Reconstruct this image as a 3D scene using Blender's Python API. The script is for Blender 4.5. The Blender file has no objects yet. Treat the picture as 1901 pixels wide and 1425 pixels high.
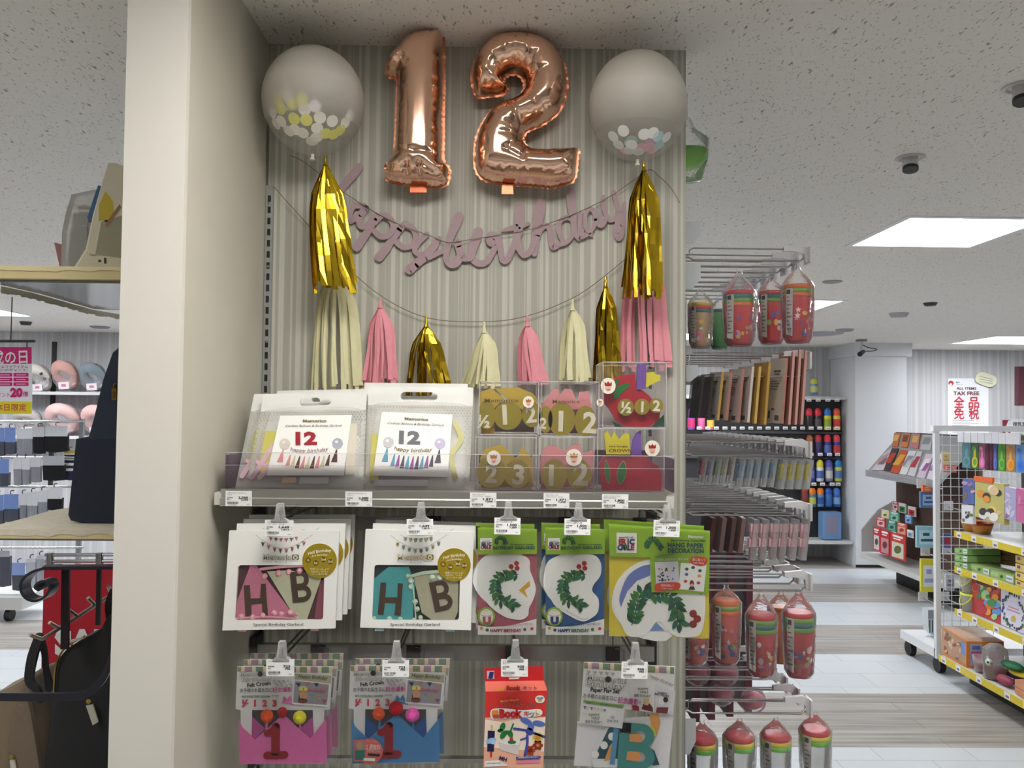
import bpy, math, random
from mathutils import Vector, Matrix
import mathutils.geometry as mgeo

scene = bpy.context.scene
C = scene.collection
rnd = random.Random(7)

# ------------------------------------------------------------------ camera
W, H, F = 1901.0, 1425.0, 1540.0
YAW, PITCH, ROLL = math.radians(0.75), math.radians(2.0), math.radians(0.55)
CAM = Vector((0, 0, 1.6))
fwd = Vector((math.sin(YAW)*math.cos(PITCH), math.cos(YAW)*math.cos(PITCH), math.sin(PITCH)))
r0 = Vector((math.cos(YAW), -math.sin(YAW), 0)); u0 = r0.cross(fwd)
RT = r0*math.cos(ROLL) + u0*math.sin(ROLL)
UP = u0*math.cos(ROLL) - r0*math.sin(ROLL)
cd = bpy.data.cameras.new('camera'); cam = bpy.data.objects.new('camera', cd); C.objects.link(cam)
cd.sensor_width = 36; cd.lens = F/W*36; cd.clip_start = 0.02; cd.clip_end = 100
cam.matrix_world = Matrix(((RT.x, UP.x, -fwd.x, CAM.x), (RT.y, UP.y, -fwd.y, CAM.y), (RT.z, UP.z, -fwd.z, CAM.z), (0, 0, 0, 1)))
scene.camera = cam
# ------------------------------------------------------------------ world, exposure
w = bpy.data.worlds.new('world'); scene.world = w; w.use_nodes = True
w.node_tree.nodes['Background'].inputs[0].default_value = (0.9, 0.95, 1, 1)
w.node_tree.nodes['Background'].inputs[1].default_value = 0.05
vs = scene.view_settings
vs.view_transform = 'Standard'; vs.look = 'None'; vs.exposure = 0.5; vs.gamma = 1.0
vs.use_curve_mapping = False
scene.cycles.max_bounces = 8; scene.cycles.transparent_max_bounces = 40
scene.cycles.diffuse_bounces = 4; scene.cycles.glossy_bounces = 4
CEIL = 2.386
LIGHT_COOL, LIGHT_WARM, LIGHT_REAR = 17.0, 12.0, 4.5      # strength of the ceiling panels
# x, y, half size, warm?
PANELS = [(1.88, 3.5, .27, 0), (2.02, 5.9, .30, 0), (5.2, 8.35, .40, 0), (-4.52, 6.6, .5, 0),
          (0.05, 0.75, .30, 1), (1.9, 0.75, .30, 1), (-1.9, 0.75, .30, 1), (0.05, -2.5, .30, 2), (1.9, -2.5, .30, 2),
          (-1.9, -2.5, .30, 2), (4.6, 3.5, .30, 0), (4.9, 0.3, .3, 0), (-3.4, 3.4, .30, 0), (4.9, 5.9, .3, 0), (-5.6, 3.0, .3, 0), (-2.2, 7.6, .3, 0),
          (-1.1, 4.3, .3, 0), (0.3, 7.2, .3, 0), (1.9, 8.3, .3, 0)]  # this last row is added out of sight to brighten the back

# ------------------------------------------------------------------ helpers
def ray(px, py):
    return (fwd + RT*((px-W/2)/F) + UP*((H/2-py)/F))
def P(px, py, Y=None, X=None, Z=None):
    d = ray(px, py)
    if Y is not None: t = (Y-CAM.y)/d.y
    elif X is not None: t = (X-CAM.x)/d.x
    else: t = (Z-CAM.z)/d.z
    return CAM + d*t
def proj(p):
    d = Vector(p)-CAM; k = d.dot(fwd)
    return (W/2+F*d.dot(RT)/k, H/2-F*d.dot(UP)/k)
def px_per_m(Y): return F/Y

def lin(c):
    c = c/255.0
    return c/12.92 if c <= .04045 else ((c+.055)/1.055)**2.4
_m = {}
def mat(rgb, rough=.55, metal=0.0, noise=0.0, scale=40.0, bump=0.0, emit=0.0, spec=.5, sheen=0, stretch=(1, 1, 1), trans=0.0):
    key = (tuple(rgb), rough, metal, noise, scale, bump, emit, spec, sheen, stretch, trans)
    if key in _m: return _m[key]
    m = bpy.data.materials.new('surface_%d' % len(_m)); m.use_nodes = True
    nt = m.node_tree; b = nt.nodes['Principled BSDF']
    c = (lin(rgb[0]), lin(rgb[1]), lin(rgb[2]), 1)
    b.inputs['Base Color'].default_value = c; b.inputs['Roughness'].default_value = rough
    b.inputs['Metallic'].default_value = metal; b.inputs['Specular IOR Level'].default_value = spec
    if sheen: b.inputs['Sheen Weight'].default_value = sheen
    if emit:
        b.inputs['Emission Color'].default_value = c; b.inputs['Emission Strength'].default_value = emit
    if trans:
        b.inputs['Transmission Weight'].default_value = 0
        b.inputs['Alpha'].default_value = 1-trans
    if noise or bump:
        tc = nt.nodes.new('ShaderNodeTexCoord'); mp = nt.nodes.new('ShaderNodeMapping'); nz = nt.nodes.new('ShaderNodeTexNoise')
        mp.inputs['Scale'].default_value = stretch
        nz.inputs['Scale'].default_value = scale; nz.inputs['Detail'].default_value = 4
        nt.links.new(tc.outputs['Object'], mp.inputs[0]); nt.links.new(mp.outputs[0], nz.inputs['Vector'])
        if noise:
            mx = nt.nodes.new('ShaderNodeMix'); mx.data_type = 'RGBA'; mx.blend_type = 'MULTIPLY'
            mx.inputs[0].default_value = 1
            rp = nt.nodes.new('ShaderNodeValToRGB')
            rp.color_ramp.elements[0].position = .3; rp.color_ramp.elements[1].position = .7
            v = 1-noise
            rp.color_ramp.elements[0].color = (v, v, v, 1)
            nt.links.new(nz.outputs['Fac'], rp.inputs[0])
            mx.inputs[6].default_value = c
            nt.links.new(rp.outputs[0], mx.inputs[7]); nt.links.new(mx.outputs[2], b.inputs['Base Color'])
        if bump:
            bp = nt.nodes.new('ShaderNodeBump'); bp.inputs['Strength'].default_value = bump; bp.inputs['Distance'].default_value = .004
            nt.links.new(nz.outputs['Fac'], bp.inputs['Height']); nt.links.new(bp.outputs[0], b.inputs['Normal'])
    _m[key] = m
    return m

def film(alpha=.12, rgb=(235, 238, 240), rough=.12, bump=.0, scale=30., fres=1.0):
    """clear or milky plastic: a thin sheet that is part see-through, part glossy"""
    key = ('film', alpha, tuple(rgb), rough, bump, scale, fres)
    if key in _m: return _m[key]
    m = bpy.data.materials.new('clear_plastic_%d' % len(_m)); m.use_nodes = True
    nt = m.node_tree; n = nt.nodes; b = n['Principled BSDF']; out = n['Material Output']
    b.inputs['Base Color'].default_value = (lin(rgb[0]), lin(rgb[1]), lin(rgb[2]), 1)
    b.inputs['Roughness'].default_value = rough
    tr = n.new('ShaderNodeBsdfTransparent'); mx = n.new('ShaderNodeMixShader'); fr = n.new('ShaderNodeFresnel')
    fr.inputs['IOR'].default_value = 1.35
    ad = n.new('ShaderNodeMath'); ad.operation = 'MULTIPLY_ADD'; ad.use_clamp = True
    ad.inputs[1].default_value = fres; ad.inputs[2].default_value = alpha
    nt.links.new(fr.outputs[0], ad.inputs[0]); nt.links.new(ad.outputs[0], mx.inputs[0])
    nt.links.new(tr.outputs[0], mx.inputs[1]); nt.links.new(b.outputs[0], mx.inputs[2]); nt.links.new(mx.outputs[0], out.inputs[0])
    if bump:
        tc = n.new('ShaderNodeTexCoord'); nz = n.new('ShaderNodeTexNoise'); bp = n.new('ShaderNodeBump')
        nz.inputs['Scale'].default_value = scale; nz.inputs['Detail'].default_value = 3
        bp.inputs['Strength'].default_value = bump; bp.inputs['Distance'].default_value = .006
        nt.links.new(tc.outputs['Object'], nz.inputs['Vector']); nt.links.new(nz.outputs['Fac'], bp.inputs['Height'])
        nt.links.new(bp.outputs[0], b.inputs['Normal']); nt.links.new(bp.outputs[0], fr.inputs['Normal'])
    _m[key] = m
    return m

class MB:
    """collects polygons with materials, then links them as one mesh object"""
    def __init__(s): s.v = []; s.f = []; s.m = []; s.sm = []; s.mats = []
    def mi(s, m):
        if m not in s.mats: s.mats.append(m)
        return s.mats.index(m)
    def add(s, vs, fs, m, smooth=False):
        o = len(s.v); s.v.extend([Vector(x) for x in vs]); i = s.mi(m)
        for f in fs:
            s.f.append(tuple(k+o for k in f)); s.m.append(i); s.sm.append(smooth)
    def poly(s, pts, m): s.add(pts, [tuple(range(len(pts)))], m)
    def prism(s, front, back, m, mback=None, smooth=False):
        n = len(front)
        s.add(front, [tuple(range(n))], m); s.add(back, [tuple(reversed(range(n)))], mback or m)
        s.add(list(front)+list(back), [(i, i+n, (i+1) % n+n, (i+1) % n) for i in range(n)], mback or m, smooth)
    def box(s, a, b, m):
        x0, y0, z0 = a; x1, y1, z1 = b
        x0, x1 = min(x0, x1), max(x0, x1); y0, y1 = min(y0, y1), max(y0, y1); z0, z1 = min(z0, z1), max(z0, z1)
        v = [(x0, y0, z0), (x1, y0, z0), (x1, y1, z0), (x0, y1, z0), (x0, y0, z1), (x1, y0, z1), (x1, y1, z1), (x0, y1, z1)]
        s.add(v, [(0, 3, 2, 1), (4, 5, 6, 7), (0, 1, 5, 4), (1, 2, 6, 5), (2, 3, 7, 6), (3, 0, 4, 7)], m)
    def tube(s, pts, r, m, seg=8, caps=True):
        pts = [Vector(p) for p in pts]; n = len(pts); rings = []
        R = r if isinstance(r, (list, tuple)) else [r]*n
        prev = None
        for i, p in enumerate(pts):
            t = (pts[min(i+1, n-1)]-pts[max(i-1, 0)])
            if t.length < 1e-9: t = Vector((0, 0, 1))
            t.normalize()
            if prev is None:
                a = Vector((0, 0, 1)) if abs(t.z) < .9 else Vector((1, 0, 0))
                u = t.cross(a).normalized()
            else:
                u = (prev - t*prev.dot(t)).normalized()
            prev = u; v = t.cross(u)
            rings.append([p + (u*math.cos(k*2*math.pi/seg)+v*math.sin(k*2*math.pi/seg))*R[i] for k in range(seg)])
        vs = [q for ring in rings for q in ring]
        fs = [(i*seg+k, i*seg+(k+1) % seg, (i+1)*seg+(k+1) % seg, (i+1)*seg+k) for i in range(n-1) for k in range(seg)]
        s.add(vs, fs, m, True)
        if caps:
            s.add(rings[0], [tuple(reversed(range(seg)))], m); s.add(rings[-1], [tuple(range(seg))], m)
    def lathe(s, prof, c, m, seg=20, axis='z', sx=1, sy=1, mats=None):
        """prof: (radius, height) up the axis from c; mats: one material per band"""
        c = Vector(c); vs = []
        for r, h in prof:
            for k in range(seg):
                a = k*2*math.pi/seg; x, y = r*math.cos(a)*sx, r*math.sin(a)*sy
                q = {'z': (x, y, h), 'y': (x, h, y), 'x': (h, x, y)}[axis]
                vs.append(c+Vector(q))
        for i in range(len(prof)-1):
            fs = [(i*seg+k, i*seg+(k+1) % seg, (i+1)*seg+(k+1) % seg, (i+1)*seg+k) for k in range(seg)]
            s.addi(vs, fs, mats[i] if mats else m, True, i == 0)
        s._o = None
    def addi(s, vs, fs, m, smooth, first):
        if first: s._o = len(s.v); s.v.extend(vs)
        i = s.mi(m)
        for f in fs: s.f.append(tuple(k+s._o for k in f)); s.m.append(i); s.sm.append(smooth)
    def ball(s, c, r, m, seg=14, rings=9, sx=1, sy=1, sz=1):
        c = Vector(c); vs = []; 
        for i in range(rings+1):
            th = math.pi*i/rings
            for k in range(seg):
                a = 2*math.pi*k/seg
                vs.append(c+Vector((r*sx*math.sin(th)*math.cos(a), r*sy*math.sin(th)*math.sin(a), r*sz*math.cos(th))))
        fs = [(i*seg+k, (i+1)*seg+k, (i+1)*seg+(k+1) % seg, i*seg+(k+1) % seg) for i in range(rings) for k in range(seg)]
        s.add(vs, fs, m, True)
    def build(s, name, parent=None, base=None):
        me = bpy.data.meshes.new(name)
        off = base if base is not None else (parent.location if parent else Vector((0, 0, 0)))
        if parent is not None and parent.parent is not None: off = parent['_w']
        off = Vector(off)
        me.from_pydata([tuple(v-off) for v in s.v], [], s.f)
        for m in s.mats: me.materials.append(m)
        me.polygons.foreach_set('material_index', s.m); me.polygons.foreach_set('use_smooth', s.sm)
        me.update()
        o = bpy.data.objects.new(name, me); C.objects.link(o)
        if parent is not None: o.parent = parent
        else: o.location = off
        if parent is not None: WORLD[o] = off
        return o
WORLD = {}
def sub(mb, name, part):                       # a sub-part under a part that sits at its thing's origin
    off = WORLD[part]
    me = bpy.data.meshes.new(name); me.from_pydata([tuple(v-off) for v in mb.v], [], mb.f)
    for m in mb.mats: me.materials.append(m)
    me.polygons.foreach_set('material_index', mb.m); me.polygons.foreach_set('use_smooth', mb.sm); me.update()
    o = bpy.data.objects.new(name, me); C.objects.link(o); o.parent = part; WORLD[o] = off
    return o
def tag(o, label, cat, group=None, kind=None):
    o['label'] = label; o['category'] = cat
    if group: o['group'] = group
    if kind: o['kind'] = kind
    return o
def thing(name, label, cat, base, group=None):
    o = bpy.data.objects.new(name, None); o.empty_display_size = .02; C.objects.link(o); o.location = Vector(base)
    return tag(o, label, cat, group)
def struct(name, mb, base=(0, 0, 0)):
    o = mb.build(name, None, base); o['kind'] = 'structure'; return o
def copy_tree(o, off, label=None, group=None, parent=None, keep=None):
    c = o.copy(); C.objects.link(c)
    if parent is None:
        c.location = o.location + Vector(off)
        if label: c['label'] = label
        if group: c['group'] = group
    else: c.parent = parent
    for ch in list(o.children):
        if keep and parent is None and not ch.name.split('.')[0] in keep: continue
        copy_tree(ch, (0, 0, 0), parent=c)
    return c
ORD = ['first', 'second', 'third', 'fourth', 'fifth', 'sixth', 'seventh', 'eighth', 'ninth', 'tenth', 'eleventh', 'twelfth', 'thirteenth', 'fourteenth', 'fifteenth', 'sixteenth', 'seventeenth', 'eighteenth']

_txt = {}
def text_mesh(sx, bold):
    k = (sx, bold)
    if k not in _txt:
        c = bpy.data.curves.new('writing', 'FONT'); c.body = sx; c.resolution_u = 2; c.offset = bold
        o = bpy.data.objects.new('writing', c); m = bpy.data.meshes.new_from_object(o)
        _txt[k] = ([(v.co.x, v.co.y) for v in m.vertices], [tuple(p.vertices) for p in m.polygons])
        bpy.data.objects.remove(o); bpy.data.curves.remove(c); bpy.data.meshes.remove(m)
    return _txt[k]

def smooth_line(pts, n=6, closed=False):
    out = []; N = len(pts)
    if N < 3: return list(pts)
    rng = N if closed else N-1
    for i in range(rng):
        if closed: p0, p1, p2, p3 = pts[(i-1) % N], pts[i], pts[(i+1) % N], pts[(i+2) % N]
        else: p0, p1, p2, p3 = pts[max(i-1, 0)], pts[i], pts[i+1], pts[min(i+2, N-1)]
        for k in range(n):
            t = k/n
            out.append(tuple(.5*((2*p1[j])+(-p0[j]+p2[j])*t+(2*p0[j]-5*p1[j]+4*p2[j]-p3[j])*t*t+(-p0[j]+3*p1[j]-3*p2[j]+p3[j])*t**3) for j in range(len(p1))))
    if not closed: out.append(tuple(pts[-1]))
    return out

class Sheet:
    """a plane in the place on which outlines are laid, layer by layer"""
    def __init__(s, mb, p0, n=(0, -1, 0), eps=.0004):
        s.mb = mb; s.p0 = Vector(p0); s.n = Vector(n).normalized(); s.eps = eps
    def q(s, x, y, lay=0, extra=0):
        d = ray(x, y); p = s.p0 + s.n*(lay*s.eps+extra)
        return CAM + d*((p-CAM).dot(s.n)/d.dot(s.n))
    def poly(s, pts, m, lay=1): s.mb.poly([s.q(x, y, lay) for x, y in pts][::-1], m)
    def slab(s, pts, m, t=.004, lay=0, mback=None):
        a = [s.q(x, y, lay) for x, y in pts][::-1]
        s.mb.prism(a, [p-s.n*t for p in a], m, mback)
    def rect(s, x0, y0, x1, y1, m, lay=1): s.poly([(x0, y0), (x1, y0), (x1, y1), (x0, y1)], m, lay)
    def ell(s, cx, cy, rx, ry, m, lay=1, ang=0, n=22):
        a = math.radians(ang); ca, sa = math.cos(a), math.sin(a)
        s.poly([(cx+rx*math.cos(t)*ca-ry*math.sin(t)*sa, cy+rx*math.cos(t)*sa+ry*math.sin(t)*ca) for t in [2*math.pi*k/n for k in range(n)]], m, lay)
    def rrect(s, pts, r): pass
    def stroke(s, pts, wd, m, lay=1, t=0.0, sm=5):
        L = smooth_line(pts, sm) if sm else list(pts)
        wds = wd if isinstance(wd, (list, tuple)) else [wd, wd]
        n = len(L); A = []; B = []
        for i, p in enumerate(L):
            a, b = L[max(i-1, 0)], L[min(i+1, n-1)]
            dx, dy = b[0]-a[0], b[1]-a[1]; l = math.hypot(dx, dy) or 1
            k = i/(n-1)*(len(wds)-1); j = min(int(k), len(wds)-2); ww = wds[j]+(wds[j+1]-wds[j])*(k-j)
            A.append((p[0]-dy/l*ww/2, p[1]+dx/l*ww/2)); B.append((p[0]+dy/l*ww/2, p[1]-dx/l*ww/2))
        for i in range(n-1):
            f = [A[i], A[i+1], B[i+1], B[i]]
            (s.slab(f, m, t, lay+.06*(i % 9)) if t else s.poly(f, m, lay+.06*(i % 9)))
        if sm:
            for p, ww in ((L[0], wds[0]), (L[-1], wds[-1])):
                c = [(p[0]+ww/2*math.cos(k*math.pi/6), p[1]+ww/2*math.sin(k*math.pi/6)) for k in range(12)]
                (s.slab(c, m, t, lay-.05) if t else s.poly(c, m, lay-.05))
    def text(s, body, x, y, h, m, ang=0, align='l', bold=0.0, wfit=None, lay=3, arc=0, shear=0):
        """h: capital height in px; (x, y): left/centre/right of the baseline"""
        if bold and any(ord(ch) > 0x2E80 for ch in body):      # dense characters: thicken by overprinting
            for k_, (ox, oy) in enumerate(((0, 0), (.5, .0), (.25, .5), (.25, -.5))):
                dd = min(bold, .04)*h*1.6
                s.text(body, x+(ox-.25)*dd, y+oy*dd, h, m, ang, align, 0.0, wfit, lay+.15*k_, arc, shear)
            return
        V, Fc = text_mesh(body, bold)
        if not V: return
        mx = max(v[0] for v in V); mn = min(v[0] for v in V)
        k = h/.7; kx = wfit/(mx-mn) if wfit else k
        x0 = {'l': 0, 'c': -(mx+mn)/2*kx, 'r': -mx*kx}[align]
        a = math.radians(ang); ca, sa = math.cos(a), math.sin(a); pts = []
        for vx, vy in V:
            lx = vx*kx+x0+shear*vy*k; ly = -vy*k
            if arc:
                ly += arc*(lx/((mx-mn)*kx/2))**2
            pts.append(s.q(x+lx*ca-ly*sa, y+lx*sa+ly*ca, lay))
        s.mb.add(pts, Fc, m)
    def bars(s, x0, y0, x1, y1, m, lay=3, seed=1, n=18):
        r = random.Random(seed); x = x0; wd = (x1-x0)/n
        while x < x1:
            g = wd*r.choice((.3, .5, .8)); s.rect(x, y0, min(x+g, x1), y1, m, lay); x += g+wd*r.choice((.3, .5, .7))

def rounded(x0, y0, x1, y1, r, n=4):
    out = []
    for cx, cy, a0 in ((x1-r, y0+r, -90), (x1-r, y1-r, 0), (x0+r, y1-r, 90), (x0+r, y0+r, 180)):
        for k in range(n+1):
            a = math.radians(a0+90*k/n); out.append((cx+r*math.cos(a), cy+r*math.sin(a)))
    return out
def zc(ox, oy, sc): return lambda *pts: [(ox+x/sc, oy+y/sc) for x, y in pts]   # crop reading -> photo reading

# ------------------------------------------------------------------ common materials
WHITE = mat((236, 236, 234), .5); PAPER = mat((240, 240, 238), .7); BLACK = mat((24, 24, 26), .5); INK = mat((40, 38, 38), .7)
GREYINK = mat((130, 130, 130), .7); CHROME = mat((205, 205, 208), .22, 1.0); STEEL = mat((150, 150, 148), .38, .9)
DARKSTEEL = mat((62, 61, 60), .45, .6); CLEAR = film(.06); CLIP = film(.25, (240, 242, 244), .2); HOLDER = film(.72, (238, 238, 242), .3)
CELLO = film(.10, (240, 240, 242), .08, .6, 45.0)
# ------------------------------------------------------------------ ceiling panels (the room's lamps, plus a few added unseen)
def emit_mat(col, s):
    m = bpy.data.materials.new('lamp_diffuser'); m.use_nodes = True; nt = m.node_tree
    b = nt.nodes['Principled BSDF']; b.inputs['Base Color'].default_value = (.9, .9, .9, 1)
    b.inputs['Emission Color'].default_value = (*col, 1); b.inputs['Emission Strength'].default_value = s
    return m
EM = [emit_mat((.93, .96, 1.0), LIGHT_COOL), emit_mat((1.0, .965, .90), LIGHT_WARM), emit_mat((1.0, .965, .90), LIGHT_REAR)]
LAB = {0: 'recessed square ceiling panel lit white, large one at right above the aisle', 1: 'lit ceiling panel just showing beside the orange lidded cup at upper right',
       2: 'recessed ceiling panel lit white far back near the tax poster', 3: 'bright ceiling panel at the far left edge under the cream board'}
HOLES = []
def panel(i, x, y, h, warm):
    t = thing('ceiling_light', LAB.get(i, 'recessed square ceiling panel lit white, %s of the unseen ones' % ORD[i-4] if i >= 4 else ''), 'ceiling light', (x, y, CEIL), 'square ceiling panels')
    a = MB(); hh = h+.03; z1 = CEIL+.07; fm = mat((232, 232, 232), .5)
    for dx, dy in ((-1, 0), (1, 0), (0, -1), (0, 1)):
        if dx: a.box((x+dx*h, y-hh, CEIL-.003), (x+dx*hh, y+hh, z1), fm)
        else: a.box((x-h, y+dy*h, CEIL-.003), (x+h, y+dy*hh, z1), fm)
    a.box((x-hh, y-hh, z1), (x+hh, y+hh, z1+.01), fm); a.build('frame', t)
    b = MB(); b.box((x-h, y-h, CEIL+.045), (x+h, y+h, CEIL+.055), EM[warm]); b.build('diffuser', t)
    HOLES.append((x-h-.028, x+h+.028, y-h-.028, y+h+.028))
for i, (x, y, h, wm) in enumerate(PANELS): panel(i, x, y, h, wm)

# ------------------------------------------------------------------ floor, ceiling, walls
XL, XR, YB, YF = -8.0, 8.5, -5.0, 9.6
def floor_mat():
    m = bpy.data.materials.new('floor_bands'); m.use_nodes = True; nt = m.node_tree; n = nt.nodes; l = nt.links
    b = n['Principled BSDF']; b.inputs['Roughness'].default_value = .32
    g = n.new('ShaderNodeNewGeometry'); sp = n.new('ShaderNodeSeparateXYZ'); l.new(g.outputs['Position'], sp.inputs[0])
    def M(op, a, bb=None, clamp=False):
        k = n.new('ShaderNodeMath'); k.operation = op; k.use_clamp = clamp
        for i, q in enumerate((a, bb)):
            if q is None: continue
            if isinstance(q, (int, float)): k.inputs[i].default_value = q
            else: l.new(q, k.inputs[i])
        return k.outputs[0]
    band = M('LESS_THAN', M('FLOORED_MODULO', M('SUBTRACT', sp.outputs[1], 4.05), 1.557), .78)
    # wood: thin planks running along x
    mp = n.new('ShaderNodeMapping'); mp.inputs['Scale'].default_value = (1.0, 26, 1); l.new(g.outputs['Position'], mp.inputs[0])
    nz = n.new('ShaderNodeTexNoise'); nz.inputs['Scale'].default_value = 1.1; nz.inputs['Detail'].default_value = 5; l.new(mp.outputs[0], nz.inputs['Vector'])
    rp = n.new('ShaderNodeValToRGB'); l.new(nz.outputs['Fac'], rp.inputs[0])
    e = rp.color_ramp.elements; e[0].position = .3; e[1].position = .68
    e[0].color = (lin(140), lin(134), lin(128), 1); e[1].color = (lin(192), lin(187), lin(180), 1)
    br2 = n.new('ShaderNodeTexBrick'); br2.inputs['Scale'].default_value = 1; br2.inputs['Brick Width'].default_value = 1.1; br2.inputs['Row Height'].default_value = .13
    br2.inputs['Mortar Size'].default_value = .003; br2.inputs['Color1'].default_value = (1, 1, 1, 1); br2.inputs['Color2'].default_value = (.86, .86, .86, 1); br2.inputs['Mortar'].default_value = (.62, .6, .58, 1)
    l.new(g.outputs['Position'], br2.inputs['Vector'])
    mw = n.new('ShaderNodeMix'); mw.data_type = 'RGBA'; mw.blend_type = 'MULTIPLY'; mw.inputs[0].default_value = 1
    l.new(rp.outputs[0], mw.inputs[6]); l.new(br2.outputs[0], mw.inputs[7])
    br = n.new('ShaderNodeTexBrick'); br.inputs['Scale'].default_value = 1; br.inputs['Brick Width'].default_value = .45; br.inputs['Row Height'].default_value = .26
    br.inputs['Mortar Size'].default_value = .0022; br.inputs['Color1'].default_value = (lin(208), lin(212), lin(215), 1); br.inputs['Color2'].default_value = (lin(202), lin(207), lin(211), 1); br.inputs['Mortar'].default_value = (lin(168), lin(172), lin(176), 1)
    l.new(g.outputs['Position'], br.inputs['Vector'])
    mx = n.new('ShaderNodeMix'); mx.data_type = 'RGBA'; l.new(band, mx.inputs[0]); l.new(br.outputs[0], mx.inputs[6]); l.new(mw.outputs[2], mx.inputs[7])
    l.new(mx.outputs[2], b.inputs['Base Color'])
    return m
def ceil_mat():
    m = bpy.data.materials.new('fissured_ceiling_board'); m.use_nodes = True; nt = m.node_tree; n = nt.nodes; l = nt.links
    b = n['Principled BSDF']; b.inputs['Roughness'].default_value = .9
    g = n.new('ShaderNodeNewGeometry')
    def pits(sc, rot, scale, lo, hi):
        mp = n.new('ShaderNodeMapping'); mp.inputs['Scale'].default_value = sc; mp.inputs['Rotation'].default_value = (0, 0, rot)
        l.new(g.outputs['Position'], mp.inputs[0])
        nz = n.new('ShaderNodeTexNoise'); nz.inputs['Scale'].default_value = scale; nz.inputs['Detail'].default_value = 1.5; l.new(mp.outputs[0], nz.inputs['Vector'])
        r = n.new('ShaderNodeValToRGB'); r.color_ramp.elements[0].position = lo; r.color_ramp.elements[1].position = hi; l.new(nz.outputs['Fac'], r.inputs[0])
        return r.outputs[0]
    a = pits((1, .3, 1), .15, 115, .66, .76); c = pits((1, .5, 1), -.4, 190, .64, .76)
    ad = n.new('ShaderNodeMix'); ad.data_type = 'RGBA'; ad.blend_type = 'LIGHTEN'; ad.inputs[0].default_value = 1
    l.new(a, ad.inputs[6]); l.new(c, ad.inputs[7])
    mx = n.new('ShaderNodeMix'); mx.data_type = 'RGBA'
    mx.inputs[6].default_value = (lin(234), lin(230), lin(223), 1); mx.inputs[7].default_value = (lin(150), lin(142), lin(130), 1)  # shade inside the pits is put into the darker colour, no relief
    bw = n.new('ShaderNodeRGBToBW'); l.new(ad.outputs[2], bw.inputs[0]); l.new(bw.outputs[0], mx.inputs[0])
    l.new(mx.outputs[2], b.inputs['Base Color'])
    return m
def stripe_mat(c1, c2, c3, scale, rough=.7):
    m = bpy.data.materials.new('striped_wallpaper'); m.use_nodes = True; nt = m.node_tree; n = nt.nodes; l = nt.links
    b = n['Principled BSDF']; b.inputs['Roughness'].default_value = rough
    g = n.new('ShaderNodeNewGeometry'); sp = n.new('ShaderNodeSeparateXYZ'); l.new(g.outputs['Position'], sp.inputs[0])
    nz = n.new('ShaderNodeTexNoise'); nz.noise_dimensions = '1D'; nz.inputs['Scale'].default_value = scale; nz.inputs['Detail'].default_value = 2.0
    l.new(sp.outputs[0], nz.inputs['W'])
    rp = n.new('ShaderNodeValToRGB'); cr = rp.color_ramp; cr.interpolation = 'LINEAR'
    cr.elements[0].position = .40; cr.elements[1].position = .60; cr.elements.new(.49); cr.elements.new(.52)
    for e, c in zip(sorted(cr.elements, key=lambda e: e.position), (c1, c1, c2, c3)): e.color = (lin(c[0]), lin(c[1]), lin(c[2]), 1)
    l.new(nz.outputs['Fac'], rp.inputs[0])
    mp = n.new('ShaderNodeMapping'); mp.inputs['Scale'].default_value = (600, 600, 14); l.new(g.outputs['Position'], mp.inputs[0])
    n2 = n.new('ShaderNodeTexNoise'); n2.inputs['Scale'].default_value = 1; l.new(mp.outputs[0], n2.inputs['Vector'])
    mx = n.new('ShaderNodeMix'); mx.data_type = 'RGBA'; mx.blend_type = 'MULTIPLY'; mx.inputs[0].default_value = .14
    l.new(rp.outputs[0], mx.inputs[6]); l.new(n2.outputs['Fac'], mx.inputs[7]); l.new(mx.outputs[2], b.inputs['Base Color'])
    return m
FLOORM, CEILM = floor_mat(), ceil_mat()
PAPERM = stripe_mat((177, 176, 165), (190, 189, 178), (205, 204, 194), 80)
FARPAPER = stripe_mat((194, 194, 197), (203, 202, 204), (211, 210, 210), 22)
PLAIN = mat((214, 216, 220), .75); OFFW = mat((226, 224, 218), .65); BEIGE = mat((204, 200, 186), .75, noise=.04, scale=6)
mb = MB(); mb.box((XL, YB, -.1), (XR, YF+.6, 0), FLOORM); struct('floor', mb)
mb = MB()
xs = sorted({XL, XR, *[h[0] for h in HOLES], *[h[1] for h in HOLES]}); ys = sorted({YB, YF+.6, *[h[2] for h in HOLES], *[h[3] for h in HOLES]})
for i in range(len(xs)-1):
    for j in range(len(ys)-1):
        cx, cy = (xs[i]+xs[i+1])/2, (ys[j]+ys[j+1])/2
        if any(h[0] < cx < h[1] and h[2] < cy < h[3] for h in HOLES): continue
        mb.add([(xs[i], ys[j], CEIL), (xs[i+1], ys[j], CEIL), (xs[i+1], ys[j+1], CEIL), (xs[i], ys[j+1], CEIL)], [(3, 2, 1, 0)], CEILM)
struct('ceiling', mb)
YW = 1.76
XC = P(487, 700, Y=YW).x; YC = P(334, 700, X=XC).y; XC0 = P(219, 700, Y=YC).x; XWR = P(1272, 700, Y=YW).x
mb = MB(); mb.box((XC, YW, 0), (XWR, YW+.05, CEIL), PAPERM); struct('wall_display', mb)
mb = MB(); mb.box((XC0+.004, YC+.012, 0), (XC, YW+.05, CEIL), BEIGE); struct('wall_left', mb)
mb = MB(); mb.box((XC0, YC, 0), (XC, YC+.012, CEIL), mat((228, 225, 217), .5)); struct('trim_1', mb)
mb = MB(); mb.box((XC+.0005, YW-.004, .0), (XC+.004, YW, CEIL-.09), mat((120, 112, 100), .7)); struct('trim_2', mb)
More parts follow.
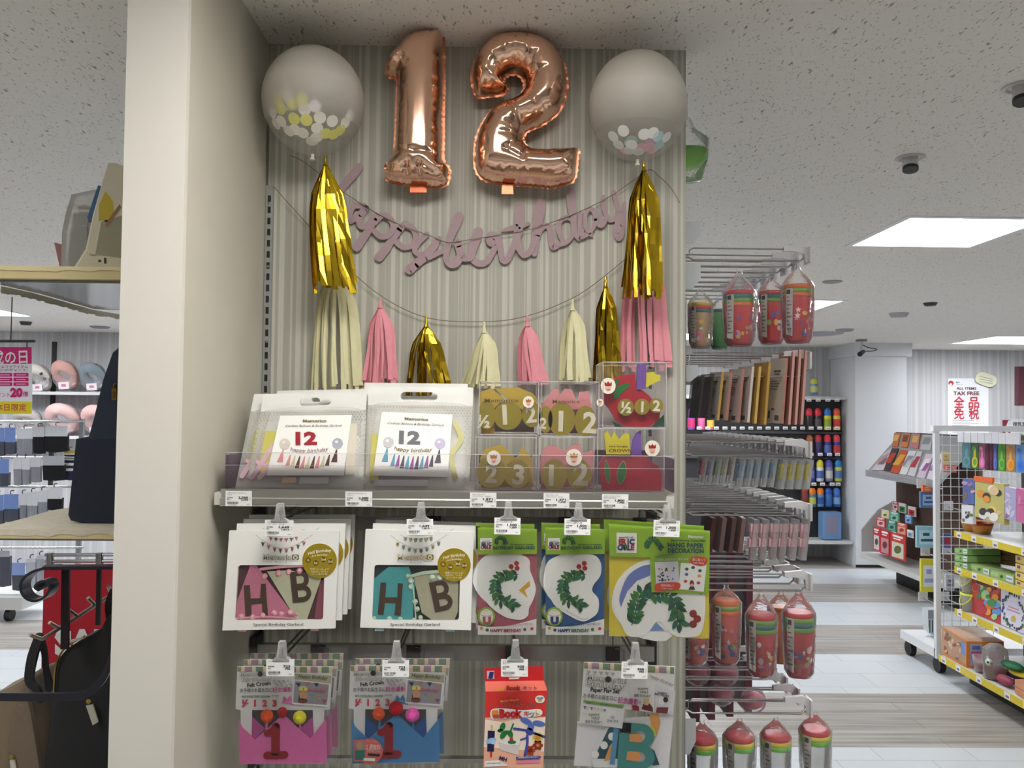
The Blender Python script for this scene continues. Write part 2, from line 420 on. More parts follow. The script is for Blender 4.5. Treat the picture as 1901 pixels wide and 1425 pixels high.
for nm, a, b, mm in (('wall_back_left', (XL, 8.55, 0), (-1.0, 8.7, CEIL), FARPAPER), ('wall_back_right', (-1.0, 9.46, 0), (4.6, 9.6, CEIL), FARPAPER),
                     ('wall_back_poster', (4.6, 9.6, 0), (XR, 9.75, CEIL), FARPAPER), ('wall_east', (XR, YB, 0), (XR+.1, 9.75, CEIL), PLAIN),
                     ('wall_west', (XL-.1, YB, 0), (XL, 8.7, CEIL), PLAIN), ('wall_south', (XL, YB-.1, 0), (XR, YB, CEIL), mat((222, 214, 202), .7))):
    mb = MB(); mb.box(a, b, mm); struct(nm, mb)
# pillar beside the tax poster: a wide band at the top
x0, x1 = P(1588, 800, Y=8.8).x, P(1684, 800, Y=8.8).x
zb = P(1640, 661, Y=8.8).z
mb = MB(); mb.box((x0, 8.8, 0), (x1, 9.46, zb), PLAIN); mb.box((x0-.02, 8.78, zb), (x1+.05, 9.46, CEIL), PLAIN); struct('wall_pillar', mb)
mb = MB(); mb.box((x0-.004, 8.795, 0), (x1, 8.8, .03), BLACK); struct('baseboard_pillar', mb)

# ------------------------------------------------------------------ slotted uprights and rails on the display wall
def upright(px, ytop, label):
    x = P(px, 500, Y=YW).x; zt = P(px, ytop, Y=YW).z
    t = MB(); t.box((x-.008, YW-.006, .1), (x+.008, YW-.0002, zt), mat((168, 170, 170), .4, .6))
    z = zt-.022
    while z > .75:
        t.box((x-.0032, YW-.0066, z-.014), (x+.0032, YW-.0058, z), BLACK); z -= .0238
    for z in (zt-.035, zt-.17, zt-.33):
        t.ball((x, YW-.0066, z-.0035), .003, STEEL, 8, 5, sy=.4)
    o = t.build('slotted_upright', None, (x, YW, .1)); tag(o, label, 'wall upright', 'slotted uprights on the striped wall')
upright(499, 345, 'grey slotted metal upright on the striped wall at left, rising above the white bags')
upright(1207, 345, 'grey slotted metal upright on the striped wall behind the right balloon tassel')

RAILM = mat((172, 172, 170), .28, .85)
def wallrail(y0, y1, xa, xb, label):
    z1, z0 = P(850, y0, Y=1.70).z, P(850, y1, Y=1.70).z; X0, X1 = P(xa, y0, Y=1.70).x, P(xb, y0, Y=1.70).x
    t = thing('hook_rail', label, 'rail', (0, 1.70, z0), 'chrome rails holding the hooks')
    a = MB(); a.box((X0, 1.70, z0), (X1, 1.716, z1), RAILM); a.build('bar', t)
    for xx in (P(499, 500, Y=YW).x, P(1207, 500, Y=YW).x):
        b = MB(); b.box((xx-.006, 1.702, z0-.012), (xx+.006, YW-.002, z1+.012), DARKSTEEL); b.build('end_bracket', t)
wallrail(960, 985, 488, 1222, 'flat grey metal hook rail just under the shelf, uppermost of three')
wallrail(1198, 1226, 478, 1215, 'flat chrome hook rail between the boxed garlands and the crown packs')
wallrail(1408, 1416, 478, 1215, 'thin chrome hook rail at the bottom edge behind the red kit box')

# ------------------------------------------------------------------ shelf on the display wall
YS = 1.46
def shelf():
    zt = P(850, 913, Y=YS).z; zb = P(850, 942, Y=YS).z; X0, X1 = P(410, 920, Y=YS).x, P(1238, 920, Y=YS).x
    t = thing('wall_shelf', 'grey metal wall shelf with price rail, holding white bags and clear crown boxes', 'shelf', ((X0+X1)/2, YS, zb))
    a = MB(); a.box((X0+.005, YS+.006, zt-.014), (X1-.005, YW-.012, zt-.004), mat((196, 194, 188), .45, .3)); a.box((X0+.005, YS+.008, zb+.004), (X1-.005, YS+.03, zt-.014), DARKSTEEL); a.build('board', t)
    prof = [(0, zt+.002), (-.004, zt), (-.0035, zt-.012), (-.005, zt-.014), (-.005, zt-.0235), (-.0025, zt-.0255), (.001, zb+.012), (.001, zb+.004), (-.004, zb+.003), (-.005, zb), (.004, zb), (.006, zt+.002)]
    cols = [(190, 190, 186), (186, 186, 180), (186, 186, 180), (150, 148, 142), (188, 186, 180), (120, 118, 114), (110, 108, 104), (120, 118, 116), (196, 195, 190), (150, 150, 148), (150, 150, 148), (150, 150, 148)]
    b = MB(); n = len(prof)
    for i in range(n):
        p, q = prof[i], prof[(i+1) % n]
        b.add([(X0, YS+p[0], p[1]), (X1, YS+p[0], p[1]), (X1, YS+q[0], q[1]), (X0, YS+q[0], q[1])], [(0, 1, 2, 3)], mat((178, 177, 172), .3, .75))
    for xx in (X0, X1): b.add([(xx, YS+p[0], p[1]) for p in prof], [tuple(range(n))], STEEL)
    b.build('price_rail', t)
    e = MB(); e.box((X1-.002, YS-.004, zb+.002), (X1+.012, YS+.03, zt-.004), mat((200, 198, 192), .4)); e.build('end_cap', t)
    e = MB(); e.box((X0-.010, YS-.004, zb+.002), (X0+.002, YS+.03, zt-.004), mat((200, 198, 192), .4)); e.build('end_cap', t)
    for xx in (X0+.03, X1-.03):
        g = MB(); g.prism([(xx-.001, YS+.03, zt-.015), (xx-.001, YW-.008, zt-.015), (xx-.001, YW-.008, zt-.058), (xx-.001, YW-.03, zt-.058)], [(xx+.001, YS+.03, zt-.015), (xx+.001, YW-.008, zt-.015), (xx+.001, YW-.008, zt-.058), (xx+.001, YW-.03, zt-.058)], DARKSTEEL); g.build('bracket', t)
    return zt, zb, X0, X1
ZS, ZSB, SX0, SX1 = shelf()
def guard():
    X0, X1 = P(418, 880, Y=1.468).x, P(1252, 880, Y=1.468).x; z1 = P(1100, 846, Y=1.468).z
    m = film(.07, (150, 135, 150), .06)  # purple tint stands in for reflections on the acrylic
    t = thing('acrylic_guard', 'clear acrylic guard standing along the front edge of the grey wall shelf', 'shelf guard', ((X0+X1)/2, 1.468, ZS))
    a = MB(); a.box((X0, 1.468, ZS+.001), (X1, 1.470, z1), m); a.build('front_pane', t)
    for xx in (X0, X1-.002):
        b = MB(); b.box((xx, 1.471, ZS+.001), (xx+.002, 1.70, z1-.004), m); b.build('side_pane', t)
    e = MB(); e.box((X0, 1.4675, z1), (X1, 1.4705, z1+.0012), film(.5, (230, 225, 232), .1)); zz = z1-.022
    e.box((X0, 1.4672, zz), (X1, 1.4678, zz+.0008), film(.35, (230, 225, 232), .1)); e.build('polished_edge', t)
guard()

# ------------------------------------------------------------------ price tags
TX, TY, TZ = None, None, None
def price_tag(cx, y0, wd, ht, Y, lines, p1, p2, label, group, ang=0, tilt=0.0):
    ctr = P(cx, y0+ht/2, Y=Y)
    mb = MB(); n = Vector((0, -math.cos(tilt), math.sin(tilt))); s = Sheet(mb, ctr, n, .0002)
    a = math.radians(ang); ca, sa = math.cos(a), math.sin(a)
    def R(x, y): dx, dy = (x-.5)*wd, (y-.5)*ht; return (cx+dx*ca-dy*sa, y0+ht/2+dx*sa+dy*ca)
    s.slab([R(0, 0), R(1, 0), R(1, 1), R(0, 1)], mat((238, 239, 240), .35), .0009, 0)
    k = ht/32.0
    for i, ln in enumerate(lines):
        x, y = R(.07, .17+.12*i); s.text(ln, x, y, 2.4*k, INK, ang, bold=.012, wfit=None)
    x, y = R(.06, .47); s.text('本体価格', x, y, 2.2*k, INK, ang, bold=.03)
    x, y = R(.06, .59); s.text('税込', x, y, 2.2*k, INK, ang, bold=.03)
    x, y = R(.86, .50); s.text(p1, x, y, 4.3*k, INK, ang, 'r', .03, wd*(.37 if len(p1) > 3 else .25))
    x, y = R(.86, .63); s.text(p2, x, y, 3.2*k, INK, ang, 'r', .03, wd*(.27 if len(p2) > 3 else .19))
    for yy in (.50, .63):
        x, y = R(.965, yy); s.text('円', x, y, 2.2*k, GREYINK, ang, 'r')
    r = random.Random(int(cx)); q = .08
    while q < .50:
        g = r.choice((.008, .014, .02)); s.poly([R(q, .72), R(q+g, .72), R(q+g, .86), R(q, .86)], INK, 2); q += g+r.choice((.008, .012, .018))
    s.poly([R(.10, .90), R(.42, .90), R(.42, .925), R(.10, .925)], GREYINK, 2); s.poly([R(.80, .86), R(.92, .86), R(.92, .885), R(.80, .885)], GREYINK, 2)
    o = mb.build('price_tag', None, ctr); tag(o, label, 'price tag', group); return o
G1 = 'price tags on the shelf rail'
YT = YS-.0062
price_tag(443, 911, 49, 28, YT, ['メモリコゴールドバルーン', 'ピンク'], '2,500', '2,750', 'white price tag reading 2,500 at the left end of the shelf rail', G1, .5)
price_tag(666, 912, 50, 28, YT, ['メモリコゴールドバルーン', 'シルバー'], '2,500', '2,750', 'white price tag reading 2,500 between the two white bags', G1, .5)
price_tag(897, 914, 49, 28, YT, ['メモリコゴールド', 'ソフトクラウン　イエロー'], '1,371', '1,508', 'white price tag reading 1,371 under the yellow crown boxes', G1, .5)
price_tag(1033, 915, 48, 28, YT, ['メモリコゴールド', 'ソフトクラウン　ピンク'], '1,371', '1,508', 'white price tag reading 1,371 under the pink crown boxes', G1, .5)
price_tag(1142, 917, 49, 27, YT, ['メモリコソフトクラウン', 'はらぺこあおむし'], '1,800', '1,980', 'white price tag reading 1,800 at the right end of the shelf rail', G1, .5)
# ------------------------------------------------------------------ foil number balloons
def inside(p, poly):
    x, y = p; c = False; j = len(poly)-1
    for i in range(len(poly)):
        xi, yi = poly[i]; xj, yj = poly[j]
        if (yi > y) != (yj > y) and x < (xj-xi)*(y-yi)/(yj-yi)+xi: c = not c
        j = i
    return c
def seg_d(p, a, b):
    vx, vy = b[0]-a[0], b[1]-a[1]; L = vx*vx+vy*vy
    t = 0 if L == 0 else max(0, min(1, ((p[0]-a[0])*vx+(p[1]-a[1])*vy)/L))
    return math.hypot(p[0]-a[0]-t*vx, p[1]-a[1]-t*vy)
def dens(poly, step):
    out = []
    for i in range(len(poly)):
        a, b = poly[i], poly[(i+1) % len(poly)]; n = max(1, int(math.hypot(b[0]-a[0], b[1]-a[1])/step+.5))
        out += [(a[0]+(b[0]-a[0])*k/n, a[1]+(b[1]-a[1])*k/n) for k in range(n)]
    return out
ROSE = mat((248, 204, 178), .15, 1.0); ROSEDARK = mat((196, 130, 102), .38, 1.0)
def foil_balloon(name, outline, Yc, depth, R, label, creases, valve, nozzle):
    pl = dens(smooth_line(outline, 4, True), 4.0)
    step = 4.6; xs = [p[0] for p in pl]; ys = [p[1] for p in pl]; pts = list(pl); r = random.Random(3)
    y = min(ys)
    row = 0
    while y < max(ys):
        x = min(xs)+(row % 2)*step/2
        while x < max(xs):
            q = (x+r.uniform(-.4, .4), y+r.uniform(-.4, .4))
            if inside(q, pl) and min(seg_d(q, pl[i], pl[(i+1) % len(pl)]) for i in range(0, len(pl))) > 2.2: pts.append(q)
            x += step
        y += step*.87; row += 1
    n = len(pl)
    res = mgeo.delaunay_2d_cdt([Vector(p) for p in pts], [(i, (i+1) % n) for i in range(n)], [], 1, 1e-4)
    V, Fc = res[0], res[2]
    cum = [0]
    for i in range(n): cum.append(cum[-1]+math.dist(pl[i], pl[(i+1) % n]))
    bp = [P(x, y, Y=Yc) for x, y in V]; hs = []
    for v in V:
        best, bi = 1e9, 0
        for i in range(n):
            d = seg_d(v, pl[i], pl[(i+1) % n])
            if d < best: best, bi = d, i
        u = min(best/R, 1.0); h = math.sqrt(max(0, 1-(1-u)**2))
        # puckers near the welded seam
        pk = math.sin(cum[bi]*.42)*.5+math.sin(cum[bi]*.27+1.3)*.5
        h *= 1+.06*pk*math.exp(-((u-.25)/.22)**2)
        for cx1, cy1, cx2, cy2, dp in creases:
            dd = seg_d(v, (cx1, cy1), (cx2, cy2)); h -= .6*dp*math.exp(-(dd/3.2)**2)*min(1, u*3)
        hs.append(max(h, 0))
    base = P(sum(xs)/n, max(ys), Y=Yc); base.y = YW
    t = thing(name, label, 'balloon', base, 'rose gold number balloons on the striped wall')
    mb = MB(); N = len(V)
    fr = [(p.x, p.y-depth*h, p.z) for p, h in zip(bp, hs)]; bk = [(p.x, p.y+depth*.62*h+.0004, p.z) for p, h in zip(bp, hs)]
    mb.add(fr, [tuple(f) if True else f for f in Fc], ROSE, True); mb.add(bk, [tuple(reversed(f)) for f in Fc], ROSE, True)
    mb.build('foil_body', t)
    # welded flange around the edge, slightly scalloped
    fm = MB(); A = []; B = []
    cxs = [P(x, y, Y=Yc) for x, y in pl]
    area = sum(pl[i][0]*pl[(i+1) % n][1]-pl[(i+1) % n][0]*pl[i][1] for i in range(n)); sg = 1 if area > 0 else -1
    for i in range(n):
        a, b = pl[(i-1) % n], pl[(i+1) % n]; dx, dy = b[0]-a[0], b[1]-a[1]; l = math.hypot(dx, dy) or 1
        o = 3.4+1.3*math.sin(cum[i]*.55); q = (pl[i][0]+dy/l*o*sg, pl[i][1]-dx/l*o*sg)
        yy = Yc+.0022*math.sin(cum[i]*.8)
        A.append(P(*pl[i], Y=Yc)); p = P(*q, Y=yy); B.append(p)
    fm.add(A+B, [(i, (i+1) % n, (i+1) % n+n, i+n) for i in range(n)], ROSEDARK, True); fm.build('welded_seam', t)
    x0, y0, x1, y1 = nozzle; g = MB(); s = Sheet(g, (0, Yc-.002, 0)); s.slab([(x0, y0), (x1, y0), (x1+1, y1), (x0-1, y1)], mat((190, 100, 72), .3, .8), .003)
    g.build('filling_tab', t)
    return t
z1 = zc(470, 40, 3.959); z2 = zc(860, 40, 3.959)
one = z1((1105, 165), (1180, 112), (1290, 98), (1385, 102), (1400, 190), (1398, 300), (1402, 420), (1400, 560), (1396, 700), (1396, 850), (1398, 1020), (1440, 1082), (1440, 1130), (1420, 1195), (1340, 1215), (1245, 1205), (1150, 1200), (1050, 1185), (985, 1160), (992, 1110), (978, 1070), (985, 1045), (1030, 1010), (1042, 940), (1050, 800), (1056, 650), (1060, 520), (1058, 425), (1010, 408), (985, 390), (985, 335), (998, 285), (1045, 235))
two = z2((380, 108), (255, 125), (155, 190), (90, 295), (66, 385), (68, 450), (90, 535), (115, 555), (205, 548), (285, 535), (318, 515), (322, 495), (298, 470), (292, 440), (312, 405), (352, 388), (402, 390), (440, 425), (452, 480), (432, 532), (392, 570), (330, 597), (272, 618), (208, 665), (158, 725), (120, 795), (96, 870), (86, 950), (86, 1040), (102, 1105), (140, 1150), (210, 1178), (300, 1190), (420, 1198), (540, 1205), (640, 1215), (740, 1195), (800, 1175), (825, 1125), (832, 1060), (838, 990), (835, 942), (700, 946), (530, 950), (470, 925), (443, 882), (443, 842), (478, 800), (560, 768), (640, 716), (696, 668), (738, 590), (760, 500), (760, 420), (740, 325), (692, 238), (635, 180), (558, 135), (470, 112))
def cz(f, *L): return [(*f((a, b))[0], *f((c, d))[0], k) for a, b, c, d, k in L]
foil_balloon('foil_number_balloon', one, 1.715, .068, 37, 'rose gold foil balloon in the shape of the digit one',
             cz(z1, (1060, 420, 1110, 330, .22), (1110, 330, 1150, 380, .18), (1050, 1000, 1200, 1010, .12), (1200, 1010, 1400, 1030, .12), (1155, 1080, 1150, 1180, .32), (1235, 1090, 1240, 1180, .32), (1240, 1090, 1370, 1160, .2), (1000, 1130, 1150, 1105, .15)), None,
             (770-8, 340, 783+8, 357))
foil_balloon('foil_number_balloon', two, 1.715, .068, 40, 'rose gold foil balloon in the shape of the digit two',
             cz(z2, (380, 260, 385, 370, .10), (300, 250, 330, 370, .10), (220, 320, 280, 410, .12), (470, 240, 430, 380, .10), (540, 310, 450, 430, .10), (600, 420, 460, 470, .08), (340, 650, 430, 800, .22), (470, 580, 520, 660, .12), (300, 810, 440, 880, .09), (280, 880, 440, 900, .09), (300, 1000, 440, 910, .12), (455, 950, 440, 1050, .22), (310, 1000, 440, 1070, .16), (210, 360, 180, 480, .15), (180, 510, 300, 530, .15), (740, 1150, 830, 1120, .15)), None,
             (932, 342, 952, 360))

# ------------------------------------------------------------------ confetti balloons
def milky():
    m = bpy.data.materials.new('milky_balloon'); m.use_nodes = True; nt = m.node_tree; n = nt.nodes; l = nt.links
    b = n['Principled BSDF']; out = n['Material Output']; b.inputs['Base Color'].default_value = (lin(212), lin(208), lin(199), 1); b.inputs['Roughness'].default_value = .35
    b.inputs['Specular IOR Level'].default_value = .2
    tr = n.new('ShaderNodeBsdfTransparent'); mx = n.new('ShaderNodeMixShader'); tc = n.new('ShaderNodeTexCoord'); sp = n.new('ShaderNodeSeparateXYZ')
    l.new(tc.outputs['Object'], sp.inputs[0])
    rp = n.new('ShaderNodeMapRange'); rp.inputs[1].default_value = .045; rp.inputs[2].default_value = .13; rp.inputs[3].default_value = .26; rp.inputs[4].default_value = .90; rp.clamp = True
    l.new(sp.outputs[2], rp.inputs[0]); l.new(rp.outputs[0], mx.inputs[0]); l.new(tr.outputs[0], mx.inputs[1]); l.new(b.outputs[0], mx.inputs[2]); l.new(mx.outputs[0], out.inputs[0])
    return m
MILK = milky()
def confetti_balloon(cx, cy, rx, ry, label, discs, cols, seed):
    r = rx/px_per_m(1.655); rz = ry/px_per_m(1.655); c = P(cx, cy, Y=YW-r-.004)
    t = thing('confetti_balloon', label, 'balloon', (c.x, c.y, c.z-rz), 'clear confetti balloons on the striped wall')
    mb = MB(); mb.ball(c, r, MILK, 40, 26, sz=rz/r); mb.build('skin', t)
    k = MB(); k.lathe([(.004, 0), (.003, -.006), (.006, -.012)], (c.x, c.y, c.z-rz), mat((222, 216, 200), .4), 12); k.build('knot', t)
    rr = random.Random(seed)
    for (dx, dy, ci) in discs:       # where a disc shows on the near side of the skin, in photo pixels from the centre
        q = P(cx+dx, cy+dy, Y=c.y)
        nx, nz = (q.x-c.x)/r, (q.z-c.z)/rz; s = nx*nx+nz*nz
        if s > .93: f = math.sqrt(.93/s); nx *= f; nz *= f; s = .93
        n = Vector((nx, -math.sqrt(1-s), nz*r/rz)).normalized(); p = c+Vector((nx*r, -math.sqrt(1-s)*r, nz*rz))*.965
        if ci < 0: n.y = -n.y; p.y = c.y+(c.y-p.y); ci = -ci-1
        u = n.cross(Vector((0, 0, 1))).normalized(); v = n.cross(u)
        d = MB(); m = mat(cols[ci], .6); R = .0118
        a = [p+(u*math.cos(i*math.pi/9)+v*math.sin(i*math.pi/9))*R+n*.0004 for i in range(18)]
        d.prism(a, [x-n*.0008 for x in a], m); d.build('confetti', t)
    return c
zb = lambda x, y: (480+x/5.938-582, 60+y/5.938-188)
L = [(330, 905, 0), (435, 890, 1), (350, 1000, 0), (490, 970, 0), (600, 930, 0), (620, 1030, 2), (730, 995, 1), (490, 1110, 0), (625, 1125, 0), (770, 1095, 2), (890, 1105, 2), (725, 1190, 2), (800, 1220, 0), (330, 1110, 2), (230, 1010, 2), (250, 1110, 2), (480, 1200, 2), (560, 1230, 2), (640, 1290, 2), (400, 1200, 2), (880, 1210, 0), (950, 1160, 0), (1060, 1000, 2), (1010, 1080, 2), (700, 1260, 2)]
confetti_balloon(582, 188, 94, 100, 'round milky balloon with yellow and white confetti, hanging at upper left of the wall',
                 [(*zb(x, y), c) for x, y, c in L], [(226, 224, 70), (238, 232, 240), (240, 238, 226)], 1)
zb2 = lambda x, y: (860+x/3.959-1184, 40+y/3.959-197)
L = [(1325, 550, 0), (1140, 885, 0), (1210, 965, 0), (1290, 915, 0), (1355, 905, 0), (1470, 910, 0), (1120, 950, 0), (1075, 900, 0), (1290, 770, -4), (1360, 840, -3), (1230, 880, -3), (1430, 790, -5), (1300, 850, -3), (1270, 800, -4), (1400, 920, 3), (1340, 980, 2), (1270, 1000, 0), (1420, 960, 3), (1200, 1000, 0), (1460, 830, -5), (1380, 990, 2)]
confetti_balloon(1184, 197, 92, 102, 'round milky balloon with white and pastel confetti, hanging at upper right of the wall',
                 [(*zb2(x, y), c) for x, y, c in L], [(244, 246, 246), (240, 240, 240), (246, 190, 206), (180, 226, 228), (226, 180, 214)], 2)

# ------------------------------------------------------------------ tassels
GOLDM = mat((210, 178, 48), .17, 1.0); CREAM = mat((230, 226, 184), .8, noise=.06, scale=80); PINKT = mat((236, 156, 168), .8, noise=.08, scale=80)
def tassel_mesh(cx, ytop, ybot, w_top, w_bot, Y, m, n, seed, wpx, knot=14, lean=0, foil=False, spread=.016):
    """a bunch of narrow strips bound at the top; pixels give size and place on the plane at Y"""
    mb = MB(); r = random.Random(seed)
    for i in range(n):
        a = 2*math.pi*i/n+r.uniform(-.2, .2); ex = math.cos(a); ey = math.sin(a)
        yb = ybot-r.uniform(0, .10)*(ybot-ytop); pts = []; K = 9
        xm = r.uniform(.86, 1.06); ph = r.uniform(0, 6); ww = wpx*r.uniform(.75, 1.25)
        for k in range(K):
            u = k/(K-1); y = ytop+(yb-ytop)*u
            o = min(1, (u/.28)**.8) if u < .28 else 1
            wid = (w_top+(w_bot-w_top)*max(0, (u-.12))/.88)*o*.5*xm
            x = cx+lean*u*u+ex*wid+math.sin(u*5+ph)*wpx*.16*o
            yy = Y+ey*spread*o*(.6+.4*u)+(math.sin(u*9+ph)*.0016 if foil else math.sin(u*6+ph)*.0006)
            pts.append((x, y, yy))
        tw = r.uniform(-.7, .7); A = []; B = []
        for k, (x, y, yy) in enumerate(pts):
            u = k/(K-1); aa = a*.5+tw*u+(r.uniform(-.25, .25) if foil else 0); hw = ww*.5*(.35+.65*min(1, u*5))
            cw = max(.35, abs(math.cos(aa))); dy = math.sin(aa)*.0022
            A.append(P(x-hw*cw, y, Y=yy-dy)); B.append(P(x+hw*cw, y, Y=yy+dy))
        vs = A+B; mb.add(vs, [(k, k+1, k+1+K, k+K) for k in range(K-1)], m, not foil)
    kp = [P(cx, ytop-knot*(1-k/3), Y=Y) for k in range(4)]
    mb.tube(kp+[P(cx, ytop+6, Y=Y)], [.0022, .0028, .0034, .0034, .006], m, 8)
    return mb
def foil_tassel(cx, cy, lab, seed, **k):
    mb = tassel_mesh(cx, **k, seed=seed); o = mb.build('foil_tassel', None, P(cx, cy, Y=1.66)); tag(o, lab, 'tassel', 'gold foil tassels under the confetti balloons')
foil_tassel(604, 300, 'gold foil tassel hanging under the left confetti balloon', 5, ytop=302, ybot=545, w_top=48, w_bot=80, Y=1.655, m=GOLDM, n=26, wpx=11, knot=12, lean=16, foil=True)
foil_tassel(1195, 305, 'gold foil tassel hanging under the right confetti balloon', 9, ytop=312, ybot=556, w_top=52, w_bot=66, Y=1.655, m=GOLDM, n=26, wpx=11, knot=13, lean=-4, foil=True)
TW = mat((128, 116, 92), .8)
YG = 1.742
t = thing('tassel_garland', 'string garland of cream, pink and gold tassels draped across the striped wall', 'garland', P(850, 600, Y=YW))
st = smooth_line([(505, 343), (583, 430), (640, 492), (712, 552), (795, 590), (900, 597), (980, 586), (1063, 553), (1123, 512), (1190, 455), (1222, 425)], 5)
a = MB(); a.tube([P(x, y, Y=YG+.004) for x, y in st], .0009, TW, 5); a.tube([P(505+k*1.2, 343+k*.6, Y=YG+.004) for k in range(4)], .0026, film(.5), 6); a.build('string', t)
for i, (cx, yt, yb, w1, w2, m, wp, ln) in enumerate([(622, 500, 732, 66, 92, CREAM, 11, 4), (706, 566, 716, 38, 62, PINKT, 10, -2), (791, 602, 748, 44, 82, GOLDM, 10, 4), (899, 612, 722, 26, 66, CREAM, 10, -8), (979, 600, 716, 28, 50, PINKT, 11, 10), (1063, 570, 714, 28, 56, CREAM, 11, 0), (1124, 528, 716, 30, 48, GOLDM, 10, 2), (1193, 470, 690, 64, 92, PINKT, 12, 2)]):
    tassel_mesh(cx, yt, yb, w1, w2, YG-.012, m, 24, 20+i, wp, 15, ln, m is GOLDM, .011).build('tassel', t)['label'] = {CREAM: 'cream paper tassel', PINKT: 'pink paper tassel', GOLDM: 'gold foil tassel'}[m]

# ------------------------------------------------------------------ script banner
MAUVE = mat((174, 150, 157), .8, noise=.05, scale=60)
t = thing('letter_banner', 'mauve cut-out script banner reading happy birthday, strung under the number balloons', 'banner', P(900, 440, Y=YW))
YBN = 1.752
A_ = zc(620, 290, 6.196); B_ = zc(840, 330, 5.591)
s = smooth_line([(538, 288), (560, 298), (583, 315), (622, 345), (650, 365), (700, 396), (745, 418), (795, 436), (832, 450), (870, 445), (920, 437), (975, 428), (1020, 414), (1075, 393), (1130, 366), (1176, 335), (1205, 315), (1222, 326), (1245, 348), (1262, 376)], 4)
a = MB(); a.tube([P(x, y, Y=YBN-.004) for x, y in s], .0008, TW, 5); a.build('string', t)
LET = [[(A_((290, 120), (240, 190), (150, 290), (70, 400), (20, 520), (0, 640)), [14, 17, 16, 13, 13, 13]), (A_((0, 640), (30, 540), (100, 520), (130, 600), (150, 700), (200, 740)), 12)],
       [(A_((345, 575), (240, 570), (185, 640), (190, 720), (250, 715), (320, 640), (370, 600)), 11), (A_((370, 590), (310, 700), (290, 770), (330, 810), (400, 770), (450, 700)), 11)],
       [(A_((480, 680), (410, 830), (330, 950), (265, 1040)), [12, 13, 16, 17]), (A_((470, 760), (560, 675), (650, 720), (685, 820), (620, 910), (530, 920), (470, 860)), 11)],
       [(A_((800, 790), (690, 930), (600, 1060), (520, 1160)), [12, 13, 16, 17]), (A_((720, 890), (800, 800), (895, 820), (945, 920), (900, 1020), (800, 1045), (720, 985)), 11)],
       [(A_((1070, 895), (965, 1000), (930, 1080), (985, 1130), (1060, 1110), (1140, 1020), (1210, 945)), 10), (A_((1180, 1000), (1100, 1120), (980, 1210), (870, 1300)), [11, 12, 16, 18]), (A_((900, 1310), (1010, 1200), (1120, 1150), (1200, 1110), (1300, 1060)), 10)],
       [(A_((1440, 690), (1390, 800), (1330, 950), (1295, 1100), (1300, 1200), (1350, 1250), (1420, 1230), (1450, 1150), (1420, 1010)), [17, 18, 14, 11, 11, 11, 11, 11, 12]), (B_((20, 860), (80, 810), (130, 840), (190, 830)), 11), (B_((60, 660), (90, 760), (110, 830)), 11)],
       [(B_((268, 560), (240, 640), (205, 760), (195, 840)), [18, 19, 15, 11]), (B_((195, 820), (250, 880), (330, 885), (380, 840)), 12)],
       [(B_((360, 870), (420, 770), (445, 690), (390, 670), (385, 600), (440, 600), (480, 640), (500, 740), (520, 850), (570, 850), (620, 760)), [11, 11, 12, 13, 13, 13, 12, 11, 11, 11, 10])],
       [(B_((700, 320), (695, 430), (680, 560), (640, 700), (590, 800)), [19, 19, 16, 12, 11]), (B_((520, 545), (620, 520), (720, 495), (790, 475)), [5, 10, 10, 6]), (B_((675, 600), (690, 730), (740, 800), (800, 770), (840, 690)), 11)],
       [(B_((915, 260), (895, 400), (870, 560), (855, 700), (850, 790)), [19, 20, 16, 13, 10]), (B_((870, 640), (910, 540), (965, 495), (1010, 530), (1020, 640), (1045, 720), (1100, 690)), 11)],
       [(B_((1230, 150), (1235, 280), (1255, 420), (1270, 560), (1310, 630)), [17, 17, 13, 10, 9]), (B_((1100, 690), (1180, 670), (1245, 590), (1255, 460), (1190, 410), (1120, 450), (1105, 560), (1150, 660)), 9)],
       [(B_((1320, 620), (1390, 590), (1470, 500), (1475, 370), (1425, 320), (1380, 390), (1390, 520), (1440, 590)), 8), (B_((1330, 370), (1320, 480), (1330, 620)), 8), (B_((1490, 360), (1505, 460), (1550, 490), (1590, 420)), 10)],
       [(B_((1565, 200), (1575, 330), (1630, 435), (1695, 410), (1725, 320)), 9), (B_((1672, 145), (1700, 240), (1735, 370)), [8, 9, 11]), (B_((1745, 370), (1720, 480), (1700, 590), (1728, 630), (1758, 580), (1770, 450), (1785, 265)), [12, 13, 10, 9, 9, 8, 7])]]
for i, strokes in enumerate(LET):
    mb = MB(); sh = Sheet(mb, (0, YBN-.0012*(i % 3), 0))
    for pts, wd in strokes: sh.stroke(pts, wd, MAUVE, 0, .0016, 5)
    mb.build('letter', t)
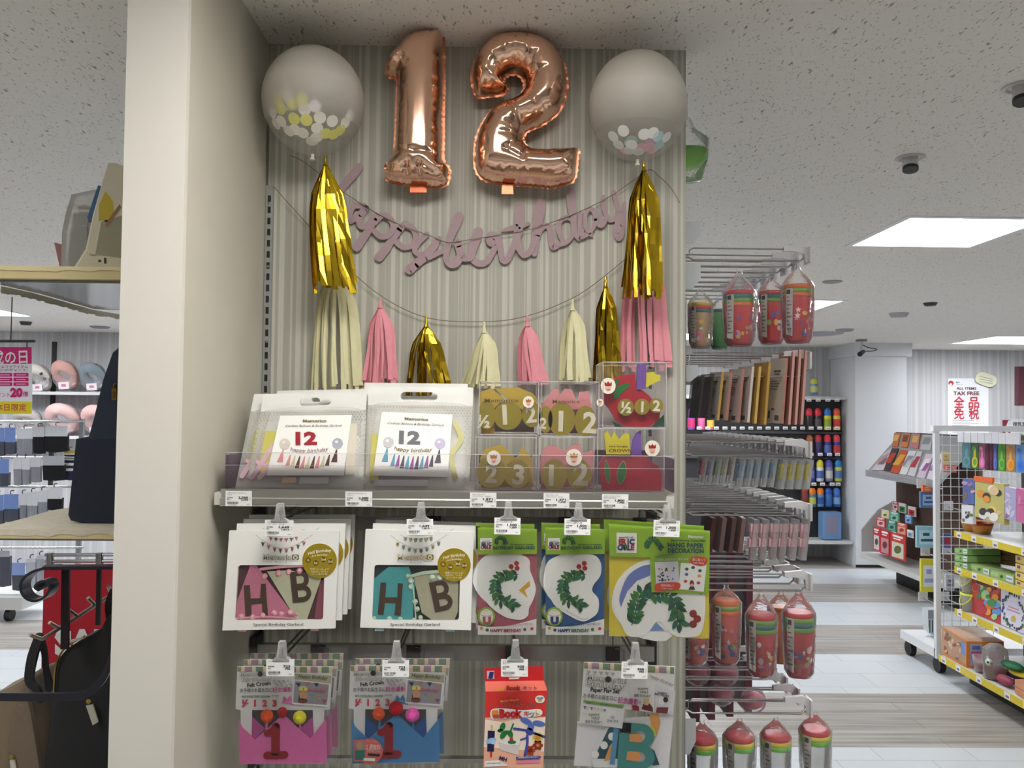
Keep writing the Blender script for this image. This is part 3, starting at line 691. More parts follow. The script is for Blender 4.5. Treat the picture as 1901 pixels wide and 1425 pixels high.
# ------------------------------------------------------------------ white gift bags on the shelf
MILKF = film(.38, (232, 232, 228), .28, .5, 22.0, .6)
PINKLET = mat((214, 178, 192), .7); YELT = mat((196, 190, 96), .7)
def gift_bag(quad, hole, card, label, letters, col12, tas, balls, bannercol, content):
    (tl, tr, br, bl) = quad
    tilt = math.radians(30); n = Vector((0, -math.cos(tilt), math.sin(tilt)))
    p0 = P((bl[0]+br[0])/2, (bl[1]+br[1])/2, Y=1.484)
    base = Vector((p0.x, 1.50, ZS))
    t = thing('gift_bag', label, 'gift bag', base, 'white gift bags on the wall shelf')
    def bil(u, v):
        a = (tl[0]+(tr[0]-tl[0])*u, tl[1]+(tr[1]-tl[1])*u); b = (bl[0]+(br[0]-bl[0])*u, bl[1]+(br[1]-bl[1])*u)
        return (a[0]+(b[0]-a[0])*v, a[1]+(b[1]-a[1])*v)
    f = MB(); s = Sheet(f, p0, n)
    N = 24; r = random.Random(5)
    def off(u, v): return .012*math.sin(math.pi*u)**.6*max(0, math.sin(math.pi*min(1, max(0, (v-.16)/.84))))**.5
    hu0, hv0, hu1, hv1 = hole
    g = [[s.q(*bil(i/N, j/N), 0, off(i/N, j/N)) for i in range(N+1)] for j in range(N+1)]
    bk = [[s.q(*bil(i/N, j/N), 0, -.35*off(i/N, j/N)) for i in range(N+1)] for j in range(N+1)]
    for j in range(N):
        for i in range(N):
            u, v = (i+.5)/N, (j+.5)/N
            if hu0 < u < hu1 and hv0 < v < hv1: continue
            f.add([g[j][i], g[j+1][i], g[j+1][i+1], g[j][i+1]], [(0, 1, 2, 3)], MILKF, True)
            f.add([bk[j][i], bk[j][i+1], bk[j+1][i+1], bk[j+1][i]], [(0, 1, 2, 3)], MILKF, True)
    f.build('bag', t)
    e = MB(); s3 = Sheet(e, p0, n); top = film(.78, (238, 238, 236), .3)
    for q in ([(0, 0), (1, 0), (1, hv0), (0, hv0)], [(0, hv0), (hu0, hv0), (hu0, hv1), (0, hv1)], [(hu1, hv0), (1, hv0), (1, hv1), (hu1, hv1)], [(0, hv1), (1, hv1), (1, hv1+.05), (0, hv1+.05)]):
        e.poly([s3.q(*bil(u, v), 2, off(u, v)) for u, v in q][::-1], top)
    dots = mat((140, 136, 112), .6)
    for j in range(30):
        for i in range(34):
            u, v = (i+.5*(j % 2))/34+.01, .2+.78*j/30
            if .10 < u < .90 and v > .30: continue
            if v > .3 and (i+j) % 2: continue
            x, y = bil(u, v); a = [(x+1.0*math.cos(k*math.pi/3), y+1.0*math.sin(k*math.pi/3)) for k in range(6)]
            e.poly([s3.q(*p, 5, off(u, v)) for p in a][::-1], dots)
    rv = (hv1-hv0)/2; ru = rv*math.dist(tl, bl)/math.dist(tl, tr)      # rounded ends of the handle hole
    for su, cu in ((1, hu0), (-1, hu1)):
        for sv, cv in ((1, hv0), (-1, hv1)):
            q = [(cu, cv)]+[(cu+su*ru*(1-math.cos(a)), cv+sv*rv*(1-math.sin(a))) for a in [math.pi/2*i/5 for i in range(6)]]
            q = [(cu, cv)]+[(cu+su*ru*(1-math.sin(a)), cv+sv*rv*(1-math.cos(a))) for a in [math.pi/2*i/5 for i in range(6)]]
            e.poly([s3.q(*bil(u, v), 2, off(u, v)) for u, v in q][::(-1 if su*sv > 0 else 1)], top)
    e.build('printed_border', t)
    c = MB(); sc = Sheet(c, p0+n*.0085, n); content(sc, bil); c.build('paper_garland', t)
    k = MB(); sk = Sheet(k, p0+n*.0148, n)
    ctl, ctr, cbr, cbl = card
    sk.slab(card, PAPER, .0006, 0)
    def cb(u, v):
        a = (ctl[0]+(ctr[0]-ctl[0])*u, ctl[1]+(ctr[1]-ctl[1])*u); b = (cbl[0]+(cbr[0]-cbl[0])*u, cbl[1]+(cbr[1]-cbl[1])*u)
        return (a[0]+(b[0]-a[0])*v, a[1]+(b[1]-a[1])*v)
    ang = math.degrees(math.atan2(ctr[1]-ctl[1], ctr[0]-ctl[0]))
    x, y = cb(.50, .115); sk.text('Memorico', x, y, 5.2, mat((120, 110, 60), .6), ang, 'c', .03, 44)
    x, y = cb(.49, .19); sk.text('Confetti Balloon & Birthday Garland', x, y, 4.2, mat((70, 66, 52), .6), ang, 'c', 0, 104, shear=.35)
    x, y = cb(.44, .48); sk.text('12', x, y, 22, col12, ang, 'c', .05, 40)
    x, y = cb(.50, .62); sk.text('happy birthday', x, y, 7.2, bannercol, ang, 'c', .012, 70, arc=-3.5, shear=.25)
    for (u, v, rad), m in zip(((.15, .475, 10), (.86, .47, 10)), balls):
        x, y = cb(u, v); sk.ell(x, y, rad, rad, m, 2); sk.ell(x-2, y-3, 3, 2.5, WHITE, 3)
    for (u, m) in ((.145, tas[0]), (.86, tas[2])):
        x, y = cb(u, .57); x2, y2 = cb(u-.01, .78); sk.poly([(x-1, y), (x+1, y), (x2+6, y2), (x2-6, y2)], m, 2)
    for i in range(9):
        u = .255+.065*i; sag = .05*(1-((i-4)/4.2)**2); x, y = cb(u, .655+sag*.6); x2, y2 = cb(u-.012, .84+sag)
        sk.poly([(x-1, y), (x+1, y), (x2+4.2, y2), (x2-4.2, y2)], tas[i % 3], 2)
    k.build('picture_card', t)
    return t
def cont1(s, bil):
    for u0, v0, u1, v1, m in ((.08, .38, .24, .8, YELT), (.84, .32, .92, .84, mat((214, 208, 190), .7))):
        s.poly([bil(u0, v0), bil(u1, v0), bil(u1, v1), bil(u0, v1)], m, 0)
    s.stroke([bil(.04, .86), bil(.12, .66), bil(.2, .5), bil(.26, .55), bil(.18, .75), bil(.10, .86)], 9, PINKLET, 1, .0012)
    s.stroke([bil(.06, .70), bil(.14, .74), bil(.22, .66)], 7, PINKLET, 1, .0012); s.stroke([bil(.80, .30), bil(.83, .5), bil(.80, .7)], 8, PINKLET, 1, .0012)
    s.poly([bil(.3, .86), bil(.42, .86), bil(.42, .92), bil(.3, .92)], mat((214, 190, 160), .7), 0); s.poly([bil(.45, .86), bil(.7, .86), bil(.7, .93), bil(.45, .93)], mat((196, 196, 196), .4), 0)
def cont2(s, bil):
    s.poly([bil(.05, .45), bil(.16, .5), bil(.12, .92), bil(.03, .9)], YELT, 0); s.stroke([bil(.84, .35), bil(.90, .5), bil(.82, .66), bil(.86, .88)], 10, mat((200, 196, 140), .7), 1, .0012)
    s.poly([bil(.08, .9), bil(.6, .9), bil(.6, .96), bil(.08, .96)], mat((190, 192, 192), .4), 0)
RB = mat((170, 44, 60), .3, .3); PK = mat((214, 140, 140), .7); CR = mat((204, 196, 160), .7); DK = mat((80, 40, 36), .7); SV = mat((104, 104, 112), .6)
b1 = gift_bag(((490, 731), (681, 727), (674, 910), (455, 911)), (.36, .05, .66, .13), ((520, 771), (653, 770), (638, 882), (495, 882)),
              'white polka dot gift bag with a red 12 on its card, frontmost at left', 0, RB, (PK, CR, DK), (mat((206, 200, 190), .4), mat((170, 176, 190), .3)), mat((150, 120, 130), .7), cont1)
copy_tree(b1, (-.027, .028, .0), 'white polka dot gift bag mostly hidden, standing behind the red 12 bag at left')
copy_tree(b1, (.006, .072, .008), 'white gift bag hidden deepest behind the red 12 bag at left')
b2 = gift_bag(((684, 717), (879, 719), (871, 910), (678, 909)), (.31, .05, .66, .13), ((709, 764), (840, 769), (831, 885), (692, 882)),
              'white polka dot gift bag with a silver 12 and blue tassels on its card', 0, SV, (mat((92, 160, 186), .7), mat((150, 90, 160), .7), mat((70, 66, 80), .6)), (mat((190, 190, 196), .4), mat((176, 164, 200), .4)), mat((120, 110, 70), .7), cont2)
copy_tree(b2, (-.012, .028, .008), 'white gift bag peeking out behind the silver 12 bag on the shelf')

# ------------------------------------------------------------------ clear crown boxes
GOLDCARD = mat((216, 198, 84), .26, .8); FELTY = mat((196, 168, 62), .9, noise=.1, scale=90, sheen=.4); FELTP = mat((222, 146, 152), .9, noise=.1, scale=90, sheen=.4)
FELTR = mat((186, 26, 48), .9, noise=.12, scale=90, sheen=.3); GREENF = mat((22, 122, 52), .8); PURP = mat((120, 84, 176), .8); YELF = mat((224, 212, 60), .85)
BOXF = film(.025, (228, 220, 228), .05, .25, 14.0, .6); BOXE = film(.42, (225, 222, 230), .12)
def clear_box(x0, y0, x1, y1, Y, dep, label, inner, back, sticker):
    a, b = P(x0, y1, Y=Y), P(x1, y0, Y=Y)
    X0, X1, Z0, Z1 = a.x, b.x, a.z, b.z
    t = thing('crown_box', label, 'toy crown box', ((X0+X1)/2, Y+dep/2, Z0), 'clear boxes of felt crowns on the shelf')
    m = MB(); m.box((X0, Y, Z0), (X1, Y+dep, Z1), BOXF); m.build('clear_case', t)
    e = MB(); q = .0008
    for X in (X0, X1):
        for yy in (Y, Y+dep): e.box((X-q, yy-q, Z0), (X+q, yy+q, Z1), BOXE)
        for Z in (Z0, Z1): e.box((X-q, Y, Z-q), (X+q, Y+dep, Z+q), BOXE)
    for Z in (Z0, Z1):
        for yy in (Y, Y+dep): e.box((X0, yy-q, Z-q), (X1, yy+q, Z+q), BOXE)
    e.build('case_edge', t)
    inner(t, Y)
    k = MB(); k.box((X0+.004, Y+dep-.012, Z0+.003), (X1-.004, Y+dep-.010, Z0+(Z1-Z0)*.62), back); k.build('backing_card', t)
    cx, cy, r = sticker; sm = MB(); s = Sheet(sm, (0, Y-.0006, 0)); s.slab([(cx+r*.93*math.cos(i*math.pi/12), cy+r*math.sin(i*math.pi/12)) for i in range(24)], mat((232, 226, 214), .4), .0003)
    s.ell(cx, cy+r*.25, r*.36, r*.42, mat((222, 176, 156), .6), 1); s.poly([(cx-r*.42, cy), (cx-r*.46, cy-r*.5), (cx-r*.18, cy-r*.3), (cx, cy-r*.6), (cx+r*.2, cy-r*.3), (cx+r*.46, cy-r*.5), (cx+r*.42, cy)], sticker_col, 2)
    s.stroke([(cx-r*.14, cy+r*.42), (cx, cy+r*.5), (cx+r*.14, cy+r*.42)], r*.08, mat((150, 60, 60), .6), 2)
    sm.build('round_sticker', t)
    return t
c3 = zc(870, 660, 4.75)
def bend(mb, s, pts, m, t, Y, d):
    s.slab(pts, m, t)
def inner_gold(felt, feltpts, discs, txt=None):
    def f(t, Y):
        m = MB(); s = Sheet(m, (0, Y+.022, 0))
        for pts in feltpts: s.slab(c3(*pts), felt, .010)
        m.build('felt_crown', t)
        g = MB(); s = Sheet(g, (0, Y+.0075, 0))
        for i, (cx, cy, rx, ry) in enumerate(d[:4] for d in discs):
            (x, y), = c3((cx, cy)); s.slab([(x+rx/4.75*math.cos(k*math.pi/14), y+ry/4.75*math.sin(k*math.pi/14)) for k in range(28)], GOLDCARD, .0012, i % 2)
        g.build('gold_disc_band', t)
        h = MB(); s = Sheet(h, (0, Y+.0055, 0)); wm = mat((232, 226, 206), .55)
        for d in discs:
            if d[4]:
                (x, y), = c3((d[5], d[6])); s.text(d[4], x, y, d[7]/4.75, wm, d[8] if len(d) > 8 else 0, 'c', .035, lay=0)
        if txt:
            (x, y), = c3(txt[:2]); s.text('Memorico', x, y, 7, mat((120, 100, 40), .4), 0, 'c', .02, txt[2]/4.75, lay=1)
        h.build('white_number', t)
    return f
sticker_col = mat((170, 110, 50), .6)
YB1 = 1.490
clear_box(882, 812, 996, 908, YB1, .10, 'clear box with a yellow crown and the numbers 2 and 3, bottom row at left',
          inner_gold(FELTY, [[(100, 900), (140, 830), (250, 790), (290, 780), (410, 900), (440, 880), (470, 800), (560, 900), (570, 1160), (110, 1160)]], [(200, 1030, 130, 140, '2', 195, 1115, 150, 4), (430, 1040, 115, 125, '3', 435, 1130, 165, 4)]), mat((70, 60, 50), .6), (916.5, 850, 14))
clear_box(1001, 812, 1103, 909, YB1, .10, 'clear box with a pink crown and numbers 1 and 2, middle of the bottom row',
          inner_gold(FELTP, [[(630, 960), (640, 850), (700, 790), (780, 800), (860, 850), (900, 790), (985, 780), (1000, 870), (1100, 830), (1090, 1000), (1080, 1160), (640, 1160)]], [(755, 1050, 112, 140, '1', 725, 1140, 175, 2), (975, 1050, 108, 140, '2', 985, 1135, 185, 3)]), mat((80, 64, 66), .6), (1065.5, 849, 16))
clear_box(889, 709, 1000, 806, YB1+.012, .10, 'clear box with a yellow crown and a gold number 1, top row at left',
          inner_gold(FELTY, [[(100, 320), (200, 285), (310, 380), (220, 470), (230, 690), (110, 690)], [(230, 290), (440, 280), (560, 330), (600, 370), (600, 500), (480, 480), (330, 370)]], [(345, 530, 125, 125, '1', 322, 600, 165, -3), (160, 520, 75, 130, '½', 130, 630, 105, 3), (560, 520, 90, 110, '2', 555, 585, 130, -4)], (290, 410, 300)), mat((88, 70, 66), .6), (981, 746, 11))
clear_box(1004, 709, 1112, 809, YB1+.012, .10, 'clear box with a pink crown and gold numbers, middle of the top row',
          inner_gold(FELTP, [[(640, 440), (700, 360), (750, 290), (800, 300), (790, 360), (850, 290), (910, 300), (960, 420), (980, 320), (1060, 310), (1080, 420), (1090, 470), (660, 480)]], [(820, 560, 120, 148, '1', 810, 660, 170, 2), (1030, 580, 95, 140, '2', 1065, 675, 175, 3), (680, 560, 60, 120, '2', 650, 640, 90, 8)], (860, 420, 240)), mat((94, 56, 66), .6), (1114, 747, 7))
sticker_col = mat((150, 30, 36), .6)
def inner_red_top(t, Y):
    m = MB(); s = Sheet(m, (0, Y+.022, 0)); s.slab(c3((1285, 200), (1330, 175), (1400, 165), (1470, 160), (1480, 280), (1540, 310), (1600, 360), (1640, 420), (1690, 500), (1680, 560), (1600, 625), (1380, 625), (1300, 570), (1250, 480), (1200, 420), (1195, 320), (1290, 310)), FELTR, .012); m.build('felt_hat', t)
    g = MB(); s = Sheet(g, (0, Y+.0205, 0)); s.stroke(c3((1300, 360), (1330, 300), (1400, 262)), [9, 15, 8], GREENF, 0, .0008); s.stroke(c3((1290, 250), (1320, 215)), [8, 5], GREENF, 0, .0008)
    s.slab(c3((1265, 575), (1370, 625), (1290, 625)), mat((16, 70, 46), .8), .001); s.slab(c3((1720, 520), (1735, 625), (1610, 625)), mat((16, 80, 60), .8), .001); g.build('green_patch', t)
    p = MB(); s = Sheet(p, (0, Y+.018, 0)); s.slab(c3((1490, 75), (1565, 75), (1570, 290), (1480, 300)), PURP, .008); p.build('purple_strap', t)
    y = MB(); s = Sheet(y, (0, Y+.014, 0)); s.slab(c3((1570, 150), (1640, 140), (1640, 160), (1690, 170), (1690, 220), (1650, 235), (1565, 280)), YELF, .006); y.build('yellow_crown', t)
    d = MB(); s = Sheet(d, (0, Y+.0075, 0))
    for i, (cx, cy, r_) in enumerate(((1385, 455, 72), (1530, 450, 68), (1655, 440, 62))):
        (x, yy), = c3((cx, cy)); s.slab([(x+r_/4.75*math.cos(k*math.pi/14), yy+r_*1.05/4.75*math.sin(k*math.pi/14)) for k in range(28)], GOLDCARD, .0012, i)
        s.text(('½', '1', '2')[i], *c3((cx, cy+45))[0], 90/4.75, mat((240, 236, 216), .5), 3, 'c', .035, lay=5)
    d.build('gold_disc_band', t)
clear_box(1119, 673, 1237, 793, YB1+.020, .105, 'clear box with a red felt hat and small gold number discs, top row at right', inner_red_top, mat((170, 164, 160), .6), (1129, 716, 15))
def inner_red_bot(t, Y):
    m = MB(); s = Sheet(m, (0, Y+.022, 0)); s.slab(c3((1150, 960), (1190, 890), (1300, 880), (1560, 885), (1620, 940), (1680, 980), (1700, 1060), (1695, 1190), (1180, 1190)), FELTR, .012); m.build('felt_hat', t)
    g = MB(); s = Sheet(g, (0, Y+.0195, 0))
    for cx, cy, w_, h_, an in ((1222, 1022, 26, 95, -.12), (1350, 1030, 44, 98, .16)):
        L = [(0, -1), (.55, -.6), (.9, 0), (.6, .6), (0, 1), (-.6, .6), (-.9, 0), (-.55, -.6)]
        for f, m_, l_ in ((1.14, mat((176, 150, 70), .6), 0), (1, GREENF, 1)):
            s.poly(smooth_line(c3(*[(cx+(x*w_*math.cos(an)-yy*h_*math.sin(an))*f, cy+(x*w_*math.sin(an)+yy*h_*math.cos(an))*f) for x, yy in L]), 2, True), m_, l_)
    g.build('green_patch', t)
    y = MB(); s = Sheet(y, (0, Y+.014, 0)); s.slab(c3((1195, 690), (1225, 665), (1260, 730), (1285, 670), (1330, 740), (1380, 680), (1415, 690), (1425, 870), (1215, 870)), YELF, .006)
    s.text('very hungry', *c3((1320, 805))[0], 3.6, mat((110, 90, 30), .6), 0, 'c', .02, 36, lay=1); s.text('CROWN', *c3((1340, 850))[0], 6, mat((150, 90, 30), .6), 0, 'c', .02, 44, lay=1); y.build('yellow_crown', t)
    p = MB(); s = Sheet(p, (0, Y+.026, 0)); s.slab(c3((1430, 880), (1450, 740), (1480, 680), (1520, 660), (1525, 880)), PURP, .006); p.build('purple_strap', t)
clear_box(1109, 796, 1233, 911, YB1, .105, 'clear box with a red felt hat bearing two green ovals, bottom row at right', inner_red_bot, mat((110, 84, 96), .6), (1211, 832, 15))

# ------------------------------------------------------------------ wire hooks of the wall display
WIRE = mat((120, 120, 122), .3, .95)
def wall_hook(tagcx, tagtop, ztip_px, railpx, label):
    yt = 1.415; tip = P(tagcx+2, ztip_px, Y=yt); X = tip.x; z = tip.z; zr = P(850, railpx, Y=1.70).z
    t = thing('display_hook', label, 'display hook', (X, 1.70, zr), 'wire hooks with clear price holders')
    a = MB(); a.tube([(X, 1.697, zr+.012), (X, 1.697, z-.026), (X, 1.68, z-.018), (X, yt+.012, z-.013), (X, yt+.004, z+.004)], .0022, WIRE, 6); a.build('peg', t)
    b = MB(); b.tube([(X, 1.697, z-.024), (X, 1.697, z-.006), (X, 1.66, z-.002), (X, yt+.010, z-.002)], .0018, WIRE, 6); arm = b.build('label_arm', t)
    c = MB(); c.box((X-.014, 1.694, zr-.012), (X+.014, 1.699, zr+.016), DARKSTEEL); c.tube([(X+.004, 1.692, zr+.014), (X+.022, 1.692, zr+.010), (X+.022, 1.692, zr-.022), (X+.006, 1.692, zr-.024)], .001, WIRE, 5); c.build('rail_clip', t)
    h = MB(); tp = P(tagcx, tagtop, Y=yt).z
    pr = [(-.005, z+.016), (.005, z+.016), (.008, tp+.003), (.014, tp), (.014, tp-.006), (-.014, tp-.006), (-.014, tp), (-.008, tp+.003)]
    h.prism([(X+q[0], yt-.004, q[1]) for q in pr][::-1], [(X+q[0], yt+.008, q[1]) for q in pr][::-1], CLIP)
    s = Sheet(h, (0, yt+.001, 0)); s.slab([(tagcx-23, tagtop+1), (tagcx+24, tagtop+1), (tagcx+24, tagtop+31), (tagcx-23, tagtop+31)], CLIP, .001)
    sub(h, 'price_holder', arm)
for a in ((517.5, 965, 952, 972, 'wire hook holding the pink bunting box'), (779.5, 963, 950, 972, 'wire hook holding the teal bunting box'), (942, 960.5, 949, 972, 'wire hook holding the green topped pink garland pack'),
          (1072, 962.5, 951, 972, 'wire hook holding the green topped blue garland pack'), (1237, 965.5, 955, 972, 'wire hook holding the wide yellow hanging decoration pack'),
          (521, 1223, 1208, 1212, 'wire hook holding the pink felt crown pack'), (734, 1225, 1208, 1212, 'wire hook holding the blue felt crown pack'), (955, 1223, 1206, 1212, 'wire hook holding the red balloon kit box'), (1178, 1228, 1211, 1212, 'wire hook holding the paper flag pack')):
    wall_hook(*a)
G2 = 'price tags on the wire hooks'; TLT = .12
price_tag(518, 965, 53, 30, 1.410, ['メモリコゴールド　バースデ', 'ーガーランド　ピンク'], '1,649', '1,813', 'white price tag reading 1,649 above the pink bunting box', G2, 1, TLT)
price_tag(779.5, 963, 49, 29.5, 1.410, ['メモリコゴールド　バースデ', 'ーガーランド　ブルー'], '1,649', '1,813', 'white price tag reading 1,649 above the teal bunting box', G2, 0, TLT)
price_tag(942, 960.5, 48.5, 31, 1.410, ['メモリコえほんガーランド', 'はらぺこあおむし赤'], '1,500', '1,650', 'white price tag reading 1,500 above the pink garland pack', G2, 1, TLT)
price_tag(1072, 962.5, 48.5, 30, 1.410, ['メモリコえほんガーランド', 'はらぺこあおむし青'], '1,500', '1,650', 'white price tag reading 1,500 above the blue garland pack', G2, 1, TLT)
price_tag(1237.5, 965.5, 48.5, 30.5, 1.410, ['メモリコハンドペーパーデコ', 'はらぺこあおむし'], '1,500', '1,650', 'white price tag reading 1,500 above the hanging decoration pack', G2, 2, TLT)
price_tag(520, 1223, 52, 31.5, 1.410, ['フェルトクラウン'], '723', '795', 'white price tag reading 723 above the pink felt crown pack', G2, 0, TLT)
price_tag(734.5, 1225, 49.5, 31, 1.410, ['フェルトクラウン'], '723', '795', 'white price tag reading 723 above the blue felt crown pack', G2, 0, TLT)
price_tag(955, 1223, 50, 32.5, 1.410, ['フラッグセット', 'タブリー'], '908', '998', 'white price tag reading 908 above the red balloon kit box', G2, 0, TLT)
price_tag(1178, 1228, 48.5, 31.5, 1.410, ['フラッグセット', 'キューティー'], '908', '998', 'white price tag reading 908 above the paper flag pack', G2, 1, TLT)

# ------------------------------------------------------------------ boxed buntings
YP = 1.452
def frame_card(s, outer, win, r, m, t):
    """a card with a rounded window: outer and win are TL, TR, BR, BL in photo pixels"""
    N = 6; inn = []; out = []
    for k in range(4):
        c, prv, nxt = win[k], win[(k-1) % 4], win[(k+1) % 4]
        dp = math.dist(c, prv); dn = math.dist(c, nxt)
        a = (c[0]+(prv[0]-c[0])*r/dp, c[1]+(prv[1]-c[1])*r/dp); b = (c[0]+(nxt[0]-c[0])*r/dn, c[1]+(nxt[1]-c[1])*r/dn)
        for i in range(N+1):
            u = i/N; inn.append(tuple((1-u)**2*a[j]+2*u*(1-u)*c[j]+u*u*b[j] for j in range(2))); out.append(outer[k])
    n = len(inn); mb = s.mb
    I0 = [s.q(*p) for p in inn]; O0 = [s.q(*p) for p in out]; I1 = [p-s.n*t for p in I0]; O1 = [p-s.n*t for p in O0]
    for i in range(n):
        j = (i+1) % n
        same = out[i] == out[j]
        if same: mb.add([O0[i], I0[i], I0[j]], [(0, 1, 2)], m); mb.add([O1[i], I1[j], I1[i]], [(0, 1, 2)], m)
        else: mb.add([O0[i], I0[i], I0[j], O0[j]], [(0, 1, 2, 3)], m); mb.add([O1[i], O1[j], I1[j], I1[i]], [(0, 1, 2, 3)], m); mb.add([O0[i], O0[j], O1[j], O1[i]], [(0, 1, 2, 3)], m)
        mb.add([I0[i], I1[i], I1[j], I0[j]], [(0, 1, 2, 3)], m)
c4 = zc(400, 930, 4.596); c5 = zc(650, 930, 4.596)
POMP = {}
def bunting_box(c, outer, win, label, cols, flags, letters, pomps, sticker, tabs, goldlogo, copies):
    O = c(*outer); Wn = c(*win); cx = sum(p[0] for p in O)/4; base = P(cx, O[0][1], Y=YP)
    t = thing('bunting_box', label, 'boxed bunting', (base.x, YP, base.z), 'boxed birthday buntings on wire hooks')
    m = MB(); s = Sheet(m, (0, YP, 0)); frame_card(s, O, Wn, 7, PAPER, .0065)
    s.q0 = None
    bk = [p for p in O]; m.poly([s.q(*p, 0, -.0067) for p in bk], PAPER)
    T, g, q = s.text, GREYINK, lambda x, y: c((x, y))[0]
    # printed strings of small flags
    fl = [mat(k, .7) for k in cols['print']]
    for i in range(6):
        x, y = 470+44*i, 305+10*math.sin(i/5*math.pi); s.poly(c((x-15, y), (x+15, y), (x+2, y+36)) if cols['tri'] else c((x-14, y), (x+14, y), (x+13, y+26), (x, y+40), (x-12, y+26)), fl[i % len(fl)], 1)
    for i in range(8):
        u = i/7; x = 405+50*i; y = 350+60*math.sin(u*math.pi)-6*u; s.poly(c((x-17, y-4), (x+16, y+2), (x-2, y+42)) if cols['tri'] else c((x-15, y), (x+15, y), (x+13, y+26), (x, y+42), (x-13, y+26)), fl[(i+1) % len(fl)], 1)
    for i, ch in enumerate('HAPPY'): T(ch, *q(478+46*i, 330), 3.2, INK, 0, 'c', .02, lay=2)
    for i, ch in enumerate('BIRTHDAY'): T(ch, *q(406+50*i, 374+60*math.sin(i/7*math.pi)), 3.4, INK, 0, 'c', .02, lay=2)
    s.stroke(c((345, 290), (420, 345), (540, 400), (660, 385), (830, 285)), .5, GREYINK, 1); s.stroke(c((430, 290), (560, 330), (700, 300)), .4, GREYINK, 1)
    lg = mat((222, 200, 60), .25, .9) if goldlogo else mat((120, 112, 70), .6)
    T('Memoric', *q(525, 498), 9.6, lg, 0, 'c', .05, 245/4.596); T('Memoric', *q(525, 498), 9.6, PAPER, 0, 'c', .0, 243/4.596, lay=4)
    s.poly(rounded(*q(652, 455), *q(712, 500), 2), lg, 2); x, y = q(682, 480); s.ell(x, y, 4.2, 4.2, PAPER, 3); s.ell(x, y, 2.4, 2.4, lg, 4)
    T('G o l d', *q(555, 523), 2.6, g, 0, 'c', 0, 100/4.596); s.rect(*q(405, 517), *q(482, 519), g, 1); s.rect(*q(625, 514), *q(705, 516), g, 1)
    T('Special Birthday Garland', *q(*letters['cap']), 5.0, mat((70, 66, 64), .7), -.3, 'c', .008, 425/4.596)
    m.build('card_box', t)
    d = MB(); sd = Sheet(d, (0, YP+.0058, 0)); sd.poly([(Wn[0][0]-2, Wn[0][1]-2), (Wn[1][0]+2, Wn[1][1]-2), (Wn[2][0]+2, Wn[2][1]+1), (Wn[3][0]-2, Wn[3][1]+1)], mat(cols['back'], .8), 0); d.build('inner_lining', t)
    for i, (pts, col, dep) in enumerate(flags):
        f = MB(); sf = Sheet(f, (0, YP+dep*.5, 0), eps=.0002); sf.slab(c(*pts), mat(col, .92, noise=.07, scale=120, sheen=.3), .0008)
        for ch, pts2, a in letters['set']:
            if a == i:
                for k_, poly in enumerate(pts2): sf.slab(c(*poly), mat((84, 66, 54), .9), .0012, 4+.1*k_)
        f.build('felt_flag', t)
    trim = MB(); st_ = Sheet(trim, (0, YP+.0012, 0))
    for pts, w_ in cols['trims']: st_.stroke(c(*pts), w_, mat(cols['pom'], .8), 0, .001)
    trim.build('trim_ribbon', t)
    for (x, y, r) in pomps:
        p = MB(); pt = P(*q(x, y), Y=YP+.0035); p.ball(pt, r/4.596/px_per_m(YP), mat(cols['pom'], .95, noise=.1, scale=300, bump=.5), 12, 8, sy=.62); p.build('pompom', t)
    wf = MB(); sw = Sheet(wf, (0, YP+.0006, 0)); sw.poly(Wn, film(.008, (240, 240, 240), .05, .5, 25., .4), 0); wf.build('window_film', t)
    k = MB(); sk = Sheet(k, (0, YP-.0012, 0)); x, y = q(*sticker[:2]); R = sticker[2]/4.596
    sk.slab([(x+R*math.cos(i*math.pi/18), y+R*math.sin(i*math.pi/18)) for i in range(36)], mat((232, 204, 70), .3, .85, bump=.15, scale=30), .0008)
    wt = mat((244, 240, 214), .5)
    sk.text('Half Birthday', x, y-R*.48, 5.2, wt, -8, 'c', .02, R*1.35, lay=2, arc=1.5); sk.text('-3rd Birthday-', x, y-R*.28, 3.4, wt, -6, 'c', .01, R*1.0, lay=2, arc=1)
    for dx, dy, tx in ((-.66, .02, '½'), (-.22, .18, '1st'), (.22, -.02, '2nd'), (.62, .1, '3rd')):
        sk.ell(x+dx*R, y+dy*R-1.6, 5.2, 5.2, mat((190, 160, 40), .3, .9), 1); sk.text(tx, x+dx*R, y+dy*R, 4.2, wt, 0, 'c', .02, lay=2)
    for i, tx in enumerate(('写真といっしょに', '名前入れ、ゴールド', 'シールつき')): sk.text(tx, x, y+R*(.52+.15*i), 2.7, wt, 0, 'c', .03, R*(1.1-.1*i), lay=2)
    k.build('gold_sticker', t)
    for x0, x1, y0, y1 in tabs:
        b = MB(); b.box(tuple(P(*q(x0, y0), Y=YP+.003)), tuple(P(*q(x1, y1), Y=YP+.008)), mat(cols['tab'], .7)); b.build('closing_tab', t)
    for off, lab in copies: copy_tree(t, off, lab)
    return t
H1 = [[(242, 718), (292, 715), (300, 830), (382, 828), (388, 705), (428, 703), (446, 975), (404, 978), (396, 872), (305, 880), (308, 985), (255, 990)]]
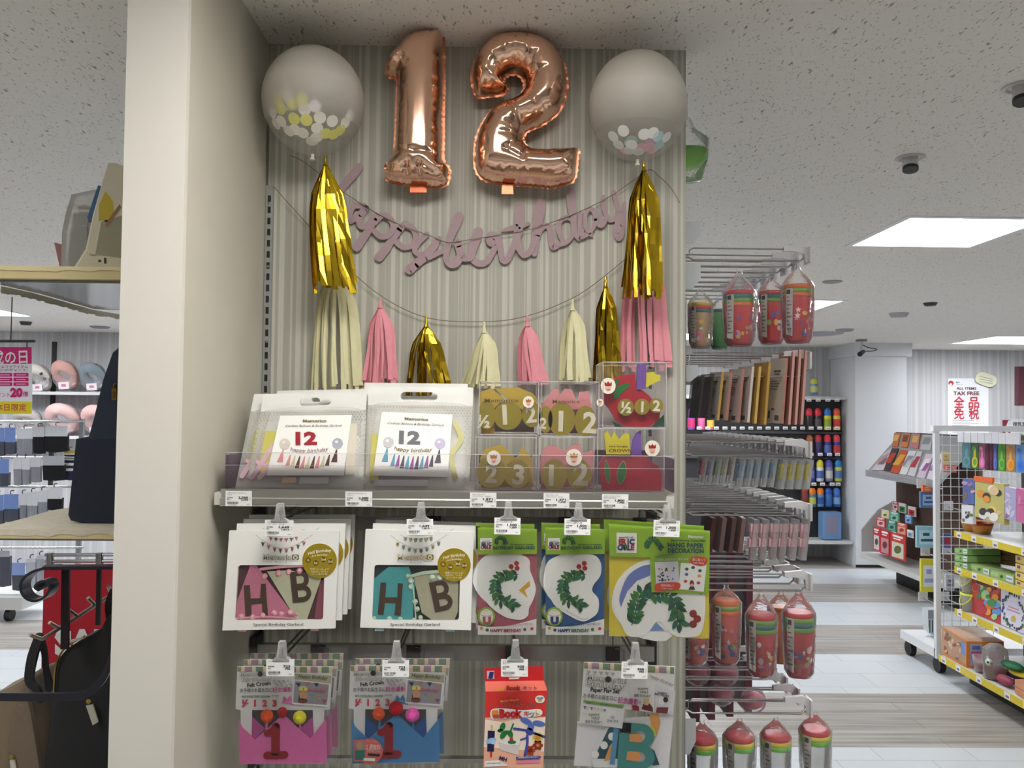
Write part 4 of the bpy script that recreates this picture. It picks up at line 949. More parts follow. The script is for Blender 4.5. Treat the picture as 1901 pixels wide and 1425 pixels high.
def B_shape(x0, y0, w_, h_, ang):
    a = math.radians(ang); ca, sa = math.cos(a), math.sin(a)
    def f(L): return [(x0+x*w_*ca-y*h_*sa, y0+x*w_*sa+y*h_*ca) for x, y in L]
    def lobe(y0_, y1_, xr, th):
        cy, ry = (y0_+y1_)/2, (y1_-y0_)/2; o = [(.3, y0_), (.55, y0_)]+[(.55+(xr-.55)*math.cos(t), cy+ry*math.sin(t)) for t in [math.radians(k) for k in range(-75, 76, 15)]]+[(.55, y1_), (.3, y1_)]
        i = [(.3, y1_-th), (.55, y1_-th)]+[(.55+(xr-.55-.24)*math.cos(t), cy+(ry-th)*math.sin(t)) for t in [math.radians(k) for k in range(75, -76, -15)]]+[(.55, y0_+th), (.3, y0_+th)]
        return o+i
    return [f([(0, 0), (.31, 0), (.31, 1), (0, 1)]), f(lobe(0, .55, .95, .15)), f(lobe(.45, 1, 1.0, .16))]
bunting_box(c4, [(118, 252), (1055, 250), (1020, 1085), (58, 1102)], [(193, 545), (930, 545), (918, 1012), (165, 1015)],
            'white bunting box showing a pink H and a cream B flag, frontmost of its stack',
            dict(print=((190, 110, 120), (120, 110, 100), (196, 130, 136)), tri=True, back=(96, 60, 66), pom=(236, 176, 190), tab=(226, 176, 190), trims=[(((385, 580), (560, 560), (740, 550)), 5), (((170, 1000), (420, 985), (680, 1000)), 3)]),
            [([(295, 550), (350, 548), (700, 1012), (172, 1012), (185, 850)], (214, 132, 160), .006), ([(440, 600), (600, 590), (915, 620), (780, 1010), (690, 1010)], (206, 208, 178), .0045), ([(890, 690), (925, 660), (918, 1010), (840, 1010)], (150, 84, 100), .008)],
            dict(cap=(535, 1062), set=[('H', H1, 0), ('B', B_shape(632, 605, 165, 265, -6), 1)]),
            [(420, 640, 26), (540, 615, 30), (625, 605, 27), (718, 595, 28), (222, 985, 27), (318, 990, 27), (404, 972, 26), (502, 955, 26), (565, 965, 26), (640, 950, 30), (690, 960, 22)], (888, 508, 148), [(190, 270, 1085, 1108), (812, 885, 1078, 1100)], False,
            [((.008, .016, .010), 'white bunting box second on the hook behind the pink H box'), ((.014, .034, .016), 'white bunting box third on the hook behind the pink H box'), ((.018, .052, .021), 'white bunting box last on the hook behind the pink H box')])
H2 = [[(260, 695), (308, 695), (300, 820), (402, 820), (406, 700), (450, 702), (432, 975), (378, 972), (388, 868), (296, 868), (285, 970), (235, 966)]]
bunting_box(c5, [(132, 240), (1055, 265), (1030, 1100), (85, 1078)], [(207, 542), (940, 550), (928, 1018), (186, 1012)],
            'white bunting box showing a teal H and a beige B flag, frontmost of its stack',
            dict(print=((150, 170, 150), (190, 176, 140), (140, 150, 130)), tri=False, back=(60, 70, 66), pom=(206, 226, 206), tab=(176, 210, 214), trims=[(((520, 640), (640, 610), (900, 590)), 6), (((520, 640), (545, 800), (560, 1000)), 2.5)]),
            [([(330, 558), (500, 560), (555, 700), (535, 1010), (188, 1010), (205, 660)], (84, 172, 176), .006), ([(540, 640), (750, 600), (925, 640), (920, 940), (890, 1012), (700, 1014), (610, 950)], (186, 184, 158), .0045)],
            dict(cap=(555, 1062), set=[('H', H2, 0), ('B', B_shape(672, 695, 165, 260, -12), 1)]),
            [(492, 640, 22), (518, 680, 27), (520, 730, 25), (700, 650, 28), (765, 655, 27), (553, 858, 25), (570, 920, 23), (600, 992, 20), (205, 1000, 20), (335, 1004, 24), (428, 1006, 22), (545, 1010, 18)], (887, 543, 142), [(210, 290, 1085, 1100), (815, 895, 1090, 1108)], True,
            [((.010, .018, .008), 'white bunting box behind the teal H box on the same hook'), ((.012, .036, .012), 'white bunting box last on the hook behind the teal H box')])
# ------------------------------------------------------------------ picture-book garland packs (green header)
c6 = zc(870, 940, 5.088); c7 = zc(1100, 940, 5.088)
LIME = mat((150, 190, 46), .45, noise=.10, scale=30); NAVY = mat((34, 60, 92), .6); LEAFS = [mat(c, .8) for c in ((26, 92, 54), (36, 112, 70), (20, 70, 44), (58, 120, 50), (30, 100, 84))]
PACKF = film(.015, (240, 240, 240), .05, .7, 28.0, .55)
def leaf_arc(s, pts, wd, lay=3, seed=1):
    """a plain sprig: a thin curved stem with separate pointed leaves to both sides"""
    r = random.Random(seed); L = smooth_line(pts, 6); s.stroke(L, wd*.07, LEAFS[2], lay, 0, 0)
    tot = sum(math.dist(L[i], L[i+1]) for i in range(len(L)-1)); stp = wd*.30; acc = stp*.5; k = 0
    for i in range(len(L)-1):
        d = math.dist(L[i], L[i+1])
        while acc <= d:
            u = acc/d; x, y = L[i][0]+(L[i+1][0]-L[i][0])*u, L[i][1]+(L[i+1][1]-L[i][1])*u
            an = math.atan2(L[i+1][1]-L[i][1], L[i+1][0]-L[i][0])
            for sd in (1, -1):
                a = an+sd*math.radians(52+r.uniform(-12, 12)); ln = wd*r.uniform(.66, .84); h = wd*.18
                ca, sa = math.cos(a), math.sin(a); P_ = []
                for q, o in ((0, 0), (.25, .8), (.5, 1), (.75, .65), (1, 0), (.75, -.65), (.5, -1), (.25, -.8)): P_.append((x+q*ln*ca-o*h*sa, y+q*ln*sa+o*h*ca))
                s.poly(P_ if True else P_, r.choice(LEAFS), lay+.5+k*.05); k += 1
            acc += stp
        acc -= d
def garland_pack(dx, body, lettercol, bannerA, bannerB, label, c, shape, cards):
    q = lambda x, y: c((x+dx, y))[0]; Q = lambda *p: [q(*a) for a in p]
    base = P(*q(365, 210), Y=YP); t = thing('garland_pack', label, 'garland pack', (base.x, YP, base.z), 'picture-book garland packs on wire hooks')
    m = MB(); s = Sheet(m, (0, YP+.004, 0)); s.slab(Q((88, 440), (645, 440), (638, 1210), (88, 1210)), mat(body, .6, noise=.12, scale=40), .004); m.build('backing_card', t)
    for i, (off, ns) in enumerate(cards):
        k = MB(); sk = Sheet(k, (0, YP+.0032-.0009*i, 0)); sk.slab([(x+off[0], y+off[1]) for x, y in smooth_line(Q(*shape), 4, True)], PAPER, .0007)
        if ns:
            leaf_arc(sk, Q((470, 640), (380, 650), (280, 680), (255, 780), (290, 880), (380, 900), (440, 950)), 19, 1, 3)
            x, y = q(432, 556)
            for ox, oy in ((-6, 2), (4, -4), (5, 5)): sk.ell(x+ox, y+oy, 4.6, 4.6, mat((176, 48, 40), .7), 1)
            if body[0] > 100: sk.poly(Q((475, 790), (575, 700), (580, 750), (530, 790), (560, 860)), mat((214, 164, 40), .7), 1)
        k.build('letter_card', t)
    h = MB(); sh = Sheet(h, (0, YP, 0)); sh.slab(Q((85, 200), (645, 215), (645, 448), (88, 452)), LIME, .003)
    sh.poly(Q((108, 298), (222, 296), (222, 408), (108, 410)), PAPER, 1); sh.text('world of', *q(165, 332), 2.4, INK, 0, 'c', 0, 14)
    for i, (ch, cc) in enumerate(zip('ERIC', ((30, 60, 110), (40, 90, 60), (180, 40, 50), (40, 60, 110)))): sh.text(ch, *q(132+23*i, 368), 6.0, mat(cc, .6), 0, 'c', .05)
    for i, (ch, cc) in enumerate(zip('CARLE', ((180, 40, 50), (40, 60, 110), (190, 60, 50), (60, 50, 90), (180, 40, 60)))): sh.text(ch, *q(128+19*i, 398), 6.0, mat(cc, .6), 0, 'c', .05)
    leaf_arc(sh, Q((255, 360), (270, 310), (300, 295), (335, 310), (350, 350)), 7, 1, 2)
    sh.text('The Very Hungry Caterpillar', *q(505, 362), 2.0, mat((40, 70, 30), .6), 0, 'c', .04, 44); sh.text('BIRTHDAY GARLAND', *q(428, 402), 5.4, mat((40, 96, 90), .6), -.6, 'c', .035, 77)
    h.build('header_card', t)
    b = MB(); sb = Sheet(b, (0, YP-.0008, 0)); sb.slab(smooth_line(Q((88, 1120), (200, 1135), (400, 1120), (640, 1060)), 4)+Q((638, 1210), (88, 1210)), mat((232, 232, 230), .6), .0006)
    sb.text('お誕生日に文字をつなげて使えるよ', *q(455, 1122), 2.6, mat(lettercol, .6), -4, 'c', .02, 60); sb.text('HAPPY', *q(265, 1185), 6.0, mat(bannerA, .6), 0, 'c', .05, 24); sb.text('BIRTHDAY', *q(415, 1185), 6.0, mat(bannerB, .6), 0, 'c', .05, 33)
    for x, y, cc in ((122, 1148, (196, 160, 60)), (175, 1165, (40, 90, 50)), (530, 1160, (50, 100, 60)), (598, 1152, (200, 60, 60))): sb.ell(*q(x, y), 3.0, 3.0, mat(cc, .7), 2)
    b.build('banner_strip', t)
    r = MB(); sr = Sheet(r, (0, YP-.0016, 0)); x, y = q(168, 1038); sr.slab([(x+16*math.cos(i*math.pi/14), y+17.5*math.sin(i*math.pi/14)) for i in range(28)], mat((140, 176, 60), .5), .0006); sr.ell(x, y, 12.6, 14, mat((236, 232, 222), .6), 1)
    sr.text('U', *q(172, 1105), 12, mat(lettercol, .6), 0, 'c', .08, 15.5); sr.text('つなげて', *q(165, 988), 2.4, GREYINK, 0, 'c', 0, 12); sr.stroke(Q((105, 1020), (168, 1035), (232, 1020)), .5, INK, 2, 0, 0); r.build('round_sticker', t)
    f = MB(); sf = Sheet(f, (0, YP-.003, 0)); sf.poly(Q((80, 190), (652, 205), (650, 1218), (82, 1218)), PACKF, 0); f.build('cello_sleeve', t)
    copy_tree(t, (-.004 if dx == 0 else -.006, .018, .006), label.split(' with')[0]+' hidden behind the front one on its hook')
    return t
sh1 = [(270, 520), (300, 470), (400, 455), (520, 465), (575, 510), (580, 600), (610, 680), (635, 780), (610, 880), (570, 960), (560, 1030), (500, 1068), (420, 1062), (340, 1040), (220, 960), (140, 860), (112, 760), (150, 620), (220, 540)]
garland_pack(0, (178, 92, 110), (178, 84, 100), (150, 90, 96), (160, 40, 60), 'pink garland pack with green header and white letter card of a leaf wreath', c6, sh1,
             [((-14, -14), 0), ((0, 0), 1)])
sh2 = [(960-640, 500), (1010-640, 460), (1100-640, 450), (1200-640, 465), (1250-640, 540), (1245-640, 650), (1180-640, 740), (1170-640, 800), (1225-640, 870), (1225-640, 980), (1180-640, 1040), (1100-640, 1062), (980-640, 1010), (850-640, 920), (790-640, 800), (800-640, 660), (840-640, 560)]
garland_pack(640, (34, 90, 148), (30, 60, 130), (30, 60, 120), (40, 110, 80), 'blue garland pack with green header and white letter card of a leaf wreath', c6, sh2,
             [((-16, -10), 0), ((-6, 4), 0), ((0, 0), 1)])
def hang_pack():
    Q = c7; q = lambda x, y: c7((x, y))[0]
    base = P(*q(630, 180), Y=YP); t = thing('decoration_pack', 'wide hanging paper decoration pack with lime header and yellow backing, rightmost of its row', 'decoration pack', (base.x, YP, base.z))
    m = MB(); s = Sheet(m, (0, YP+.005, 0)); s.slab(Q((160, 470), (1100, 480), (1100, 1245), (158, 1222)), mat((222, 204, 60), .6, noise=.10, scale=30), .004); m.build('backing_card', t)
    for i, (pts, dz) in enumerate((([(210, 760), (300, 620), (430, 530), (560, 495), (700, 540), (760, 1215), (400, 1225), (260, 1100), (185, 950)], 0), ([(220, 800), (300, 650), (420, 550), (600, 500), (860, 640), (1000, 820), (1060, 830), (1060, 1050), (1020, 1200), (940, 1230), (790, 1225), (700, 1160), (650, 1095), (610, 1090), (540, 1170), (450, 1225), (330, 1215), (270, 1110), (205, 960)], 1))):
        k = MB(); sk = Sheet(k, (0, YP+.0042-.0012*i, 0)); sk.slab(smooth_line(Q(*pts), 4, True), PAPER, .0009)
        if i:
            sk.poly(smooth_line(Q((268, 950), (255, 850), (330, 660), (450, 570), (545, 545)), 4)+Q((545, 650), (420, 700), (330, 800)), mat((110, 124, 190), .7), 1)
            leaf_arc(sk, Q((370, 1120), (400, 1020), (430, 900), (480, 800), (600, 830), (740, 850), (800, 960), (800, 1060), (830, 1110)), 27, 1, 9)
            [sk.ell(*q(x_, y_), 7, 7, mat((150, 44, 40), .7), 2) for x_, y_ in ((950, 1010), (990, 1060), (950, 1110))]
        else: sk.poly(Q((540, 1170), (600, 1090), (680, 1170)), mat((120, 150, 200), .7), 3)
        k.build('paper_cutout', t)
    h = MB(); sh = Sheet(h, (0, YP, 0)); sh.slab(Q((150, 165), (1108, 230), (1100, 820), (560, 808), (545, 480), (165, 470)), LIME, .003)
    sh.poly(Q((228, 245), (418, 250), (415, 438), (226, 435)), PAPER, 1); sh.text('world of', *q(315, 298), 3.4, INK, 1, 'c', .02, 26)
    for i, (ch, cc) in enumerate(zip('ERIC', ((190, 30, 44), (190, 30, 44), (30, 80, 60), (40, 50, 110)))): sh.text(ch, *q(264+36*i, 355), 9.6, mat(cc, .6), 1, 'c', .05)
    for i, (ch, cc) in enumerate(zip('CARLE', ((40, 60, 120), (30, 90, 110), (40, 110, 70), (60, 40, 80), (190, 30, 44)))): sh.text(ch, *q(258+30*i, 410), 9.6, mat(cc, .6), 1, 'c', .05)
    leaf_arc(sh, Q((500, 400), (530, 330), (580, 310), (620, 350), (650, 390)), 10, 1, 5)
    sh.text('Memorico', *q(975, 296), 4.6, WHITE, 2, 'c', .04, 28); sh.text('Very Hungry Caterpillar', *q(905, 328), 3.4, mat((30, 50, 30), .6), 1, 'c', .03, 66)
    sh.text('HANG PAPER', *q(880, 385), 7.8, mat((26, 70, 96), .6), 1, 'c', .035, 67); sh.text('DECORATION', *q(880, 436), 7.8, mat((26, 70, 96), .6), 1, 'c', .035, 67)
    sh.text('お誕生日はもちろん', *q(690, 470), 3.6, mat((60, 110, 150), .6), -10, 'c', .02, 38); sh.text('いろんな記念日に使えるよ', *q(760, 508), 3.4, WHITE, -2, 'c', .02, 56)
    sh.poly(Q((588, 525), (808, 515), (820, 725), (600, 740)), mat((214, 214, 220), .6), 2); sh.poly(Q((835, 530), (1078, 545), (1050, 805), (812, 780)), PAPER, 2)
    rr = random.Random(4); pal = [(40, 90, 60), (190, 60, 60), (90, 100, 180), (220, 150, 60), (60, 60, 70)]
    for i in range(26): sh.ell(*q(rr.uniform(610, 800), rr.uniform(580, 705)), 1.6, 1.8, mat(rr.choice(pal), .7), 3)
    for x, y, cc in ((890, 590, 0), (950, 575, 0), (1015, 605, 0), (888, 640, 2), (1008, 655, 3), (878, 705, 1), (1000, 720, 1)): sh.ell(*q(x, y), 3.4, 2.8, mat(pal[cc], .7), 3)
    sh.ell(*q(938, 725), 4.2, 6, mat((150, 40, 40), .7), 3); sh.poly(Q((905, 785), (925, 750), (955, 750), (970, 785)), INK, 3); sh.ell(*q(938, 742), 3.0, 3.0, mat((220, 180, 160), .7), 4)
    for pts, l1, l2 in (([(930, 480), (1000, 470), (1080, 490), (1075, 545), (1010, 560), (925, 530)], '壁に貼って', "Let's Party"), ([(600, 730), (700, 715), (820, 720), (815, 780), (700, 790), (595, 795)], '天井から吊るして', 'デコレーション')):
        sh.poly(smooth_line(Q(*pts), 3, True), mat((214, 70, 46), .6), 4); cx = sum(p[0] for p in pts)/len(pts); cy = sum(p[1] for p in pts)/len(pts)
        sh.text(l1, *q(cx, cy), 3.8, WHITE, 3, 'c', .03, 24, lay=6); sh.text(l2, *q(cx, cy+26), 3.0, WHITE, 3, 'c', .02, 20, lay=6)
    h.build('header_card', t)
    f = MB(); sf = Sheet(f, (0, YP-.003, 0)); sf.poly(Q((145, 158), (1115, 225), (1118, 1255), (150, 1232)), PACKF, 0); f.build('cello_sleeve', t)
    copy_tree(t, (-.006, .018, .006), 'wide hanging paper decoration pack behind the front one at the right end')
hang_pack()

# ------------------------------------------------------------------ bottom row
c8 = zc(420, 1180, 5.818); c9 = zc(630, 1180, 5.818); c10 = zc(860, 1180, 5.815); c11 = zc(1050, 1180, 5.817)
STRIPES = [mat(c, .6) for c in ((120, 134, 96), (214, 186, 160), (104, 132, 110), (206, 204, 170), (150, 126, 140), (222, 190, 176))]
FULLJ = 'お子様のお誕生日に'
def striped_top(s, Q, x0, y0, x1, y1, y0r, y1r, lay=1, n=26):
    for i in range(n):
        u0, u1 = i/n, (i+1)/n; a = lambda u, l, r_: l+(r_-l)*u
        s.poly(Q((x0+(x1-x0)*u0, a(u0, y0, y0r)), (x0+(x1-x0)*u1, a(u1, y0, y0r)), (x0+(x1-x0)*u1, a(u1, y1, y1r)), (x0+(x1-x0)*u0, a(u0, y1, y1r))), STRIPES[(i*5+i//3) % 6], lay)
def crown_pack(c, dy, felt, feltdark, label, poms, badge, extra):
    q = lambda x, y: c((x, y+dy))[0]; Q = lambda *p: [q(*a) for a in p]
    base = P(*q(600, 300), Y=YP); t = thing('felt_crown_pack', label, 'felt crown pack', (base.x, YP, base.z), 'felt crown packs on wire hooks')
    m = MB(); s = Sheet(m, (0, YP+.002, 0))
    s.slab(Q((120, 330), (1150, 330), (1120, 790), (1060, 800), (1050, 1380), (160, 1380), (155, 800), (100, 790)), mat((222, 222, 224), .6), .0012)
    striped_top(s, Q, 122, 332, 1148, 385, 332, 400)
    s.text('Memorial', *q(310, 430), 6.6, mat((150, 146, 140), .6), -1, 'c', .045, 56); s.text('Memorial', *q(310, 430), 6.4, mat((226, 224, 220), .6), -1, 'c', 0, 55, lay=4)
    s.text('Birthday', *q(330, 488), 6.6, mat((150, 146, 140), .6), -1, 'c', .045, 56); s.text('Birthday', *q(330, 488), 6.4, mat((226, 224, 220), .6), -1, 'c', 0, 55, lay=4)
    s.ell(*q(365, 410), 5.0, 5.0, BLACK, 5)
    s.text('Felt Crown', *q(355, 540), 7.0, mat((36, 34, 34), .6), -6, 'c', .03, 44); s.text(FULLJ, *q(322, 605), 6.0, mat((60, 56, 56), .6), -1, 'c', .012, 59); s.text('記念撮影', *q(605, 603), 7.0, mat((206, 84, 150), .6), -1, 'c', .05, 36); s.text('を', *q(735, 600), 4.6, GREYINK, 0, 'c')
    s.poly(rounded(*q(168, 645), *q(470, 666), 1.6), mat((110, 152, 120), .6), 2); s.text('お誕生日に飾って撮影できる', *q(318, 662), 2.0, WHITE, 0, 'c', .02, 44); s.bars(*q(490, 640), *q(570, 652), GREYINK, 2, 3, 9)
    for tx, x in (('½', 205), ('1', 310), ('2', 415), ('3', 522)): s.text(tx, *q(x, 760), 11.5 if tx != '½' else 12, mat((206, 66, 92), .6), 0, 'c', .06)
    s.poly(Q((605, 725), (620, 645), (655, 685), (690, 640), (710, 690), (752, 670), (738, 748)), mat(felt, .6), 2); s.text('ピンク' if felt[0] > 150 else 'ブルー', *q(680, 718), 3, WHITE, 3, 'c', .02)
    for i in range(14): s.ell(*q(520+(i*37) % 200, 480+(i*53) % 70), 2.4, 2.0, mat((190, 188, 190), .6), 2)
    s.poly(Q((740, 405), (1135, 430), (1130, 515), (740, 480)), mat((176, 172, 148), .6), 3); s.text('Happy Birthday', *q(935, 462), 6.4, mat((70, 62, 44), .6), 4, 'c', .01, 54, lay=4, shear=.25)
    s.poly(Q((725, 470), (1125, 515), (1100, 765), (710, 735)), WHITE, 5); s.poly(Q((740, 482), (1110, 525), (1088, 745), (722, 718)), mat((150, 150, 160), .6), 6)
    for i, (x, y, cc) in enumerate(((780, 520, (50, 40, 90)), (880, 510, (190, 110, 120)), (975, 520, (40, 40, 60)), (1060, 560, (200, 120, 110)), (930, 640, (120, 150, 150)), (1000, 670, (190, 150, 80)), (1060, 700, (150, 90, 100)))): s.poly(Q((x-30, y-14), (x+28, y-10), (x, y+32)), mat(cc, .6), 7)
    s.text('Birthday', *q(975, 605), 5, mat((196, 90, 110), .6), 4, 'c', .04, 34, lay=8)
    s.poly(Q((785, 590), (790, 550), (835, 540), (880, 560), (880, 595)), mat((220, 214, 110), .6), 8); s.text('1', *q(833, 582), 4.6, mat((170, 60, 40), .6), 0, 'c', .05, lay=9)
    s.ell(*q(830, 640), 7.6, 9.0, mat((204, 150, 120), .6), 8); s.ell(*q(825, 700), 9, 4.6, mat((110, 60, 50), .6), 8); s.poly(Q((790, 625), (780, 680), (795, 690)), mat((60, 36, 30), .6), 9)
    if badge:
        x0, y0 = q(150, 1128); 
    m.build('header_card', t)
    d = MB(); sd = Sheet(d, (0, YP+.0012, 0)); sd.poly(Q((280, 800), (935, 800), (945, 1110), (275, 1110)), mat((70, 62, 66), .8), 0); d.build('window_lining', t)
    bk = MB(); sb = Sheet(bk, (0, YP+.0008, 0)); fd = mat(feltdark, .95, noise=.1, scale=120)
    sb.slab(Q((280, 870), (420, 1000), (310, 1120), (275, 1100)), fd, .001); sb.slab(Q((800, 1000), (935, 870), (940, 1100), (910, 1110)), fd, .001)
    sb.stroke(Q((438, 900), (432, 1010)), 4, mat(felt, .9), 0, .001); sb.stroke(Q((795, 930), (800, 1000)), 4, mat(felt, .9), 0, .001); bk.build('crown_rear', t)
    fr = MB(); sf = Sheet(fr, (0, YP-.0004, 0)); sf.slab(Q((135, 910), (170, 990), (310, 1120), (590, 870), (640, 868), (905, 1110), (1060, 920), (1075, 900), (1085, 1370), (140, 1385)), mat(felt, .95, noise=.08, scale=120, sheen=.3), .0016); fr.build('crown_front', t)
    nb = MB(); sn = Sheet(nb, (0, YP-.0018, 0)); nm = mat((150, 24, 36), .95, noise=.08, scale=150)
    sn.stroke(Q((535, 985), (532, 1120), (532, 1290)), 16, nm, 0, .001); sn.stroke(Q((440, 1050), (490, 1035), (540, 975)), [12, 14, 13], nm, 0, .001); sn.stroke(Q((440, 1292), (630, 1285)), 14, nm, 0, .001); nb.build('felt_number', t)
    for (x, y, r, cc, dep) in poms:
        p = MB(); p.ball(P(*q(x, y), Y=YP-.001), r/5.818/px_per_m(YP), mat(cc, .95, noise=.1, scale=300, bump=.6), 14, 9, sy=.5); p.build('pompom', t)
    if badge:
        b = MB(); sb = Sheet(b, (0, YP-.0042, 0)); rm = mat((224, 104, 96), .6); x, y = q(330, 1255)
        sb.slab([(x+24*math.cos(i*math.pi/14), y+24*math.sin(i*math.pi/14)) for i in range(28)], rm, .0004); sb.poly(Q((150, 1130), (290, 1125), (290, 1360), (155, 1365)), rm, 1); sb.poly(Q((165, 1145), (275, 1140), (275, 1240), (165, 1245)), mat((150, 140, 130), .6), 2); sb.ell(*q(215, 1190), 5, 7, mat((196, 150, 120), .6), 3); sb.poly(Q((165, 1245), (275, 1240), (275, 1345), (165, 1350)), mat((30, 120, 110), .6), 2)
        sb.text('カードも', *q(350, 1155), 3.2, mat((240, 200, 120), .6), 3, 'c', .01); sb.text('１週無料', *q(365, 1235), 8.2, WHITE, 3, 'c', .012, 27); sb.text('プレゼント', *q(365, 1265), 4.0, WHITE, 3, 'c', 0, 25); sb.poly(Q((310, 1275), (440, 1285), (436, 1312), (305, 1300)), BLACK, 3); sb.poly(Q((262, 1325), (388, 1330), (384, 1360), (260, 1355)), PAPER, 3); b.build('offer_sticker', t)
    f = MB(); sf = Sheet(f, (0, YP-.0062, 0)); A = Q((78, 285), (1190, 268), (1175, 1400), (50, 1412))
    sf.poly(A, PACKF, 0); f.poly([p+Vector((0, .0115, 0)) for p in [sf.q(*a) for a in A]], PACKF); f.build('cello_bag', t)
    for off, lab in extra: copy_tree(t, off, lab)
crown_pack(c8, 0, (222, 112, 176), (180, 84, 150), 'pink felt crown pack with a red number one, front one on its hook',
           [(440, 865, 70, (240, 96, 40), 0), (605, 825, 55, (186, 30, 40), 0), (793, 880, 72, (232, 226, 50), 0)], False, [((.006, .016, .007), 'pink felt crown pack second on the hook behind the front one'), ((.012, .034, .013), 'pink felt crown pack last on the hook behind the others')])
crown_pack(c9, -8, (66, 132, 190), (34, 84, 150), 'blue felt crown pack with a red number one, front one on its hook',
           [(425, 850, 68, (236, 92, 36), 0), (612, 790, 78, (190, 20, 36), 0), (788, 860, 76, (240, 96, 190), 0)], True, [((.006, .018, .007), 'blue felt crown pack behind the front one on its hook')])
def kit_box():
    Q = c10; q = lambda x, y: c10((x, y))[0]
    base = P(*q(560, 330), Y=YP); t = thing('balloon_kit_box', 'red hanging carton of a balloon twisting kit with pictured balloons', 'kit box', (base.x, YP, base.z))
    red = mat((206, 40, 44), .4); dep = .045
    m = MB(); s = Sheet(m, (0, YP, 0)); s.slab(Q((240, 600), (905, 590), (862, 1440), (215, 1440)), mat((214, 50, 48), .4), dep)
    s.poly(Q((236, 880), (888, 870), (862, 1425), (218, 1425)), mat((236, 178, 150), .4), 1); s.poly(Q((236, 900), (430, 930), (620, 890), (888, 880), (870, 1250), (222, 1200)), mat((244, 226, 210), .4), 2)
    s.text('マジックバルーンFun!', *q(600, 755), 7.6, WHITE, -1, 'c', .05, 66, arc=2.2); s.text('マジックバルーンFun!', *q(600, 755), 7.6, mat((150, 60, 40), .5), -1, 'c', .015, 66, lay=4, arc=2.2); s.text('風船のおもちゃでおもいっきり', *q(500, 705), 2.6, mat((240, 220, 120), .5), -6, 'c', .02, 34)
    s.poly(smooth_line(Q((300, 800), (420, 780), (640, 800), (830, 790), (835, 860), (640, 880), (430, 895), (310, 900)), 3, True), WHITE, 3)
    s.text('Book', *q(515, 878), 15, mat((196, 30, 40), .4), -2, 'c', .07, 43, lay=5)
    for i, (ch, cc) in enumerate(zip('キット', ((190, 60, 70), (40, 60, 140), (220, 170, 40)))): s.text(ch, *q(685+60*i, 870), 9.5, mat(cc, .4), -2, 'c', .05, lay=5)
    s.poly(rounded(*q(308, 800), *q(380, 872), 3), mat((216, 140, 50), .5), 5); s.poly(rounded(*q(318, 850), *q(388, 890), 2), mat((196, 70, 60), .5), 6)
    x, y = q(828, 683); s.ell(x, y, 9, 7.4, WHITE, 3); s.ell(x-3, y-2, 3, 2.4, mat((120, 170, 80), .5), 4); s.ell(x+3, y-2, 3, 2.4, mat((90, 140, 200), .5), 4); s.ell(x, y+2, 3.4, 2.4, mat((220, 150, 60), .5), 5)
    s.poly(Q((265, 1020), (342, 1025), (330, 1250), (258, 1245)), mat((26, 26, 70), .4), 3); s.ell(*q(306, 990), 2.0, 5.5, mat((232, 190, 80), .4), 3); s.poly(Q((290, 1250), (312, 1250), (310, 1310), (288, 1308)), mat((190, 50, 40), .4), 3); s.ell(*q(300, 1130), 10, 5, mat((150, 190, 226), .4), 4, -15); s.ell(*q(320, 1140), 5, 5, mat((176, 206, 236), .4), 5)
    g = mat((28, 120, 56), .35); s.ell(*q(425, 980), 5, 8, g, 4, 20); s.ell(*q(400, 1020), 5, 3.5, g, 4); s.ell(*q(430, 1070), 5, 8, g, 4, 30); s.ell(*q(510, 1060), 4.6, 7, g, 4, -20); s.ell(*q(470, 1040), 7, 3.6, g, 5); s.stroke(Q((505, 1040), (540, 950)), 3, g, 4); s.ell(*q(385, 1025), 3, 2, g, 4)
    bl = mat((86, 110, 190), .35); b2 = mat((60, 74, 160), .35); s.ell(*q(680, 920), 12, 5.5, bl, 4, 25); s.ell(*q(815, 945), 12, 5.5, bl, 4, 10); s.ell(*q(730, 980), 6, 7, bl, 5); s.ell(*q(715, 1030), 7, 7, b2, 5); s.stroke(Q((690, 1020), (550, 1000)), 4.4, b2, 4); s.stroke(Q((740, 1040), (880, 1090)), 4.4, b2, 4); s.stroke(Q((690, 1080), (690, 1170), (665, 1290)), 5, b2, 4); s.stroke(Q((680, 1100), (620, 1120)), 3, b2, 4)
    s.poly(Q((380, 1150), (470, 1115), (620, 1125), (590, 1285), (400, 1230)), mat((216, 206, 204), .4), 3); s.poly(Q((380, 1150), (470, 1115), (620, 1125), (600, 1180), (480, 1175)), mat((236, 234, 236), .4), 4); s.ell(*q(525, 1145), 8, 3.4, g, 5); s.ell(*q(520, 1115), 3.4, 3, mat((190, 40, 44), .4), 6)
    for fx, fy, cc, c2 in ((805, 1095, (222, 190, 90), (220, 140, 40)), (805, 1180, (150, 50, 30), (200, 120, 70)), (720, 1235, (170, 60, 30), (110, 30, 20))):
        for k in range(6):
            a = k*math.pi/3; s.ell(*q(fx+34*math.cos(a), fy+34*math.sin(a)), 4.0, 3.4, mat(cc, .4), 4, math.degrees(a))
        s.ell(*q(fx, fy), 3.4, 3.4, mat(c2, .4), 5)
    s.poly(Q((570, 1305), (820, 1293), (845, 1305), (818, 1325), (570, 1335)), mat((56, 70, 150), .4), 4); s.text('24時間以内に浮かない', *q(700, 1318), 2.8, WHITE, -2, 'c', .02, 38, lay=5); s.poly(Q((570, 1350), (830, 1338), (830, 1365), (570, 1376)), mat((226, 130, 170), .4), 4); s.poly(Q((235, 1350), (380, 1340), (490, 1400), (232, 1412)), mat((232, 232, 232), .4), 4)
